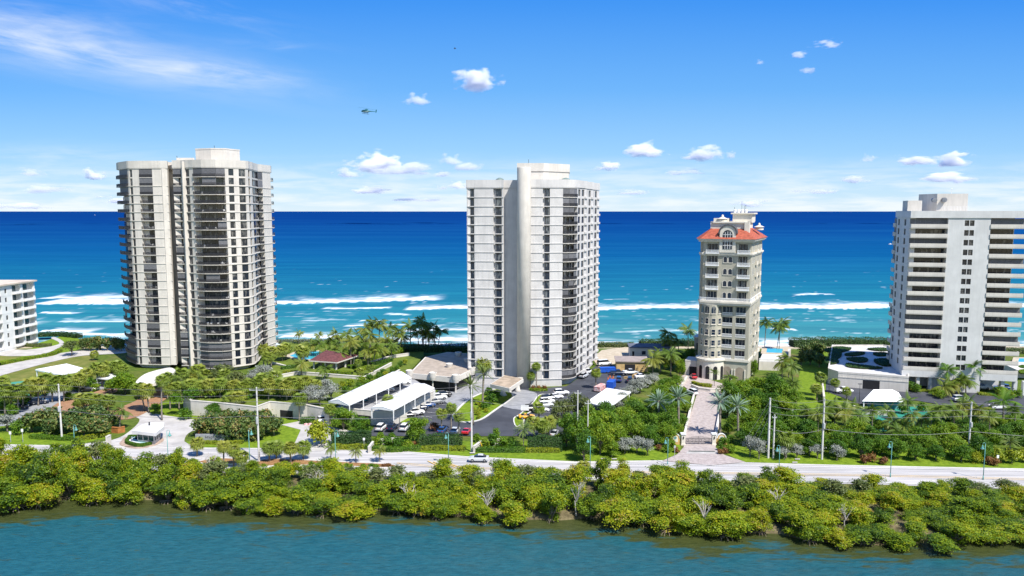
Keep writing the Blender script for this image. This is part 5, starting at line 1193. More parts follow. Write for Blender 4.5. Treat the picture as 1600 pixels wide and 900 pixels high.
# guardhouse at the entrance
gp = px_poly([(205, 681), (240, 687), (258, 679), (258, 662), (232, 664)], 0.0)
rp = px_poly([(206, 674), (243, 678), (256, 668), (256.5, 661), (236, 661), (222, 664)], 3.3); rp = rp if sum(rp[i - 1][0] * rp[i][1] - rp[i][0] * rp[i - 1][1] for i in range(6)) > 0 else rp[::-1]
c = cen(rp); o = thing('guardhouse', 'small white flat roofed guardhouse with dark windows', 'at the entrance drive', 'guardhouse', (c[0], c[1], 0), px=232)
mb = MB(); mb.prism(rp, 2.7, 3.5); mb.build('roof', ROOFW, o)
inn = offs(rp, -1.0, True); mb = MB(); mb.prism(inn, 0, .95); mb.build('wall', STUC, o); mb = MB(); mb.prism(offs(inn, -.05, True), .95, 2.7); mb.build('window', GLT, o)
mb = MB()
for i in range(6):
    for f in (0, .33, .66): x = inn[i][0] + (inn[(i + 1) % 6][0] - inn[i][0]) * f; y = inn[i][1] + (inn[(i + 1) % 6][1] - inn[i][1]) * f; mb.box(x - .09, y - .09, .95, x + .09, y + .09, 2.7)
mb.build('mullions', STUC, o); x, y = c; mb = MB(); mb.tube([(x - 1, y + 1, 3.45), (x - 1, y + 1, 4.3)], .2, 8); mb.build('roof_vent', RAIL, o)
pl = spline(px_poly([(196, 694), (215, 699), (236, 696), (248, 689), (240, 686), (205, 684), (199, 688)], 0), 4); pl = pl if sum(pl[i - 1][0] * pl[i][1] - pl[i][0] * pl[i - 1][1] for i in range(len(pl))) > 0 else pl[::-1]
c = cen(pl); o = thing('fountain_bed', 'rounded white fountain basin ringed by a low hedge', 'in front of the guardhouse', 'fountain', (c[0], c[1], 0), px=222)
mb = MB(); mb.prism(offs(pl, 1.2, True), 0, .14); mb.build('kerb', mat('tan kerb', (.42, .31, .24), .9), o)
mb = MB(); mb.prism(offs(pl, -.9, True), .14, .55); mb.build('basin', WHITEM, o); ip = offs(pl, -1.7, True); mb = MB(); mb.add([(x, y, .565) for x, y in ip], [tuple(range(len(ip)))]); mb.build('water', mat('pale water', (.42, .66, .68), .1), o)
mb = MB(); mb.band(pl, -.75, .05, .14, .85, closed=True); hb = mb.build('hedge_ring', mat('clipped hedge', (.055, .12, .012), .9, .3, 3, .1), o)
# left garden carport and small sheds
q = px_poly([(55, 577), (92, 585), (137, 577), (104, 568)], 4.2); c = cen(q); o = thing('carport', 'flat white carport roof', 'beyond the sabal palms on the left', 'carport', (c[0], c[1], 0), px=95, group='white carports'); mb = MB(); mb.prism(q, 3.75, 4.2); mb.build('roof', CVM, o)
for p in q: mb = MB(); x, y = p[0] * .94 + c[0] * .06, p[1] * .94 + c[1] * .06; mb.box(x - .14, y - .14, 0, x + .14, y + .14, 3.75); mb.build('post', WHITEM, o)
q = px_poly([(150, 590), (178, 594), (196, 586), (170, 580)], 3.2); c = cen(q); o = thing('carport', 'flat white carport roof', 'beside the left tower', 'carport', (c[0], c[1], 0), px=172, group='white carports'); mb = MB(); mb.prism(q, 2.85, 3.2); mb.build('roof', CVM, o)
for p in q: mb = MB(); x, y = p[0] * .94 + c[0] * .06, p[1] * .94 + c[1] * .06; mb.box(x - .12, y - .12, 0, x + .12, y + .12, 2.85); mb.build('post', WHITEM, o)
# flat canopy beside the central tower's parking
q = px_poly([(916, 628), (951, 637), (986, 612), (948, 606)], 3.6); c = cen(q); o = thing('carport', 'broad flat white carport roof', 'right of the central tower behind the dark trees', 'carport', (c[0], c[1], 0), px=950, group='white carports'); mb = MB(); mb.prism(q, 3.25, 3.6); mb.build('roof', CVM, o)
for p in q: mb = MB(); x, y = p[0] * .92 + c[0] * .08, p[1] * .92 + c[1] * .08; mb.box(x - .12, y - .12, 0, x + .12, y + .12, 3.25); mb.build('post', WHITEM, o)
# timber work shed and beach house
def shed(name, look, where, pxf, depth, h, m, openings=(), roofm=None, z0=0.0, cat='building', px=None, over=.4):
    a, b = G(*pxf[0], z0), G(*pxf[1], z0); F, L = frame(a, b); c = (a[0] + b[0]) / 2, (a[1] + b[1]) / 2
    o = thing(name, look, where, cat, (c[0], c[1], z0), px=px); mb = MB(); mb.fbox(F, 0, L, -depth, 0, z0, z0 + h); mb.build('wall', m, o)
    mb = MB(); mb.fbox(F, -over, L + over, -depth - over, over, z0 + h + .002, z0 + h + .35); mb.build('roof', roofm or ROOFW, o)
    for k in openings: mb = MB(); mb.fbox(F, L * k[0], L * k[1], -.1, .05, z0 + k[2], z0 + k[3]); mb.build(k[4] if len(k) > 4 else 'window', DARK if len(k) > 4 else GL1, o)
    return o
shed('work_shed', 'open timber fronted work shed with a grey flat roof', 'among the parked work vehicles', ((963, 580), (1012, 581)), 9, 3.4, mat('raw plywood', (.56, .39, .17), .85, .12, .6), ((.27, .6, 0, 2.6, 'door_opening'),), mat('shed roof', (.33, .28, .26), .9, .1, .5))
shed('beach_house', 'low pale beach house with small windows', 'beyond the timber work shed', ((984, 560), (1046, 561)), 8, 4.2, WARM, ((.30, .40, 1.6, 3.0), (.06, .11, .3, 2.8, 'door'), (.62, .70, 1.6, 3.0)), mat('dark flat roof', (.12, .13, .16), .9))
pool('in front of the low beach house', [(972, 570), (1010, 571), (1010, 566), (974, 565)], .3, 'narrow lap pool', 990)
shed('garden_pavilion', 'small stone pavilion with a stepped roof', 'behind the left shoulder of the khaki tower', ((1084, 566), (1096, 567)), 6, 9.5, mat('stone', (.44, .40, .34), .9, .1, .6), ((.3, .7, 3, 7.5),), STUC)
# garage ramp wall and pool deck of the khaki tower
shed('garage_ramp', 'pale garage entrance block with a dark doorway', 'left of the khaki tower base', ((1070, 586), (1094, 588)), 7, 5.0, WARM, ((.28, .98, 0, 3.2, 'door_opening'),), STUC, over=.05)
wall_thing('ramp_wall', 'pale sloping ramp wall', 'beside the garage entrance of the khaki tower', [(1056, 592), (1060, 604), (1067, 600), (1074, 588)], 0, 1.1)
q = px_poly([(1186, 565), (1217, 566), (1236, 545), (1196, 541)], 3.1); c = cen(q); o = thing('pool_terrace', 'raised white pool terrace with a balustrade', 'right of the khaki tower', 'terrace', (c[0], c[1], 0), px=1205)
mb = MB(); mb.prism(q, 0, 3.1); mb.build('wall', STUC, o); mb = MB(); F, L = frame(q[0], q[1])
for u in np.arange(.1, L, .3): mb.fbox(F, u - .07, u + .07, -.2, -.05, 3.1, 4.1)
mb.fbox(F, 0, L, -.25, 0, 4.1, 4.25); mb.build('balustrade', WHITEM, o)
# podium with roof garden beside the right tower
PZ = 4.6
q = px_poly([(1294, 578), (1310, 583), (1420, 591), (1420, 546), (1380, 541), (1300, 541)], PZ); c = cen(q)
o = thing('podium_garage', 'wide white podium garage with a paved roof garden', 'left of the right tower', 'garage', (c[0], c[1], 0), px=1350)
qc = q if sum(q[i - 1][0] * q[i][1] - q[i][0] * q[i - 1][1] for i in range(6)) > 0 else q[::-1]
mb = MB(); mb.prism(qc, 0, PZ); mb.build('wall', STUC, o); mb = MB(); mb.band(qc, -.35, .06, PZ, PZ + .6, closed=True); mb.build('parapet', STUC, o)
mb = MB(); mb.prism(offs(qc, -.4, True), PZ, PZ + .03); mb.build('paving', mat('pale path', (.55, .54, .53), .9, .06, .4), o)
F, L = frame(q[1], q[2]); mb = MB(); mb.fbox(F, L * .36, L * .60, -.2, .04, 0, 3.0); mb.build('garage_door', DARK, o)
mb = MB(); mb.fbox(F, 0, L, -.02, .10, 3.2, 3.6); mb.build('ledge', STUC, o)
def blob(pxp, z, h, name, look, where, m, px, cat='planting bed', group=None):
    pl = spline(px_poly(pxp, z), 5); pl = pl if sum(pl[i - 1][0] * pl[i][1] - pl[i][0] * pl[i - 1][1] for i in range(len(pl))) > 0 else pl[::-1]
    c = cen(pl); o = thing(name, look, where, cat, (c[0], c[1], z), px=px, group=group); n = len(pl)
    r = np.random.default_rng(int(px)); xs = np.array(pl); k = int(abs(sum(pl[i - 1][0] * pl[i][1] - pl[i][0] * pl[i - 1][1] for i in range(n))) / 2 * 26) + 40
    x0, y0, x1, y1 = xs[:, 0].min(), xs[:, 1].min(), xs[:, 0].max(), xs[:, 1].max(); P_ = r.uniform((x0, y0), (x1, y1), (k * 2, 2)); ins = np.zeros(len(P_), bool); j = n - 1
    for i in range(n):
        c_ = ((xs[i, 1] > P_[:, 1]) != (xs[j, 1] > P_[:, 1])) & (P_[:, 0] < (xs[j, 0] - xs[i, 0]) * (P_[:, 1] - xs[i, 1]) / (xs[j, 1] - xs[i, 1] + 1e-9) + xs[i, 0]); ins ^= c_; j = i
    P_ = P_[ins]; P3_ = np.stack([P_[:, 0] - c[0], P_[:, 1] - c[1], h * r.uniform(.75, 1.05, len(P_))], 1)
    obj('leaves', leaves_mesh('leaves', P3_, np.array([0, 0, 1.0]) + r.normal(0, .4, (len(P_), 3)), r.uniform(.8, 1.4, len(P_)) * .2, np.clip(r.normal(.4, .25, len(P_)), 0, 1), m, r=r), o)
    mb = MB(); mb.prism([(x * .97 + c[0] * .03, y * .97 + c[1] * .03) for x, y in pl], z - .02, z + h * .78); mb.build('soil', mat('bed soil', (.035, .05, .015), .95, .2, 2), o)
for p in ([(1294, 557), (1300, 551), (1315, 553), (1312, 560), (1300, 562)], [(1288, 548), (1305, 543), (1330, 545), (1320, 550), (1300, 552)], [(1320, 554), (1345, 551), (1352, 553), (1342, 556), (1325, 557)], [(1322, 561), (1350, 560), (1356, 565), (1340, 567)], [(1324, 569), (1350, 572), (1380, 576), (1350, 577), (1324, 574)],
          [(1364, 553), (1382, 552), (1388, 556), (1372, 557)], [(1366, 563), (1390, 562), (1400, 570), (1384, 573), (1370, 569)], [(1290, 563), (1306, 562), (1311, 567), (1300, 570), (1290, 569)], [(1355, 546), (1380, 545), (1395, 548), (1372, 549)]):
    blob(p, PZ + .05, .55, 'roof_garden_bed', 'dark green planting bed', 'on the podium roof garden', L_DRK, cen(p)[0], group='roof garden beds')
for p in ([(1592, 573), (1615, 571), (1620, 575), (1598, 577)], [(1592, 580), (1615, 578), (1620, 583), (1598, 585)]): blob(p, 2.2, .5, 'roof_garden_bed', 'green planting bed', 'right of the right tower', L_GRN, 1596, group='roof garden beds')
shed('annexe', 'low white annexe', 'at the right edge behind the tower porch', ((1590, 590), (1640, 592)), 16, 2.2, STUC, (), STUC, px=1599, over=.05)
# tennis shelter with a white hipped roof
q = px_poly([(1347, 627), (1413, 628), (1404, 613), (1362, 613)], 3.4); c = cen(q); o = thing('tennis_shelter', 'open shelter with a white hipped fabric roof', 'beside the green court below the right tower', 'shelter', (c[0], c[1], 0), px=1380)
mb = MB(); a, b = (c[0] - 3.2, c[1]), (c[0] + 2.2, c[1]); mb.add([(*p, 3.4) for p in q] + [(*a, 5.6), (*b, 5.6)], [(0, 1, 5, 4), (1, 2, 5), (2, 3, 4, 5), (3, 0, 4), (3, 2, 1, 0)]); mb.build('roof', CVM, o)
for p in q: mb = MB(); x, y = p[0] * .92 + c[0] * .08, p[1] * .92 + c[1] * .08; mb.box(x - .12, y - .12, 0, x + .12, y + .12, 3.42); mb.build('post', WHITEM, o)
mb = MB(); mb.box(c[0] - 3.6, c[1] - 2, 0, c[0] + 4, c[1] + 2.4, 2.2); mb.build('room', mat('teal wall', (.10, .25, .27), .8), o)
wall_thing('low_wall', 'plain white wall', 'between the green court and the car park', [(1332, 634), (1352, 640), (1398, 643)], 0, 1.6)
wall_thing('low_wall', 'tall thin white wall', 'at the end of the podium car park', [(1284, 596), (1287, 620)], 0, 2.2)
# gate of the private drive
GY = mat('gate yellow stucco', (.62, .40, .15), .85, .1, .6)
for s_, px, side in ((-1, 1067, 'left'), (1, 1115, 'right')):
    x, y = G(px, 695); o = thing('gate_pier', 'square cream gate pier with a lantern', f'on the {side} side of the drive gate', 'gate pier', (x, y, 0), px=px)
    mb = MB(); mb.box(x - .45, y - .45, 0, x + .45, y + .45, 2.7); mb.box(x - .55, y - .55, .003, x + .55, y + .55, .35); mb.build('pier', CREAM, o); mb = MB(); mb.box(x - .62, y - .62, 2.7, x + .62, y + .62, 2.95); mb.build('cap', WHITEM, o)
    mb = MB(); mb.lathe([(.02, 1.55), (.13, 1.7), (.16, 2.1), (.05, 2.3), (.02, 2.32)], x, y - .55, 8); mb.build('lantern', RAIL, o)
    F = ((x + (.5 if s_ > 0 else -3.3), y), (1, 0), (0, -1)); ox = F[0][0] + 1.4
    o = thing('gate_wall', 'ochre gate wall with an arched niche', f'beside the {side} gate pier', 'wall', (ox, y, 0), px=px + 9 * s_); mb = MB(); mb.fbox(F, 0, 2.8, -.35, 0, 0, 1.5); mb.build('wall', GY, o)
    mb = MB(); arch(mb, F, 1.4, 2.0, 1.505, 1.7, -.34, .02, 12); mb.build('arch', GY, o); mb = MB(); arch(mb, F, 1.4, 1.3, .7, 1.7, .0, .04, 12); mb.build('niche', CREAM, o)
    A_ = [(1.18 * math.cos(a), 1.7 + 1.18 * math.sin(a)) for a in np.linspace(0, math.pi, 13)]; B_ = [(1.0 * math.cos(a), 1.7 + 1.0 * math.sin(a)) for a in np.linspace(0, math.pi, 13)]; mb = MB()
    P = lambda u, d, z: (F[0][0] + 1.4 + u, y - d, z)
    mb.add([P(u, d, z) for d in (.1, -.4) for u, z in A_] + [P(u, d, z) for d in (.1, -.4) for u, z in B_], [(j, j + 1, 14 + j, 13 + j) for j in range(12)] + [(j, 26 + j, 27 + j, j + 1) for j in range(12)]); mb.build('arch_trim', WHITEM, o)
    mb = MB(); mb.lathe([(.3, 0), (.3, .05)], 0, 0, 12); q_ = mb; q_.v = [(ox + vx, y - .045 - vz, 1.75 + vy) for vx, vy, vz in q_.v]; q_.build('medallion', mat('teal glass', (.10, .30, .32), .3), o)
xa, ya = G(1071, 695); xb, yb = G(1111, 695); o = thing('driveway_gate', 'dark wrought iron double gate with scrollwork', 'across the paved drive between the cream piers', 'gate', ((xa + xb) / 2, ya, 0), px=1091)
for a, b in ((xa, (xa + xb) / 2 - .03), ((xa + xb) / 2 + .03, xb)):
    mb = MB(); n = 14
    for i in range(n + 1): x = a + (b - a) * i / n; mb.box(x - .03, ya - .03, .08, x + .03, ya + .03, 1.7 + .5 * math.sin(math.pi * (.5 * i / n if a == xa else .5 + .5 * i / n)))
    for z in (.08, .75, 1.55): mb.box(a, ya - .04, z, b, ya + .04, z + .07)
    for k in range(3):
        cx = a + (b - a) * (k + .5) / 3; mb.tube([(cx + .28 * math.cos(t), ya - .05, 1.15 + .28 * math.sin(t)) for t in np.linspace(0, 6.28, 11)], .035, 4, False)
    mb.build('gate_leaf', RAIL, o)
for px in (1019, 1032):
    x, y = G(px, 694); mb = MB(); mb.box(-.7, -.4, 0, .7, .4, .25); mb.box(-.6, -.32, .251, .6, .32, 1.0); mb.box(-.75, -.45, 1.001, .75, .45, 1.2); tag(obj('stone_bench', mb.data('stone_bench', CREAM), None, (x, y, 0)), 'cream pedestal block', 'among shrubs left of the drive gate', 'pedestal', 'pedestals', px)
# drive side walls
wall_thing('drive_wall', 'low white boundary wall', 'along the left side of the paved drive', [(1066, 690), (1072, 672), (1077, 650), (1081, 632), (1085, 617)], 0, .9, m=WARM)
wall_thing('drive_wall', 'low white boundary wall', 'along the right side of the paved drive', [(1118, 690), (1121, 668), (1126, 640)], 0, .9, m=WARM)
wall_thing('planter_wall', 'curved low white planter wall', 'around the khaki tower entrance', [(1080, 601), (1092, 606), (1110, 608.5), (1125, 608)], 0, .9, m=WARM)
wall_thing('swoop_wall', 'white wall sweeping down to a point', 'behind the tall roadside hedge', [(577, 699), (584, 690), (600, 686), (625, 685)], 0, 1.5)
wall_thing('swoop_wall', 'white wall sweeping down to a point', 'behind the roadside utility pole', [(741, 698), (752, 690), (768, 687), (788, 686)], 0, 1.6)
# entrance name wall; its lettering is too small to read in the photograph
x, y = G(333, 689); o = thing('name_wall', 'low grey entrance wall with dark lettering', 'under the sea grapes beside the entrance drive', 'sign wall', (x, y, 0), px=333)
mb = MB(); mb.box(x - 4.4, y, 0, x + 4.4, y + .4, 1.7); mb.build('wall', mat('grey stone', (.30, .31, .33), .85, .12, .8), o)
mb = MB(); r = random.Random(3)
for i in range(9): h = .42 if i else .62; u = x - 1.9 + i * .46; mb.box(u, y - .04, .75, u + .09, y - .003, .75 + h); mb.box(u + .09, y - .04, .75 + h * (.75 if i % 2 else .1), u + .33, y - .003, .75 + h * (1.0 if i % 2 else .3))
mb.build('lettering', RAIL, o)
x, y = G(313, 682); mb = MB(); mb.lathe([(.55, 0), (.62, .5), (.5, 1.3), (.3, 2.0), (.02, 2.25)], 0, 0, 10); tag(obj('orange_cover', mb.data('orange_cover', mat('orange fabric', (.85, .12, .01), .7)), None, (x, y, 0)), 'tall bright orange covered post', 'left of the low grey entrance wall', 'cover', None, 313)
for i in range(2): x, y = G(262 if i else 183, 668); 
wall_thing('timber_screen', 'low orange brown timber screen', 'behind the coconut palm on the entrance drive', [(174, 668), (184, 669), (195, 667)], 0, 1.4, m=mat('orange timber', (.42, .17, .05), .8, .15, 1))
wall_thing('white_panel', 'upright white sign panel', 'at the corner of the sea grapes by the entrance', [(167, 683), (173, 680)], 0, 3.0)
# ---------------------------------------------------------------- planting of the gardens
for a in [(8, 609, 648), (28, 608, 647), (17, 614, 646)]: palm('sabal', *a, 'on the far left lawn', 15)
for a in [(70, 593, 627), (82, 599, 629), (92, 594, 627), (60, 600, 634)]: palm('sabal', *a, 'beside the grey car park on the left', 14)
for a in [(112, 592, 610), (124, 592, 614), (134, 584, 606)]: palm('sabal', *a, 'in front of the flat carport roof', 12)
for a in [(152, 574, 598), (160, 578, 604), (170, 572, 597), (183, 570, 598), (190, 577, 600)]: palm('sabal', *a, 'in the shadow left of the left tower', 12)
palm('sabal', 147, 553, 563, 'alone on the dry lawn by the beach path', 7)
for a in [(127, 622, 640), (140, 621, 641), (153, 623, 641), (169, 624, 643)]: palm('sabal', *a, 'on the island of the brown drive', 12)
palm('coconut', 190, 641, 670, 'leaning over the entrance drive', 15, bx=187)
for a, b in [((217, 607, 642), 226), ((229, 608, 645), 233)]: palm('sabal', *a, 'beside the brown drive below the white canopy', 13, bx=b)
palm('sabal', 253, 594, 657, 'standing tall alone before the white canopy', 11)
for a in [(266, 606, 640), (280, 604, 640), (284, 585, 628), (298, 600, 642), (309, 578, 620), (313, 604, 640)]: palm('sabal', *a, 'before the foot of the left tower', 13)
for a in [(328, 600, 622), (344, 599, 622), (366, 602, 622), (380, 604, 624), (392, 598, 622), (404, 599, 622), (420, 600, 624)]: palm('sabal', *a, 'on the terrace edge right of the left tower', 13, z0=TZ)
for a in [(360, 622, 648), (372, 620, 650)]: palm('sabal', *a, 'standing in front of the white retaining wall', 13)
for a in [(438, 600, 622), (456, 598, 624), (476, 597, 622), (448, 603, 626)]: palm('sabal', *a, 'on the terrace behind the long carport', 14, z0=TZ)
palm('sabal', 468, 622, 658, 'before the corner of the retaining wall', 13)
for a in [(424, 549, 572), (441, 546, 564), (447, 543, 562), (470, 546, 562), (474, 549, 565), (412, 545, 570), (418, 556, 576)]: palm('sabal', *a, 'between the left tower and the pool', 11, z0=TZ)
for a in [(471, 568, 586), (507, 576, 593)]: palm('coconut', *a, 'on the terrace lawn before the pavilion', 13, z0=TZ)
for a in [(467, 521, 537), (498, 523, 539)]: palm('coconut', *a, 'alone against the surf', 8, z0=TZ)
for a in [(501, 537, 556), (517, 534, 553), (525, 523, 548), (543, 524, 559), (548, 533, 572), (560, 524, 560), (570, 513, 550), (578, 524, 570), (583, 506, 548), (593, 505, 550), (587, 545, 570), (609, 514, 548), (554, 541, 566), (567, 538, 562)]:
    palm('coconut', *a, 'in the tall grove behind the pavilion', 14, z0=TZ, bx=a[0] + random.uniform(-4, 4))
for a in [(623, 519, 553), (628, 527, 550), (641, 510, 540), (658, 506, 546), (661, 501, 541), (666, 519, 545), (677, 512, 543), (688, 518, 542), (652, 520, 543), (671, 524, 542)]:
    palm('coconut', *a, 'in the shaded grove left of the central tower', 14, z0=TZ, bx=a[0] + random.uniform(-3, 3))
for a in [(559, 566, 577), (579, 574, 586), (563, 580, 591)]: palm('sabal', *a, 'small among the terrace hedges', 7, z0=TZ)
for a in [(499, 644, 656), (516, 638, 664)]: palm('sabal', *a, 'before the near end of the long carport', 11)
palm('sabal', 606, 623, 658, 'before the lower carport', 10)
for a in [(690, 645, 677), (705, 637, 674), (717, 650, 688)]: palm('sabal', *a, 'behind the roadside hedge near the car park', 10)
palm('green_date', 735, 603, 664, 'on the planted island', 21, bx=739)
palm('green_date', 756, 584, 634, 'on the planted island', 18, bx=754)
palm('sabal', 757, 567, 600, 'close to the central tower wall', 14)
for a in [(829, 586, 607), (838, 572, 607)]: palm('sabal', *a, 'at the foot of the round shaft', 8)
palm('sabal', 842, 637, 662, 'among the cars right of the forecourt', 11)
for a in [(834, 660, 686), (857, 659, 684), (848, 664, 688)]: palm('sabal', *a, 'behind the hedge left of the dark trees', 13)
palm('fan', 818, 672, 699, 'rising from the roadside hedge', 17)
palm('sabal', 931, 582, 608, 'beside the works car park', 9)
for a in [(1032, 555, 582), (1048, 553, 586), (1020, 560, 588)]: palm('coconut', *a, 'in front of the low beach house', 17)
for a in [(1044, 521, 556), (1075, 516, 552), (1042, 531, 558), (1060, 535, 558)]: palm('coconut', *a, 'dark against the sea left of the khaki tower', 14)
for a in [(1029, 627, 670), (1060, 622, 678)]: palm('date', *a, 'on the left of the gated drive', 20)
for a in [(1125, 628, 682), (1153, 635, 685)]: palm('date', *a, 'on the right of the gated drive', 20)
palm('coconut', 1197, 504, 557, 'beside the raised pool terrace', 13, bx=1194)
for a, b in [((1221, 505, 557), 1213), ((1218, 510, 558), 1217)]: palm('coconut', *a, 'rising from the raised pool terrace', 15, bx=b)
for a in [(1232, 560, 590), (1222, 566, 592), (1238, 572, 598)]: palm('coconut', *a, 'right of the raised pool terrace', 15)
palm('fan', 1116, 583, 604, 'at the arched entrance of the khaki tower', 10)
for a in [(1283, 589, 620), (1276, 606, 626)]: palm('sabal', *a, 'beside the thin white wall', 10)
for a in [(1305, 597, 614), (1323, 611, 626)]: palm('sabal', *a, 'beside the parked white pickup', 8)
for a in [(1304, 634, 670), (1320, 642, 676), (1290, 640, 672), (1332, 636, 668), (1278, 644, 680)]: palm('coconut', *a, 'behind the tall utility pole on the right', 17)
palm('sabal', 1228, 684, 716, 'yellowing beside the paired poles', 15)
palm('sabal', 1268, 648, 676, 'half hidden left of the tall pole', 11)
for a in [(1480, 580, 614), (1487, 601, 618), (1499, 596, 617), (1509, 594, 617), (1522, 575, 614), (1474, 604, 620)]: palm('royal' if a[0] in (1480, 1522) else 'coconut', *a, 'at the porch of the right tower', 16)
for a in [(1387, 643, 676), (1402, 672, 698), (1413, 666, 696), (1424, 647, 695), (1393, 660, 690), (1440, 654, 690)]: palm('coconut', *a, 'behind the green trees below the shelter', 15)
for a in [(1504, 634, 668), (1513, 628, 664), (1490, 640, 672), (1530, 640, 672)]: palm('coconut', *a, 'behind the right utility pole', 16)
palm('royal', 1567, 629, 672, 'standing tall near the right edge', 22)
palm('fan', 1578, 690, 712, 'low at the right edge of the thicket', 15)
for a in [(308, 692, 713), (350, 697, 734), (365, 702, 731), (378, 713, 734)]: palm('sabal', *a, 'on the median near the guardhouse', 12)
for a in [(421, 698, 722), (432, 697, 718), (454, 699, 724), (474, 698, 719)]: palm('sabal', *a, 'on the median below the left terrace', 13)
for a in [(517, 699, 722), (556, 704, 724), (593, 703, 722)]: palm('coconut', *a, 'small on the planted median', 11)
palm('sabal', 335, 722, 742, 'between the mangroves and the road', 12); palm('sabal', 955, 742, 772, 'among the mangroves below the drive', 13); palm('sabal', 912, 728, 750, 'yellowing on the mangrove edge', 12)
# sea grapes, trees and shrubs
for cx, cy, rx in ((50, 660, 20), (72, 657, 24), (98, 662, 20), (122, 655, 24), (146, 652, 24), (168, 655, 18), (84, 668, 18), (132, 668, 20), (158, 668, 18)): bush('sea_grape', cx, cy, rx, 'in the big hedge left of the entrance', ry=rx * .85)
bush('buttonwood', 12, 662, 20, 'at the left edge behind the lawn', look='silver grey shrub'); bush('green_shrub', 28, 670, 14, 'at the left edge behind the lawn')
bush('broadleaf', 196, 594, 24, 'beside the left tower canopy', ry=20, by=616); bush('broadleaf', 176, 600, 14, 'beside the left tower canopy', by=614)
bush('green_shrub', 108, 619, 10, 'beside the grey car park', by=626, look='boxy clipped bush'); bush('green_shrub', 149, 606, 9, 'beside the grey car park', by=611, look='boxy clipped bush'); bush('green_shrub', 243, 638, 10, 'on the lawn beside the brown drive', by=646); bush('green_shrub', 290, 648, 14, 'before the retaining wall', by=655)
bush('olive', 113, 543, 15, 'at the end of the beach path', by=556)
for cx, cy, rx in ((130, 536, 9), (142, 534, 10), (155, 533, 11), (168, 534, 10), (180, 535, 9), (190, 537, 8), (205, 540, 9)): bush('sea_grape', cx, cy, rx, 'in the shaded dune hedge beside the left tower', by=548, ry=9, look='dark dune bush')
for cx, cy, rx in ((335, 590, 18), (352, 585, 24), (372, 594, 18)): bush('olive', cx, cy, rx, 'at the foot of the left tower', z0=TZ, by=cy + 22, look='feathery green tree')
bush('buttonwood', 408, 582, 18, 'right of the left tower', z0=TZ, by=598); bush('buttonwood', 366, 592, 14, 'right of the left tower', z0=TZ, by=606); bush('buttonwood', 392, 590, 12, 'right of the left tower', z0=TZ, by=602)
bush('broadleaf', 332, 640, 15, 'before the white retaining wall', by=656)
for cx, cy, rx in ((315, 664, 18), (333, 660, 20), (352, 658, 22), (374, 658, 22), (396, 660, 22), (416, 658, 20), (428, 664, 18), (345, 670, 20), (372, 671, 20), (400, 672, 18)): bush('sea_grape', cx, cy, rx, 'in the big hedge right of the entrance', ry=rx * .85, by=cy + 17)
for cx, cy, rx in ((490, 611, 17), (505, 605, 19), (518, 612, 17), (500, 620, 16), (480, 619, 13)): bush('buttonwood', cx, cy, rx, 'massed left of the long carport', z0=TZ, by=cy + 14)
bush('broadleaf', 537, 653, 21, 'before the near carport', ry=17, by=672); bush('broadleaf', 565, 664, 20, 'before the parking deck', ry=14, by=680, look='spreading yellow green tree'); bush('shrub', 501, 676, 22, 'beside the dark clipped hedge', ry=20, by=694, look='round yellow green tree')
bush('broadleaf', 655, 668, 20, 'before the car park', ry=20, by=692, look='dark loose tree'); bush('bronze_shrub', 679, 668, 9, 'beside the dark loose tree')
for cx, cy, rx in ((590, 690, 10), (604, 692, 13), (622, 693, 13), (638, 694, 10), (595, 680, 8), (612, 681, 8)): bush('green_shrub', cx, cy, rx, 'behind the curved low hedge', by=cy + 8)
bush('bronze_shrub', 646, 694, 6, 'at the end of the curved low hedge'); bush('shrub', 640, 679, 8, 'behind the curved low hedge')
for cx, cy, rx in ((757, 692, 10), (770, 689, 12), (785, 691, 12), (800, 690, 10), (745, 682, 8), (775, 678, 9)): bush('green_shrub', cx, cy, rx, 'below the central driveway', by=cy + 9)
for cx, cy, rx in ((880, 640, 18), (897, 632, 17), (914, 638, 17), (868, 646, 12)): bush('olive', cx, cy, rx, 'behind the dark roadside trees', by=cy + 26, ry=rx)
for cx, cy, rx in ((885, 668, 20), (903, 674, 24), (925, 664, 26), (948, 660, 24), (938, 680, 22), (962, 672, 20), (912, 690, 18), (945, 640, 18)): bush('broadleaf', cx, cy, rx, 'in the dark clump by the road', by=cy + 30, ry=rx * 1.05)
for cx, cy, rx in ((975, 650, 20), (995, 642, 20), (1010, 658, 20), (985, 668, 18), (1012, 640, 18), (1030, 648, 16), (1040, 634, 15), (1052, 640, 15), (1046, 660, 18), (1065, 652, 12), (1040, 676, 16), (1018, 676, 16), (1070, 632, 10), (1030, 612, 15), (1048, 608, 14), (1062, 612, 12), (1040, 598, 12)):
    bush('broadleaf', cx, cy, rx, 'in the thicket left of the gated drive', by=cy + rx * 1.3, ry=rx * .95)
for cx, cy, rx in ((1000, 602, 16), (1012, 594, 14), (985, 612, 15), (972, 622, 14), (964, 632, 12), (1022, 590, 11), (990, 600, 13)): bush('buttonwood', cx, cy, rx, 'along the works car park', by=cy + 12)
for cx, cy, rx in ((1140, 612, 18), (1160, 604, 20), (1182, 602, 20), (1204, 604, 20), (1224, 612, 18), (1240, 622, 14), (1150, 632, 18), (1175, 628, 20), (1200, 628, 20), (1224, 636, 20), (1180, 652, 20), (1205, 656, 20), (1232, 660, 18), (1170, 672, 18), (1195, 680, 18), (1240, 682, 16), (1145, 655, 14)):
    bush('broadleaf', cx, cy, rx, 'in the thicket right of the gated drive', by=cy + rx * 1.25, ry=rx * .9)
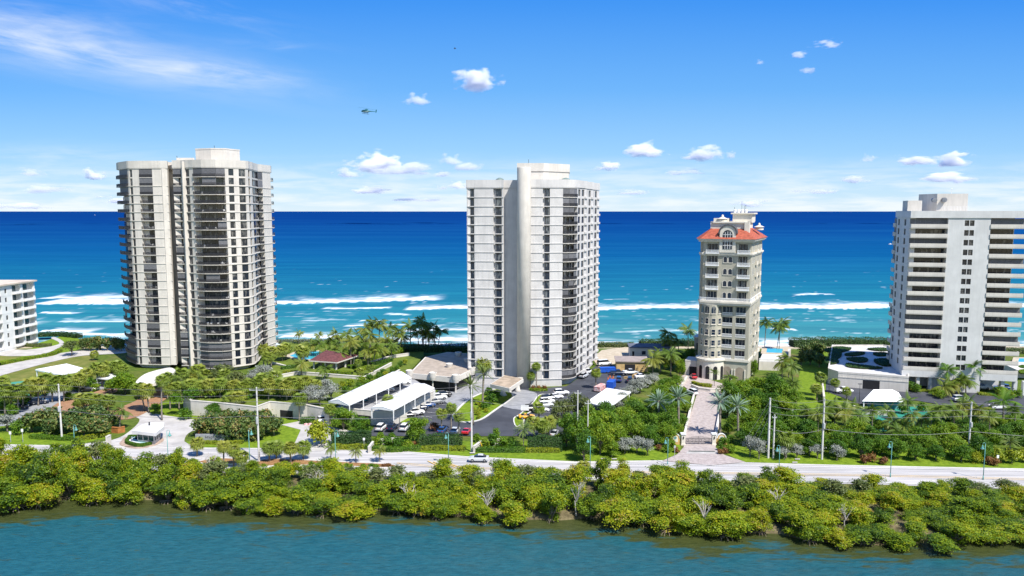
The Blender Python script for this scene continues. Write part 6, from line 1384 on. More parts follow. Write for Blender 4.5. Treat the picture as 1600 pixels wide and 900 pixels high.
for cx, cy, rx in ((1262, 672, 20), (1282, 686, 18), (1298, 672, 20), (1318, 684, 20), (1338, 674, 22), (1360, 682, 20), (1378, 692, 18), (1345, 698, 18), (1308, 698, 16), (1400, 700, 16), (1265, 698, 14)): bush('broadleaf', cx, cy, rx, 'in the thicket around the tall utility pole', by=cy + rx, ry=rx * .9)
for cx, cy, rx in ((1412, 688, 18), (1430, 680, 20), (1450, 692, 20), (1468, 682, 20), (1490, 694, 20), (1510, 682, 20), (1530, 692, 20), (1550, 682, 20), (1570, 676, 18), (1590, 672, 20), (1462, 704, 16), (1502, 706, 16), (1540, 708, 15), (1430, 706, 14), (1600, 690, 18), (1618, 680, 18)): bush('broadleaf', cx, cy, rx, 'in the thicket below the right tower', by=cy + rx * .95, ry=rx * .9)
for cx, cy, rx in ((1558, 712, 14), (1580, 714, 14), (1600, 712, 14), (1525, 714, 10)): bush('shrub', cx, cy, rx, 'along the right end of the roadside grass', by=cy + 10)
for cx, cy, rx in ((1350, 718, 8), (1362, 716, 9), (1380, 720, 8), (1546, 720, 9), (1555, 722, 7)): bush('bronze_shrub', cx, cy, rx, 'on the edge of the right thicket', by=cy + 6, look='spiky bronze shrub')
for cx, cy, rx in ((976, 695, 15), (995, 693, 16), (1012, 697, 14)): bush('buttonwood', cx, cy, rx, 'on the lawn left of the drive gate', by=cy + 15, ry=13)
for cx, cy, rx in ((1172, 692, 14), (1186, 697, 15)): bush('buttonwood', cx, cy, rx, 'on the lawn right of the drive gate', by=cy + 21, ry=13)
for cx, cy, rx in ((1226, 704, 13), (1245, 702, 13), (1277, 702, 12), (1308, 705, 13)): bush('buttonwood', cx, cy, rx, 'on the roadside grass by the utility poles', by=cy + 15, ry=9)
for cx, cy, rx in ((1042, 700, 9), (1050, 692, 8), (1037, 688, 8), (1130, 690, 9), (1140, 686, 10), (1143, 700, 9), (1127, 698, 7)): bush('green_shrub', cx, cy, rx, 'beside the ochre gate walls', by=cy + 7)
for cx, cy, rx in ((1057, 703, 6), (1125, 706, 6), (1133, 704, 6), (1030, 700, 6)): bush('bronze_shrub', cx, cy, rx, 'beside the ochre gate walls', by=cy + 4)
for cx, cy, rx in ((1066, 560, 12), (1050, 560, 12), (1078, 556, 12), (1038, 562, 10), (1062, 574, 10)): bush('broadleaf', cx, cy, rx, 'in the shade left of the khaki tower', by=cy + 16, ry=15, look='dark shaded tree')
for cx, cy, rx in ((1258, 548, 12), (1270, 542, 13), (1283, 546, 12), (1252, 560, 10), (1266, 558, 12), (1280, 562, 10)): bush('sea_grape', cx, cy, rx, 'in the dark clump left of the podium', by=cy + 12, ry=11, look='dark dune bush')
for cx, cy, rx in ((1178, 570, 8),): bush('broadleaf', cx, cy, rx, 'against the khaki tower base', by=588, ry=8, look='small round topped tree')
for cx, cy, rx in ((1420, 603, 9), (1432, 606, 8)): bush('green_shrub', cx, cy, rx, 'before the right tower', by=cy + 8)
for cx, cy, rx in ((1462, 612, 9), (1470, 616, 8), (1590, 614, 9), (1566, 612, 10), (1578, 616, 8), (1410, 640, 10), (1440, 636, 10), (1460, 648, 12), (1480, 652, 12), (1545, 650, 13), (1590, 655, 14), (1520, 656, 12), (1360, 655, 10)): bush('green_shrub', cx, cy, rx, 'in the gardens below the right tower', by=cy + 8)
for cx, cy, rx in ((768, 625, 10), (775, 617, 9), (757, 632, 8), (764, 610, 8)): bush('green_shrub', cx, cy, rx, 'on the planted island', by=cy + 8)
for cx, cy, rx in ((746, 646, 6), (752, 636, 6), (740, 640, 5), (759, 642, 5), (748, 652, 5)): bush('shrub', cx, cy, rx, 'on the planted island', by=cy + 3)
for cx in (834, 842, 850): bush('bronze_shrub', cx, 606, 5, 'in the bed below the round shaft', by=610)
for cx, cy in ((598, 659), (607, 658), (614, 657)): bush('flower', cx, cy, 5, 'along the foot of the parking deck', by=cy + 1, ry=2)
for i, (cx, cy) in enumerate(((528, 551), (543, 549), (556, 552), (574, 550), (600, 550), (612, 548), (590, 553), (626, 548), (512, 548), (490, 545))): bush('green_shrub', cx, cy, 7, 'behind the pool garden', z0=TZ, by=cy + 5)
for cx, cy in ((535, 602), (548, 598), (560, 604), (540, 608), (556, 610), (572, 600), (578, 592), (592, 590), (583, 598), (566, 594)): bush('shrub' if cx % 2 else 'green_shrub', cx, cy, 8, 'on the slope beside the long carport', z0=TZ, by=cy + 6)
for cx, cy in ((592, 586), (603, 584), (612, 579), (620, 575), (598, 580), (626, 569), (633, 566)): bush('shrub' if cx % 2 else 'green_shrub', cx, cy, 6, 'beyond the far end of the long carport', z0=TZ, by=cy + 4)
for k, (cx, cy) in enumerate(((400, 728), (412, 727), (486, 725), (498, 726), (508, 727), (530, 728), (542, 727), (548, 729), (568, 728), (580, 727), (588, 729))): bush('green_shrub', cx, cy, 6, 'on the planted median', by=cy + 3, ry=3.4, look='low clipped shrub')
for cx in (600, 607): bush('bronze_shrub', cx, 727, 6, 'at the tip of the planted median', by=729.5, ry=2.5, look='low dark red shrub')
# hedges
H = 'clipped hedges of the shore gardens'
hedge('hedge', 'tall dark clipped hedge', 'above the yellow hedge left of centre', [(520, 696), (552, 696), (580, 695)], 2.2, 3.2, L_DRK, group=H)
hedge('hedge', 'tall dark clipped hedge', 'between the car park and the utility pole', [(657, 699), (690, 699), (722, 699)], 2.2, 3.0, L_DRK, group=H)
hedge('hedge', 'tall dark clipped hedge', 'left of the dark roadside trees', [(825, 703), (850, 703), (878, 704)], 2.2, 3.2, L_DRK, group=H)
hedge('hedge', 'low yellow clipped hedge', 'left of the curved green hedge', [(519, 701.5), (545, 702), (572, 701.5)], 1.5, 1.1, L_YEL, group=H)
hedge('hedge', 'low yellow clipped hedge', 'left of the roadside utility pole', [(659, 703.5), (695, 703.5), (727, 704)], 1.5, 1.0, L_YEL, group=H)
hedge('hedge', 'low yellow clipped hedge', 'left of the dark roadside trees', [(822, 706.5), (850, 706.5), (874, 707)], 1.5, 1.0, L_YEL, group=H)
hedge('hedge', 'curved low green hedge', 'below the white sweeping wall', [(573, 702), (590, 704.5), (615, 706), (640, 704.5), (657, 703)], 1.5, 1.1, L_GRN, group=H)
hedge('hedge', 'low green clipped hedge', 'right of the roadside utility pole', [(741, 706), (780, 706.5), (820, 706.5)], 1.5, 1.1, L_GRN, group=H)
hedge('hedge', 'low green clipped hedge', 'under the sea grapes left of the entrance', [(48, 684), (90, 687), (115, 688)], 1.6, .9, L_GRN, group=H)
hedge('hedge', 'low green clipped hedge', 'at the corner of the entrance', [(118, 688.5), (140, 686), (160, 682), (172, 680)], 1.6, .9, L_YEL, group=H)
hedge('hedge', 'low green clipped hedge', 'before the low grey entrance wall', [(318, 693), (350, 694), (380, 693)], 1.2, .7, L_YEL, group=H)
hedge('hedge', 'low dark hedge', 'under the sea grapes right of the entrance', [(352, 690), (385, 689), (410, 686)], 1.6, 1.0, L_DRK, group=H)
hedge('hedge', 'tall green hedge', 'beside the brown walled car park entrance', [(470, 662), (480, 662), (492, 661)], 1.6, 1.6, L_GRN, group=H)
for l in ([(516, 583), (550, 585)], [(556, 582), (575, 576)], [(580, 571), (600, 567), (611, 563)], [(583, 580), (604, 572)], [(545, 576), (570, 570)], [(440, 577), (466, 574)], [(574, 563), (600, 557), (622, 554)]): hedge('hedge', 'low clipped hedge', 'in rows on the terrace garden', l, 1.8, 1.0, L_GRN, z0=TZ, group=H)
hedge('hedge', 'low yellow green hedge', 'on the terrace lawn by the left tower', [(443, 583), (465, 583)], 1.3, .8, L_YEL, z0=TZ, group=H)
hedge('hedge', 'broad dark dune hedge', 'in the shade under the palm grove', [(600, 552), (640, 550), (690, 549), (735, 549)], 6, 2.4, L_DRK, z0=TZ - .5, group=H, leaf=.2, dens=14)
hedge('hedge', 'long dark dune hedge', 'along the beach behind the left lawn', [(60, 526), (95, 525), (125, 528)], 4, 1.8, L_DRK, group=H, leaf=.2, dens=14)
hedge('hedge', 'low olive dune hedge', 'along the beach right of the central tower', [(925, 541.5), (960, 541.5), (990, 542)], 5, 1.6, L_OLI, group=H, leaf=.2, dens=14)
hedge('hedge', 'long dark dune hedge', 'along the beach beyond the podium', [(1236, 541), (1288, 540), (1340, 540), (1400, 541)], 6, 3.2, L_DRK, z0=0, group=H, leaf=.2, dens=14)
hedge('hedge', 'narrow green hedge', 'along the path on the left lawn', [(0, 571), (40, 563), (80, 556), (94, 549)], 2.0, 1.2, L_GRN, group=H)
hedge('hedge', 'grey green clipped hedge', 'beside the left apartment block', [(24, 540), (55, 542), (80, 541)], 2.4, 1.2, L_OLI, group=H)
hedge('hedge', 'bright yellow hedge', 'at the left of the right tower porch', [(1422, 612), (1445, 612), (1464, 615)], 2.2, .7, L_YEL, group=H)
hedge('hedge', 'bright yellow hedge', 'at the right of the right tower porch', [(1528, 617), (1555, 619), (1580, 623)], 2.2, .7, L_YEL, group=H)
hedge('hedge', 'low bright hedge', 'around the khaki tower entrance', [(1082, 600), (1095, 604), (1112, 606)], 1.2, 1.1, L_YEL, group=H)
hedge('hedge', 'low bright hedge', 'looping on the planted island', [(738, 646), (750, 642), (760, 634), (754, 629), (744, 634)], 1.0, .8, L_YEL, group=H)
hedge('hedge', 'low green hedge', 'below the round shaft', [(828, 610), (840, 611.5), (855, 611)], 1.4, .8, L_GRN, group=H)
hedge('hedge', 'low dark hedge', 'before the parking deck wall', [(584, 659.5), (600, 659), (616, 656)], 1.2, .8, L_DRK, group=H)

hedge('hedge', 'long olive dune hedge', 'along the beach seaward of the pool garden', [(436, 536), (500, 536), (560, 535), (620, 535)], 4, 1.4, L_OLI, z0=TZ - 2.2, group=H, leaf=.2, dens=14)
hedge('hedge', 'dark dune hedge', 'along the beach left of the khaki tower', [(1000, 541), (1040, 540), (1092, 540)], 5, 2.6, L_DRK, group=H, leaf=.2, dens=14)
hedge('hedge', 'dark dune hedge', 'along the beach right of the right tower', [(1560, 552), (1600, 552), (1660, 554)], 4, 2.0, L_OLI, group=H, leaf=.2, dens=14)
for cx, cy, rx in ((1256, 640, 16), (1250, 660, 16), (1275, 655, 15), (1300, 650, 14), (1345, 656, 14), (1372, 662, 15), (1395, 668, 15), (1410, 660, 12), (1440, 668, 15), (1462, 664, 15), (1484, 668, 16), (1508, 666, 14), (1535, 668, 15), (1556, 662, 14), (1584, 660, 15), (1604, 656, 14)): bush('broadleaf', cx, cy, rx, 'in the second row behind the roadside thicket', by=cy + rx * .9, ry=rx * .8)
for cx, cy, rx in ((1180, 616, 18), (1208, 640, 18), (1160, 648, 16), (1216, 672, 17), (1186, 664, 16), (1232, 644, 15), (1150, 618, 14), (1136, 640, 13), (1138, 668, 12), (1160, 684, 13), (1213, 693, 14), (1250, 694, 14)): bush('broadleaf', cx, cy, rx, 'filling the thicket right of the gated drive', by=cy + rx, ry=rx * .9)
for cx, cy, rx in ((990, 632, 15), (1000, 672, 16), (972, 690, 14), (1024, 662, 15), (1046, 648, 13), (1058, 668, 12), (1056, 596, 11), (1036, 626, 14), (1020, 630, 14), (956, 700, 14)): bush('broadleaf', cx, cy, rx, 'filling the thicket left of the gated drive', by=cy + rx, ry=rx * .9)
for cx, cy, rx in ((345, 605, 16), (330, 612, 14), (300, 616, 14), (275, 622, 12), (360, 612, 14), (388, 614, 13), (412, 612, 13), (436, 612, 13), (462, 612, 13)): bush('green_shrub', cx, cy, rx, 'under the palms along the terrace edge', z0=TZ, by=cy + rx * .7)
for cx, cy, rx in ((5, 630, 14), (40, 625, 12), (55, 615, 11), (70, 612, 10), (100, 604, 11), (120, 604, 11), (140, 600, 11), (20, 640, 12), (145, 628, 12), (128, 630, 11), (164, 632, 11)): bush('green_shrub', cx, cy, rx, 'under the sabal palms left of the tower', by=cy + rx * .7)

for a in [(1262, 640, 676), (1345, 650, 690), (1362, 640, 684), (1455, 650, 694), (1470, 640, 684), (1545, 650, 694), (1585, 640, 684), (1418, 626, 660)]: palm('coconut', *a, 'scattered in the thicket below the right tower', 14)
for a in [(1140, 590, 622), (1212, 590, 622), (1240, 600, 634)]: palm('coconut', *a, 'above the thicket right of the gated drive', 13)
for a in [(528, 541, 560), (540, 546, 564), (602, 530, 555), (598, 545, 566), (612, 540, 560), (510, 548, 566), (534, 552, 574), (575, 548, 572), (486, 538, 556)]: palm('coconut', *a, 'in the lower grove around the pavilion', 12, z0=TZ)
for a in [(492, 600, 622), (430, 588, 612), (408, 590, 616), (350, 584, 612), (322, 586, 614), (300, 588, 622), (262, 590, 624)]: palm('sabal', *a, 'rising behind the first palm row at the left tower', 12, z0=TZ if a[0] > 305 else 0)
for a in [(48, 600, 632), (36, 606, 640), (100, 600, 628), (3, 596, 632)]: palm('sabal', *a, 'among the palms of the left car park', 13)
# ---------------------------------------------------------------- poles, wires, lamps, signs
POLEM = mat('pale concrete pole', (.62, .60, .57), .85, .06, .6); WOODP = mat('weathered wood pole', (.38, .35, .32), .9, .1, 1, stretch=(1, 1, .2))
TEAL = mat('teal paint', (.12, .33, .31), .45, .06, 1); GALV = mat('galvanised', (.45, .46, .47), .5, .06, 1)
TOPS = {}
def upole(px, top, base, where, look, r=.24, arm=0.0, wood=False, stuff=True):
    x, y = G(px, base); h = zat(top, y); o = thing('utility_pole', look, where, 'utility pole', (x, y, 0), px=px, group='utility poles')
    mb = MB(); mb.tube([(0, 0, -.3), (0, 0, h)], [r, r * .66], 10); obj('pole', mb.data('pole', WOODP if wood else POLEM, False), o)
    if arm: mb = MB(); mb.box(-arm, -.07, h - .75, arm, .07, h - .6); obj('crossarm', mb.data('crossarm', GALV), o)
    for i in range(3):
        mb = MB(); z = h - .1 - i * (1.55 if not arm else 0); xx = 0 if not arm else (-arm, 0, arm)[i]
        mb.lathe([(.05, z - .55), (.09, z - .5), (.05, z - .42), (.09, z - .36), (.04, z - .25)] if arm else [(.07, z - .1), (.10, z - .06), (.10, z + .06), (.07, z + .1)], xx, -.32 if not arm else 0, 8); obj('insulator', mb.data('insulator', GALV), o)
    if stuff: mb = MB(); mb.lathe([(.26, h * .52), (.28, h * .53), (.28, h * .60), (.2, h * .615)], 0, -.42, 10); obj('transformer', mb.data('transformer', GALV), o)
    TOPS[px] = (x, y, h); return o
upole(97, 600, 688, 'in front of the left sea grapes', 'tall pale concrete utility pole')
upole(405, 605, 722, 'with a cross arm right of the name wall', 'tall pale concrete utility pole', arm=1.6)
upole(737, 602, 706, 'on the grass beside the silver car', 'tall pale concrete utility pole')
upole(902, 610, 706, 'rising from the dark roadside trees', 'thin pale utility pole', .19, arm=.7, stuff=False); upole(918, 626, 708, 'rising from the dark roadside trees', 'thin pale utility pole', .17, arm=.7, stuff=False)
upole(1200, 622, 716, 'on the roadside right of the drive gate', 'pale concrete utility pole', .28, stuff=False); upole(1208, 648, 716, 'right of the drive gate, shorter of a pair', 'pale wooden utility pole', .22, arm=.5, stuff=False)
upole(1237, 640, 676, 'half sunk in the thicket right of the drive gate', 'short bare pale pole', .2, stuff=False)
upole(1284, 623, 718, 'standing before the green court', 'tall pale concrete utility pole', .25); upole(1513, 628, 708, 'before the right tower porch', 'tall pale concrete utility pole', .25)
upole(515, 600, 690, 'out', 'x') if False else None
WIRE = mat('wire', (.17, .17, .18), .5, .05, 1)
def wire(where, a, b, sag=.9, r=.028, look='sagging overhead wire'):
    mb = MB(); a, b = Vector(a), Vector(b); mb.tube([a.lerp(b, t) + Vector((0, 0, -sag * 4 * t * (1 - t))) for t in np.linspace(0, 1, 15)], r, 4, False)
    c = (a + b) / 2; o = mb.build('overhead_wire', WIRE); tag(o, look, where, 'wire', 'overhead wires', PX(*c), True)
def hang(p, q, where, zs, ext=None):
    for z in zs: wire(where, (p[0], p[1] - .35, p[2] - z), (q[0], q[1] - .35, q[2] - z), .8 if z < 6 else 1.1, .03 if z < 6 else .045)
t = TOPS; far_l = (-190, 190, t[97][2]); far_r = (180, 158, t[1513][2])
hang(far_l, t[97], 'left of the left utility pole', (.2, 1.7, 3.2, 6.5)); hang(t[97], t[405], 'between the left pole and the cross armed pole', (.2, 1.7, 3.2, 6.5)); hang(t[405], t[737], 'between the cross armed pole and the pole by the silver car', (.2, 1.7, 3.2, 6.5))
hang(t[737], t[902], 'between the pole by the silver car and the thin pale poles', (.4, 3.5)); hang(t[902], t[1200], 'between the thin pale poles and the pole right of the gate', (1.0, 3.5)) if False else None
hang(t[1200], t[1284], 'between the pole right of the gate and the pole before the court', (.2, 1.7, 3.2, 7.0)); hang(t[1284], t[1513], 'between the pole before the court and the right pole', (.2, 1.7, 3.2, 7.0)); hang(t[1513], far_r, 'right of the right utility pole', (.2, 1.7, 3.2, 7.0))
for dz in (1, 4, 7): x, y, h = t[1200]; wire('bracing the pole right of the drive gate', (x, y, h - dz * .6), (x - 4.5, y + 1, h * .42 - dz), 0, .03, 'taut guy wire')
x, y, h = t[737]; mb = MB(); gx, gy = G(756, 704); mb.tube([(0, 0, 0), (-.9, 0, 2.2)], .09, 6); tag(obj('guy_guard', mb.data('guy_guard', mat('yellow guard', (.8, .5, .03), .6)), None, (gx, gy, 0)), 'slanted yellow guy wire guard', 'on the grass right of the roadside pole', 'guard', None, 756)
def lamp(px, top, base, where, flip=1):
    x, y = G(px, base); h = zat(top, y); o = thing('street_lamp', 'slim teal street lamp with a bell shade', where, 'street lamp', (x, y, 0), px=px, group='teal street lamps')
    mb = MB(); mb.tube([(0, 0, 0), (0, 0, h * .12)], [.16, .10], 8); mb.tube([(0, 0, h * .12), (0, 0, h - .3)], [.085, .065], 8); obj('pole', mb.data('pole', TEAL, True), o)
    mb = MB(); mb.tube([(0, 0, h - .5), (.02 * flip, 0, h - .15), (.25 * flip, 0, h + .05), (.55 * flip, 0, h - .1), (.6 * flip, 0, h - .5)], .05, 6); mb.tube([(0, 0, h - 1.6), (.5 * flip, 0, h - .55)], .03, 5); obj('arm', mb.data('arm', TEAL, True), o)
    mb = MB(); mb.lathe([(.07, h - .45), (.12, h - .75), (.17, h - .95), (.36, h - 1.2), (.36, h - 1.28), (.02, h - 1.28)], .6 * flip, 0, 14); obj('lamp_shade', mb.data('lamp_shade', TEAL, True), o)
    mb = MB(); mb.lathe([(.16, h - 1.27), (.17, h - 1.35), (.1, h - 1.45), (.01, h - 1.47)], .6 * flip, 0, 10); obj('bulb', mb.data('bulb', WHITEM, True), o)
for px, top, base, wh, fl in ((117, 664, 701, 'left of the entrance drive', 1), (264, 672, 742, 'right of the guardhouse', 1), (391, 670, 742, 'before the cross armed pole', 1), (525, 673, 742, 'before the tall dark hedge', 1), (701, 676, 727, 'left of the roadside utility pole', -1), (922, 682, 738, 'before the dark roadside trees', -1),
                           (1043, 684, 726, 'left of the drive gate', -1), (1217, 696, 738, 'right of the paired poles', -1), (1391, 690, 746, 'before the green thicket', -1), (1536, 692, 750, 'near the right edge', -1)): lamp(px, top, base, wh, fl)
def post_sign(px, top, base, where, look, w_=.5, h_=.6, m=None, cat='sign'):
    x, y = G(px, base); h = zat(top, y); o = thing('road_sign', look, where, cat, (x, y, 0), px=px, group='roadside signs'); mb = MB(); mb.box(-.04, -.04, 0, .04, .04, h - .02); obj('post', mb.data('post', GALV), o); mb = MB(); mb.box(-w_ / 2, -.075, h - h_, w_ / 2, -.042, h); obj('panel', mb.data('panel', m or WHITEM), o)
for p in ((17, 674, 691, 'at the left end of the roadside lawn'), (36, 670, 691, 'on the roadside lawn left of the lamp')): post_sign(*p, 'small plain white roadside sign', .55, .75)
post_sign(569, 684, 702, 'before the tall dark hedge', 'white topped marker post', .5, .6); post_sign(1558, 711, 727, 'near the right edge on the grass', 'small plain white roadside sign', .5, .7); post_sign(820, 633, 655, 'beside the forecourt drive', 'wide plain white notice board', 2.2, 1.5); post_sign(1054, 696, 716, 'left of the drive gate lawn', 'small grey roadside sign', .4, .6, GALV)
for px, top, base, wh in ((645, 610, 640, 'by the lower carport'), (702, 590, 622, 'before the garage roof terrace'), (1342, 600, 636, 'beside the tennis shelter'), (840, 612, 632, 'beside the forecourt'), (1421, 614, 640, 'below the right tower porch'), (925, 600, 612, 'beside the works car park'), (1295, 592, 616, 'at the corner of the podium')):
    x, y = G(px, base); h = zat(top, y); o = thing('light_pole', 'slender dark car park light pole', wh, 'light pole', (x, y, 0), px=px, group='car park light poles'); mb = MB(); mb.tube([(0, 0, 0), (0, 0, h)], [.09, .06], 7); obj('pole', mb.data('pole', RAIL, True), o); mb = MB(); mb.box(-.55, -.16, h - .06, .55, .16, h + .1); obj('lamp_head', mb.data('lamp_head', RAIL), o)
for i, (px, py) in enumerate(((504, 663), (494, 663.5), (485, 664), (478, 664.5))):
    x, y = G(px, py); mb = MB(); mb.lathe([(.55, 0), (.5, .45), (.02, .55)], 0, 0, 10); tag(obj('flower_tub', mb.data('flower_tub', mat('red white flowers', (.70, .16, .18), .8, .4, 4, col2=(.75, .70, .68))), None, (x, y, 0)), 'low mound of red and white flowers', 'beside the walled car park entrance', 'flowers', 'flower mounds', px)
# ---------------------------------------------------------------- chairs left out on the balconies
mb = MB(); mb.box(-.3, -.3, .38, .3, .3, .46); mb.box(-.3, .24, .461, .3, .32, .98); [mb.box(x - .03, y - .03, 0, x + .03, y + .03, .379) for x in (-.25, .25) for y in (-.25, .25)]; mb.box(-.34, -.28, .58, -.27, .239, .64); mb.box(.27, -.28, .58, .34, .239, .64)
CHAIR = mb.data('patio_chair', WHITEM); random.Random(2).shuffle(FURN); PLC = dict([('on the left', 'the tall left tower'), ('in the middle', 'the central tower'), ('at the left edge', 'the low block at the left edge')])
for ct_, wh_, x, y, z, a in FURN[:110]: o = obj('patio_chair', CHAIR, None, (x, y, z + .005), a); tag(o, 'small white patio chair', 'on a balcony of ' + PLC.get(wh_, 'a tower'), 'chair', 'balcony chairs', PX(x, y, z), True)
# ---------------------------------------------------------------- vehicles
CARC = dict(white=(.80, .80, .79), silver=(.55, .57, .58), black=(.02, .02, .025), blue=(.02, .07, .22), navy=(.012, .025, .06), red=(.55, .02, .03), yellow=(.85, .42, .01), teal=(.02, .25, .32), grey=(.18, .19, .2))
TYRE = mat('tyre', (.02, .02, .02), .85); RIM = mat('rim', (.42, .43, .44), .35, .05, 1, metal=.6); CGL = mat('car glass', (.012, .016, .022), .06, .1, 1, .6); LAMPM = mat('headlamp', (.75, .75, .72), .2, .03, 1); TAILM = mat('tail lamp', (.45, .01, .01), .3)
def loft(mb, st):
    k = len(st[0]); mb.add([p for s_ in st for p in s_], [(i * k + j, (i + 1) * k + j, (i + 1) * k + (j + 1) % k, i * k + (j + 1) % k) for i in range(len(st) - 1) for j in range(k)] + [tuple(range(k)), tuple(range((len(st) - 1) * k, len(st) * k))[::-1]])
KINDS = dict(sedan=(4.7, .9, [(-2.35, .55, .82), (-2.25, .32, .98), (-1.6, .25, 1.02), (-.9, .22, 1.0), (.9, .22, .98), (1.7, .24, .88), (2.25, .3, .74), (2.35, .4, .62)], [(-1.75, 1.0), (-1.05, 1.42), (.15, 1.46), (1.05, .98)]),
             suv=(4.8, .95, [(-2.4, .6, .95), (-2.3, .36, 1.1), (-1.6, .3, 1.14), (.9, .28, 1.1), (1.8, .3, 1.04), (2.3, .36, .9), (2.4, .5, .74)], [(-2.25, 1.1), (-1.95, 1.72), (.1, 1.78), (1.05, 1.1)]),
             sports=(4.5, .95, [(-2.25, .45, .8), (-2.1, .25, .92), (-1.2, .2, .92), (.7, .2, .84), (1.6, .22, .78), (2.15, .25, .6), (2.25, .35, .5)], [(-1.7, .88), (-.7, 1.18), (-.1, 1.2), (.85, .84)]),
             pickup=(5.6, .98, [(-2.8, .6, 1.0), (-2.75, .45, 1.12), (-.75, .4, 1.12), (1.1, .38, 1.12), (2.1, .4, 1.06), (2.7, .45, .95), (2.8, .55, .8)], [(-.85, 1.12), (-.65, 1.84), (.5, 1.88), (1.35, 1.12)]),
             van=(5.3, 1.0, [(-2.65, .5, 1.2), (-2.6, .4, 1.3), (1.2, .35, 1.3), (2.1, .38, 1.15), (2.55, .45, .95), (2.65, .5, .8)], [(-2.6, 1.3), (-2.45, 2.1), (1.1, 2.12), (1.85, 1.25)]))
CARM = {}
def car_parts(kind, color):
    if (kind, color) in CARM: return CARM[(kind, color)]
    L, hw, low, cab = KINDS[kind]; paint = mat('paint ' + color, CARC[color], .3, .02, .5, .5, coat=.6)
    mb = MB(); st = []
    for i, (x, z0, z1) in enumerate(low):
        w_ = hw * (.86 if i in (0, len(low) - 1) else .96 if i in (1, len(low) - 2) else 1); st.append([(x, -w_ * .94, z0), (x, -w_, z0 + .2), (x, -w_, z1 - .16), (x, -w_ * .88, z1), (x, w_ * .88, z1), (x, w_, z1 - .16), (x, w_, z0 + .2), (x, w_ * .94, z0)])
    loft(mb, st)
    (xa, za), (xb, zb), (xc, zc_), (xd, zd) = cab                # roof skin and pillars
    loft(mb, [[(x, -hw * .68, z - .01), (x, -hw * .62, z + .035), (x, hw * .62, z + .035), (x, hw * .68, z - .01)] for x, z in ((xb, zb), ((xb + xc) / 2, max(zb, zc_) + .02), (xc, zc_))])
    if kind == 'pickup': mb.box(-2.7, -hw + .02, 1.125, -.95, -hw + .16, 1.3); mb.box(-2.7, hw - .16, 1.125, -.95, hw - .02, 1.3); mb.box(-2.78, -hw + .02, 1.126, -2.702, hw - .02, 1.3)
    body = mb.data('body', paint)
    mb = MB(); loft(mb, [[(x, -w_, z), (x, w_, z), (x2, w2, z2), (x2, -w2, z2)] for x, z, w_, x2, z2, w2 in ((xa, za, hw * .86, xb, zb, hw * .67), (xd, zd, hw * .86, xc, zc_, hw * .67))]) ; gls = mb.data('windows', CGL)
    mb = MB(); mb.tube([(0, -.11, 0), (0, .11, 0)], .34 if kind in ('sedan', 'sports') else .39, 14); mb.cur = 1; mb.tube([(0, -.118, 0), (0, .118, 0)], .2, 10); wh = mb.data('wheel', [TYRE, RIM])
    mb = MB(); mb.box(-.04, -.17, -.07, .05, .17, .07); hl = mb.data('headlight', LAMPM); mb = MB(); mb.box(-.05, -.15, -.08, .04, .15, .08); tl = mb.data('tail_light', TAILM)
    zr = .34 if kind in ('sedan', 'sports') else .39; fx, rx = L * .30, -L * .29
    CARM[(kind, color)] = [('body', body, (0, 0, 0)), ('windows', gls, (0, 0, 0))] + [('wheel', wh, (x, y, zr)) for x in (fx, rx) for y in (-hw + .09, hw - .09)] + [('headlight', hl, (low[-1][0] - .05, y, low[-1][2] + .03)) for y in (-hw * .62, hw * .62)] + [('tail_light', tl, (low[0][0] + .04, y, low[0][2] + .02)) for y in (-hw * .66, hw * .66)]
    return CARM[(kind, color)]
CNAME = dict(sedan='sedan', suv='sport utility car', sports='low sports car', pickup='pickup truck', van='van')
def car(px, py, hd, kind, color, where, z0=0.0, look=None):
    x, y = G(px, py, z0); o = thing('parked_car' if kind not in ('pickup', 'van') else 'parked_' + kind, look or f'{color} {CNAME[kind]}', where, 'car' if kind not in ('pickup', 'van') else kind, (x, y, z0 + (.35 if z0 == 0 else .02)), R(hd), px=px, group='cars around the towers')
    for nm, me, lc in car_parts(kind, color): obj(nm, me, o, lc)
    return o
car(748, 722, 178, 'sedan', 'silver', 'driving along the road', look='silver sedan with a dark roof line').name = 'road_car'
for a in ((686, 625, 20, 'suv', 'white'), (694, 621, 20, 'suv', 'black'), (681, 632, 20, 'sedan', 'grey'), (668, 637, 20, 'sedan', 'blue'), (656, 642, 20, 'suv', 'navy'), (650, 649, 20, 'suv', 'white'), (640, 653, 20, 'sedan', 'black')): car(*a, 'beside the white deck wall')
for a in ((596, 673, 80, 'suv', 'white'), (613, 673, 80, 'suv', 'navy'), (633, 673, 80, 'suv', 'white'), (691, 677, 80, 'sedan', 'blue'), (711, 678, 80, 'sedan', 'silver'), (729, 678, 80, 'sports', 'red'), (848, 682, 80, 'sedan', 'silver'), (866, 682, 80, 'sedan', 'silver')): car(*a, 'behind the roadside hedge')
for a in ((877, 618, 12, 'suv', 'white'), (868, 624, 12, 'sedan', 'white'), (857, 627, 12, 'suv', 'navy'), (855, 632, 12, 'suv', 'white'), (853, 637, 12, 'sedan', 'silver'), (845, 645, 12, 'sedan', 'white'), (832, 643, 12, 'suv', 'black')): car(*a, 'right of the forecourt')
car(823, 655, 5, 'sports', 'yellow', 'at the end of the forecourt row')
for a in ((570, 625, 100, 'sedan', 'teal'), (604, 611, 15, 'sedan', 'white'), (630, 600, 15, 'suv', 'white'), (617, 604, 15, 'sedan', 'navy'), (619, 639, 15, 'sedan', 'white'), (604, 642, 15, 'suv', 'black'), (650, 623, 15, 'sedan', 'red'), (638, 628, 15, 'sedan', 'navy')): car(*a, 'under the long carports', z0=3.0)
car(509, 661, 30, 'suv', 'white', 'at the garage entrance under the parking deck')
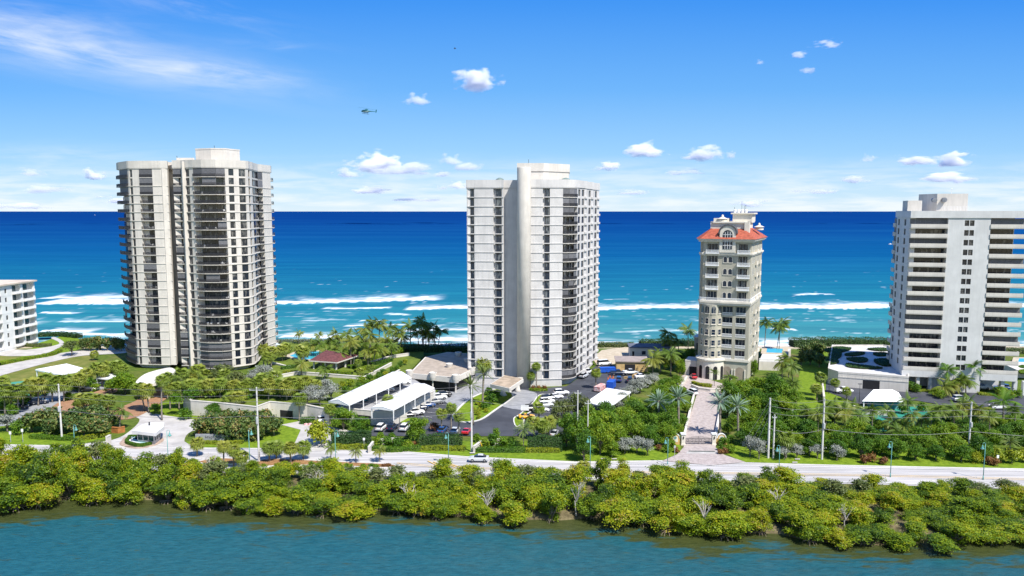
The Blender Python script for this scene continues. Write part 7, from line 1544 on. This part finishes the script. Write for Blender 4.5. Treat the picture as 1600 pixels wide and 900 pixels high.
car(918, 585, 60, 'pickup', 'white', 'beside the flank of the central tower'); car(912, 591, 60, 'suv', 'silver', 'beside the flank of the central tower')
for a in ((967, 597, 80, 'suv', 'blue'), (984, 598, 80, 'suv', 'navy'), (986, 609, 75, 'sedan', 'blue'), (966, 587, 0, 'pickup', 'navy'), (985, 586, 10, 'pickup', 'silver'), (1002, 592, 10, 'sedan', 'white'), (944, 572, 20, 'van', 'white')): car(*a, 'in the works car park')
car(1084, 592, 85, 'sedan', 'red', 'at the garage ramp of the khaki tower'); car(1081, 617, 110, 'suv', 'white', 'on the paved drive before the khaki tower')
car(1318, 603, 5, 'suv', 'white', 'before the podium garage'); car(1318, 615, 3, 'pickup', 'white', 'before the podium garage')
car(1533, 609, 160, 'pickup', 'white', 'under the right tower porch'); car(1564, 610, 160, 'suv', 'blue', 'under the right tower porch')
for a in ((163, 590, 10, 'sedan', 'blue'), (30, 640, 30, 'sedan', 'black'), (62, 632, 30, 'suv', 'navy'), (137, 612, 20, 'sedan', 'black')): car(*a, 'in the left tower car park')
for a in ((1395, 634, 10, 'sedan', 'white'), (1500, 628, 5, 'suv', 'silver'), (1558, 640, 5, 'sedan', 'white')): car(*a, 'on the drive below the right tower')
def trailer(px, py, hd, L, h, m, look, where, z=.5):
    x, y = G(px, py); o = thing('box_trailer', look, where, 'trailer', (x, y, 0), R(hd), px=px, group='work trailers'); mb = MB(); mb.box(-L / 2, -1.05, z, L / 2, 1.05, z + h); mb.box(-L / 2 - .05, -1.1, z + h + .002, L / 2 + .05, 1.1, z + h + .1); obj('box', mb.data('box', m), o)
    mb = MB(); mb.tube([(L / 2, 0, .5), (L / 2 + 1.2, 0, .5)], .07, 6); obj('drawbar', mb.data('drawbar', GALV), o)
    for x_ in (-.5, .5):
        for y_ in (-1.0, 1.0): mb = MB(); mb.tube([(x_, y_ - .11, .36), (x_, y_ + .11, .36)], .36, 12); obj('wheel', mb.data('wheel', TYRE), o)
BLU = mat('blue steel', (.02, .10, .50), .5, .1, .6)
trailer(955, 608, 70, 4.6, 2.2, BLU, 'bright blue box trailer', 'beside the flat white carport'); trailer(949, 583, 5, 5.4, 1.5, BLU, 'low blue dumpster', 'near the timber work shed'); trailer(938, 611, 60, 5.4, 1.3, mat('red white striped', (.55, .10, .08), .6, .3, 1.2, col2=(.65, .62, .6)), 'red and white work trailer', 'beside the flat white carport')
for i, (px, py) in enumerate(((953, 590), (958, 591), (956, 594), (950, 593))):
    x, y = G(px, py); mb = MB(); mb.box(-.3, -.3, .0, .3, .3, .06); mb.lathe([(.22, .06), (.05, .9), (.04, .92)], 0, 0, 10); tag(obj('traffic_cone', mb.data('traffic_cone', mat('cone orange', (.85, .17, .02), .6)), None, (x, y, .03)), 'orange traffic cone', 'in the works car park', 'cone', 'traffic cones', px)
for i, (px, py) in enumerate(((975, 585), (992, 588), (1000, 586), (982, 592))):
    x, y = G(px, py); mb = MB(); r = random.Random(i)
    for k in range(7): mb.box(-1.6 + r.uniform(-.2, .2), -.6 + k * .17, .1 + (k % 3) * .22, 1.6 + r.uniform(-.2, .2), -.46 + k * .17, .3 + (k % 3) * .22)
    mb.box(-1.3, -.7, 0, -1.1, .8, .098); mb.box(1.1, -.7, 0, 1.3, .8, .098); tag(obj('lumber_stack', mb.data('lumber_stack', mat('raw plywood', (.5, .36, .2))), None, (x, y, .03), i), 'stack of pale lumber', 'in the works car park', 'lumber', 'lumber stacks', px)
# ---------------------------------------------------------------- helicopter, birds, far boats
d = 400.0; x, z = xat(572, d, zat(174, d)), zat(174, d)
o = thing('helicopter', 'small teal and white helicopter flying', 'above the sea between the two tall towers', 'helicopter', (x, d, z), R(180 + 8), px=572); o.rotation_euler = (0, R(-6), R(182))
HTEAL = mat('heli teal', (.02, .14, .17), .35); HW = mat('heli white', (.62, .68, .70), .35); HG = mat('heli glass', (.02, .05, .06), .08)
def ring(x, w_, z0, z1, n=10): return [(x, w_ * math.cos(t), (z0 + z1) / 2 + (z1 - z0) / 2 * math.sin(t)) for t in np.linspace(0, 2 * math.pi, n, False)]
mb = MB(); loft(mb, [ring(2.6, .08, -.35, -.2), ring(2.2, .45, -.6, .15), ring(1.3, .8, -.75, .75), ring(0, .85, -.75, .85), ring(-1.0, .7, -.55, .8), ring(-1.9, .38, -.05, .6), ring(-3.4, .2, .15, .5), ring(-5.0, .12, .3, .52), ring(-5.3, .08, .32, .5)])
mb.mi = [0] * len(mb.f); obj('fuselage', mb.data('fuselage', HTEAL, True), o)
mb = MB(); loft(mb, [ring(2.35, .3, -.3, .2), ring(1.9, .62, -.3, .5), ring(1.2, .84, -.15, .72), ring(.4, .88, -.1, .74), ring(-.4, .8, 0, .7)]); obj('cockpit_glass', mb.data('cockpit_glass', HG, True), o)
mb = MB(); loft(mb, [ring(1.6, .7, -.45, -.2), ring(0, .90, -.45, -.1), ring(-1.2, .68, -.2, .15)]); obj('side_stripe', mb.data('side_stripe', HW, True), o)
mb = MB(); mb.box(-.9, -.3, .78, .5, .3, 1.15); mb.tube([(0, 0, 1.1), (0, 0, 1.65)], .09, 8); obj('rotor_mast', mb.data('rotor_mast', HTEAL), o)
for a in (20, 200): mb = MB(); mb.box(.15, -.13, 1.58, 4.4, .13, 1.62); c = obj('rotor_blade', mb.data('rotor_blade', HTEAL), o); c.rotation_euler = (0, R(2), R(a))
mb = MB(); mb.box(-5.6, -.04, .3, -5.0, .04, 1.5); mb.box(-5.4, -.03, -.25, -5.05, .03, .299); obj('tail_fin', mb.data('tail_fin', HTEAL), o)
mb = MB(); mb.box(-4.2, -.9, .28, -3.8, .9, .34); obj('stabiliser', mb.data('stabiliser', HTEAL), o)
mb = MB(); mb.box(-5.36, -.16, -.3, -5.24, -.12, 1.1); obj('tail_rotor', mb.data('tail_rotor', RAIL), o)
for s_ in (-1, 1): mb = MB(); mb.tube([(-1.6, .95 * s_, -1.25), (1.7, .95 * s_, -1.25), (2.1, .95 * s_, -1.1)], .05, 6); mb.tube([(-.8, .5 * s_, -.6), (-.8, .95 * s_, -1.25)], .045, 5); mb.tube([(.9, .5 * s_, -.65), (.9, .95 * s_, -1.25)], .045, 5); obj('skid', mb.data('skid', RAIL), o)
d = 130.0; zb = zat(76, d); mb = MB(); loft(mb, [ring(.2, .02, -.02, .02, 6), ring(.08, .06, -.06, .05, 6), ring(-.12, .05, -.05, .04, 6), ring(-.25, .07, -.01, .01, 6)])
for s_ in (-1, 1): mb.add([(.08, .04 * s_, .02), (-.08, .04 * s_, .02), (-.1, .34 * s_, .12), (.04, .34 * s_, .12), (-.16, .62 * s_, .02)], [(0, 1, 2, 3), (3, 2, 4)])
tag(obj('bird', mb.data('bird', RAIL), None, (xat(711, d, zb), d, zb)), 'tiny dark bird gliding', 'above the small white cloud', 'bird', None, 711)
for px, py, wh in ((1391, 381, 'left of the right tower on the open sea'), (148, 336, 'near the horizon left of the left tower'), (905, 337, 'near the horizon right of the central tower')):
    y = CZ / math.tan(math.atan((py - 450) / FPX) + PITCH); s_ = 1 if y < 3000 else 3.0; x = xat(px, y); o = thing('motor_boat', 'tiny white motor boat', wh, 'boat', (x, y, -1.2), px=px, group='boats at sea')
    mb = MB(); loft(mb, [[(-3 * s_, -1.1 * s_, .9 * s_), (-3 * s_, -.8 * s_, 0), (-3 * s_, .8 * s_, 0), (-3 * s_, 1.1 * s_, .9 * s_)], [(1 * s_, -1.1 * s_, 1.0 * s_), (1 * s_, -.7 * s_, 0), (1 * s_, .7 * s_, 0), (1 * s_, 1.1 * s_, 1.0 * s_)], [(3.4 * s_, -.05, 1.3 * s_), (3.0 * s_, -.05, .4 * s_), (3.0 * s_, .05, .4 * s_), (3.4 * s_, .05, 1.3 * s_)]]); obj('hull', mb.data('hull', WHITEM), o)
    mb = MB(); mb.box(-1.2 * s_, -.7 * s_, .95 * s_, .9 * s_, .7 * s_, 2.1 * s_); obj('cabin', mb.data('cabin', WHITEM), o)

# ---------------------------------------------------------------- fair weather clouds: bodies of scattering air, far out over the sea
def m_cloud(name, dens):
    m = bpy.data.materials.new(name); m.use_nodes = True; t = NT(m.node_tree); m.node_tree.nodes.clear()
    g = t.n('ShaderNodeTexCoord').outputs['Object']; oi = t.n('ShaderNodeObjectInfo')
    off = t.n('ShaderNodeCombineXYZ', i_0=t.m('MULTIPLY', oi.outputs['Random'], 50.0), i_1=t.m('MULTIPLY', oi.outputs['Random'], 31.0)).outputs[0]
    v = t.n('ShaderNodeVectorMath', operation='ADD', i_0=g, i_1=off).outputs[0]
    n1 = t.noise(v, 1.5, 1, .5); n2 = t.noise(v, 3.2, 7, .62)
    sp_ = t.n('ShaderNodeSeparateXYZ', i_0=g); zz = sp_.outputs[2]
    zq = t.m('MULTIPLY', zz, t.mapr(zz, -.05, .05, 1.8, 1.0))
    r2 = t.m('ADD', t.m('ADD', t.m('POWER', t.m('ABSOLUTE', sp_.outputs[0]), 2), t.m('POWER', t.m('ABSOLUTE', sp_.outputs[1]), 2)), t.m('POWER', t.m('ABSOLUTE', zq), 2))
    r = t.m('POWER', r2, .5)
    body = t.m('SUBTRACT', t.m('ADD', t.m('MULTIPLY', t.m('SUBTRACT', n1, .5), 1.5), t.m('MULTIPLY', t.m('SUBTRACT', n2, .5), 1.25)), t.m('SUBTRACT', r, .52))
    d = t.m('MULTIPLY', t.mapr(body, 0.0, .38), dens)
    pv = t.n('ShaderNodeVolumePrincipled', i_Color=(1, 1, 1, 1), i_Density=d, i_Anisotropy=0.0)
    t.l(pv.outputs[0], t.n('ShaderNodeOutputMaterial').inputs['Volume']); return m
CM = [m_cloud('cloud dense', .075), m_cloud('cloud thin', .034)]
cme = bpy.data.meshes.new('cloud'); bmc = bmesh.new(); bmesh.ops.create_icosphere(bmc, subdivisions=3, radius=1.0); bmc.to_mesh(cme); bmc.free(); cme.materials.append(CM[0])
cm2 = cme.copy(); cm2.materials[0] = CM[1]
D_ = 3200.0
for px, py, rx, ry, th, lk, wh in ((747, 117, 46, 27, 0, 'solitary bright white cloud', 'high between the two tall towers'), (642, 147, 24, 14, 1, 'faint cloud puff', 'right of the helicopter'),
        (566, 252, 50, 22, 0, 'broken white cloud', 'above the sea left of centre'), (618, 268, 52, 13, 1, 'thin cloud band', 'above the sea left of centre'), (570, 296, 38, 10, 0, 'flat white cloud', 'low above the sea left of centre'), (702, 250, 22, 13, 1, 'thin cloud puff', 'left of the central tower'), (688, 271, 22, 9, 1, 'thin cloud band', 'left of the central tower'), (706, 289, 36, 10, 0, 'flat white cloud', 'touching the central tower top'),
        (1018, 235, 40, 17, 0, 'neat white cloud', 'right of the central tower'), (1108, 240, 40, 16, 0, 'neat white cloud', 'above the khaki tower'), (1159, 240, 14, 10, 1, 'tiny faint cloud', 'above the khaki tower'), (945, 262, 26, 12, 0, 'small white cloud', 'beside the central tower roof'), (1080, 268, 40, 8, 1, 'thin cloud band', 'above the khaki tower roof'),
        (1312, 60, 26, 9, 1, 'faint high cloud puff', 'at upper right'), (1246, 87, 18, 8, 1, 'faint high cloud puff', 'at upper right'), (1293, 98, 15, 8, 1, 'faint high cloud puff', 'at upper right'), (1191, 95, 9, 6, 1, 'faint high cloud puff', 'at upper right'),
        (1475, 249, 44, 14, 0, 'long white cloud', 'above the right tower'), (1546, 247, 36, 18, 0, 'domed white cloud', 'above the right tower'), (1484, 279, 46, 12, 0, 'flat white cloud', 'above the right tower'), (1538, 280, 16, 10, 0, 'small white cloud', 'above the right tower'), (1378, 278, 30, 11, 1, 'thin cloud', 'left of the right tower roof'), (1383, 246, 16, 11, 1, 'thin cloud puff', 'left of the right tower roof'),
        (1186, 319, 32, 9, 0, 'low white cloud', 'on the horizon behind the khaki tower roof'), (122, 273, 24, 14, 0, 'small white cloud', 'left of the left tower'), (24, 268, 26, 11, 1, 'thin cloud', 'at the left edge'), (45, 295, 38, 10, 1, 'thin flat cloud', 'at the left edge'), (164, 313, 38, 10, 0, 'low white cloud', 'beside the left tower on the horizon'), (35, 324, 46, 8, 0, 'low white cloud', 'at the left edge on the horizon'), (535, 270, 30, 12, 1, 'thin ragged cloud', 'above the sea left of centre'), (600, 250, 24, 14, 0, 'broken white cloud', 'above the sea left of centre'), (645, 262, 34, 12, 1, 'thin ragged cloud', 'above the sea left of centre'), (730, 262, 26, 12, 1, 'thin ragged cloud', 'left of the central tower'), (990, 300, 40, 7, 1, 'thin flat cloud', 'low right of the central tower'), (1290, 300, 44, 7, 1, 'thin flat cloud', 'low between the khaki and right towers'), (640, 312, 46, 6, 1, 'thin flat cloud', 'low above the sea left of centre')):
    z = zat(py, D_); x = xat(px, D_, z); k = D_ / FPX * 1.35
    o = tag(obj('cloud', (cme, cm2)[th], None, (x, D_ + (px % 7) * 40, z)), lk, wh, 'cloud', 'fair weather clouds', px); o.scale = (rx * k, max(rx, ry * 1.6) * k * .8, ry * k)
# ---------------------------------------------------------------- finish the labels: look + where, and an ordinal among alike neighbours
WORDS = ['', 'first', 'second', 'third', 'fourth', 'fifth', 'sixth', 'seventh', 'eighth', 'ninth', 'tenth', 'eleventh', 'twelfth', 'thirteenth', 'fourteenth', 'fifteenth']
NUM = ['', 'one', 'two', 'three', 'four', 'five', 'six', 'seven', 'eight', 'nine', 'ten', 'eleven', 'twelve', 'thirteen', 'fourteen', 'fifteen']
from collections import defaultdict
_g = defaultdict(list)
for r_ in REG: _g[(r_[1], r_[2])].append(r_)
for (look, where), li in _g.items():
    li.sort(key=lambda q: q[3]); n = len(li)
    for i, r_ in enumerate(li):
        if n > 10 and not r_[4]: lab = f"{look} {where}, among those towards the {('left', 'middle', 'right')[min(2, i * 3 // n)]}"
        elif n == 1 or r_[4]: lab = f"{look} {where}"
        elif n == 2: lab = f"{look} {where}, the {'left' if i == 0 else 'right'} one of two"
        elif i == 0: lab = f"{look} {where}, leftmost of {NUM[n]}"
        elif i == n - 1: lab = f"{look} {where}, rightmost of {NUM[n]}"
        elif i == n - 2 and n > 3: lab = f"{look} {where}, second from right"
        else: lab = f"{look} {where}, {WORDS[i + 1]} from left"
        r_[0]['label'] = ' '.join(lab.split())
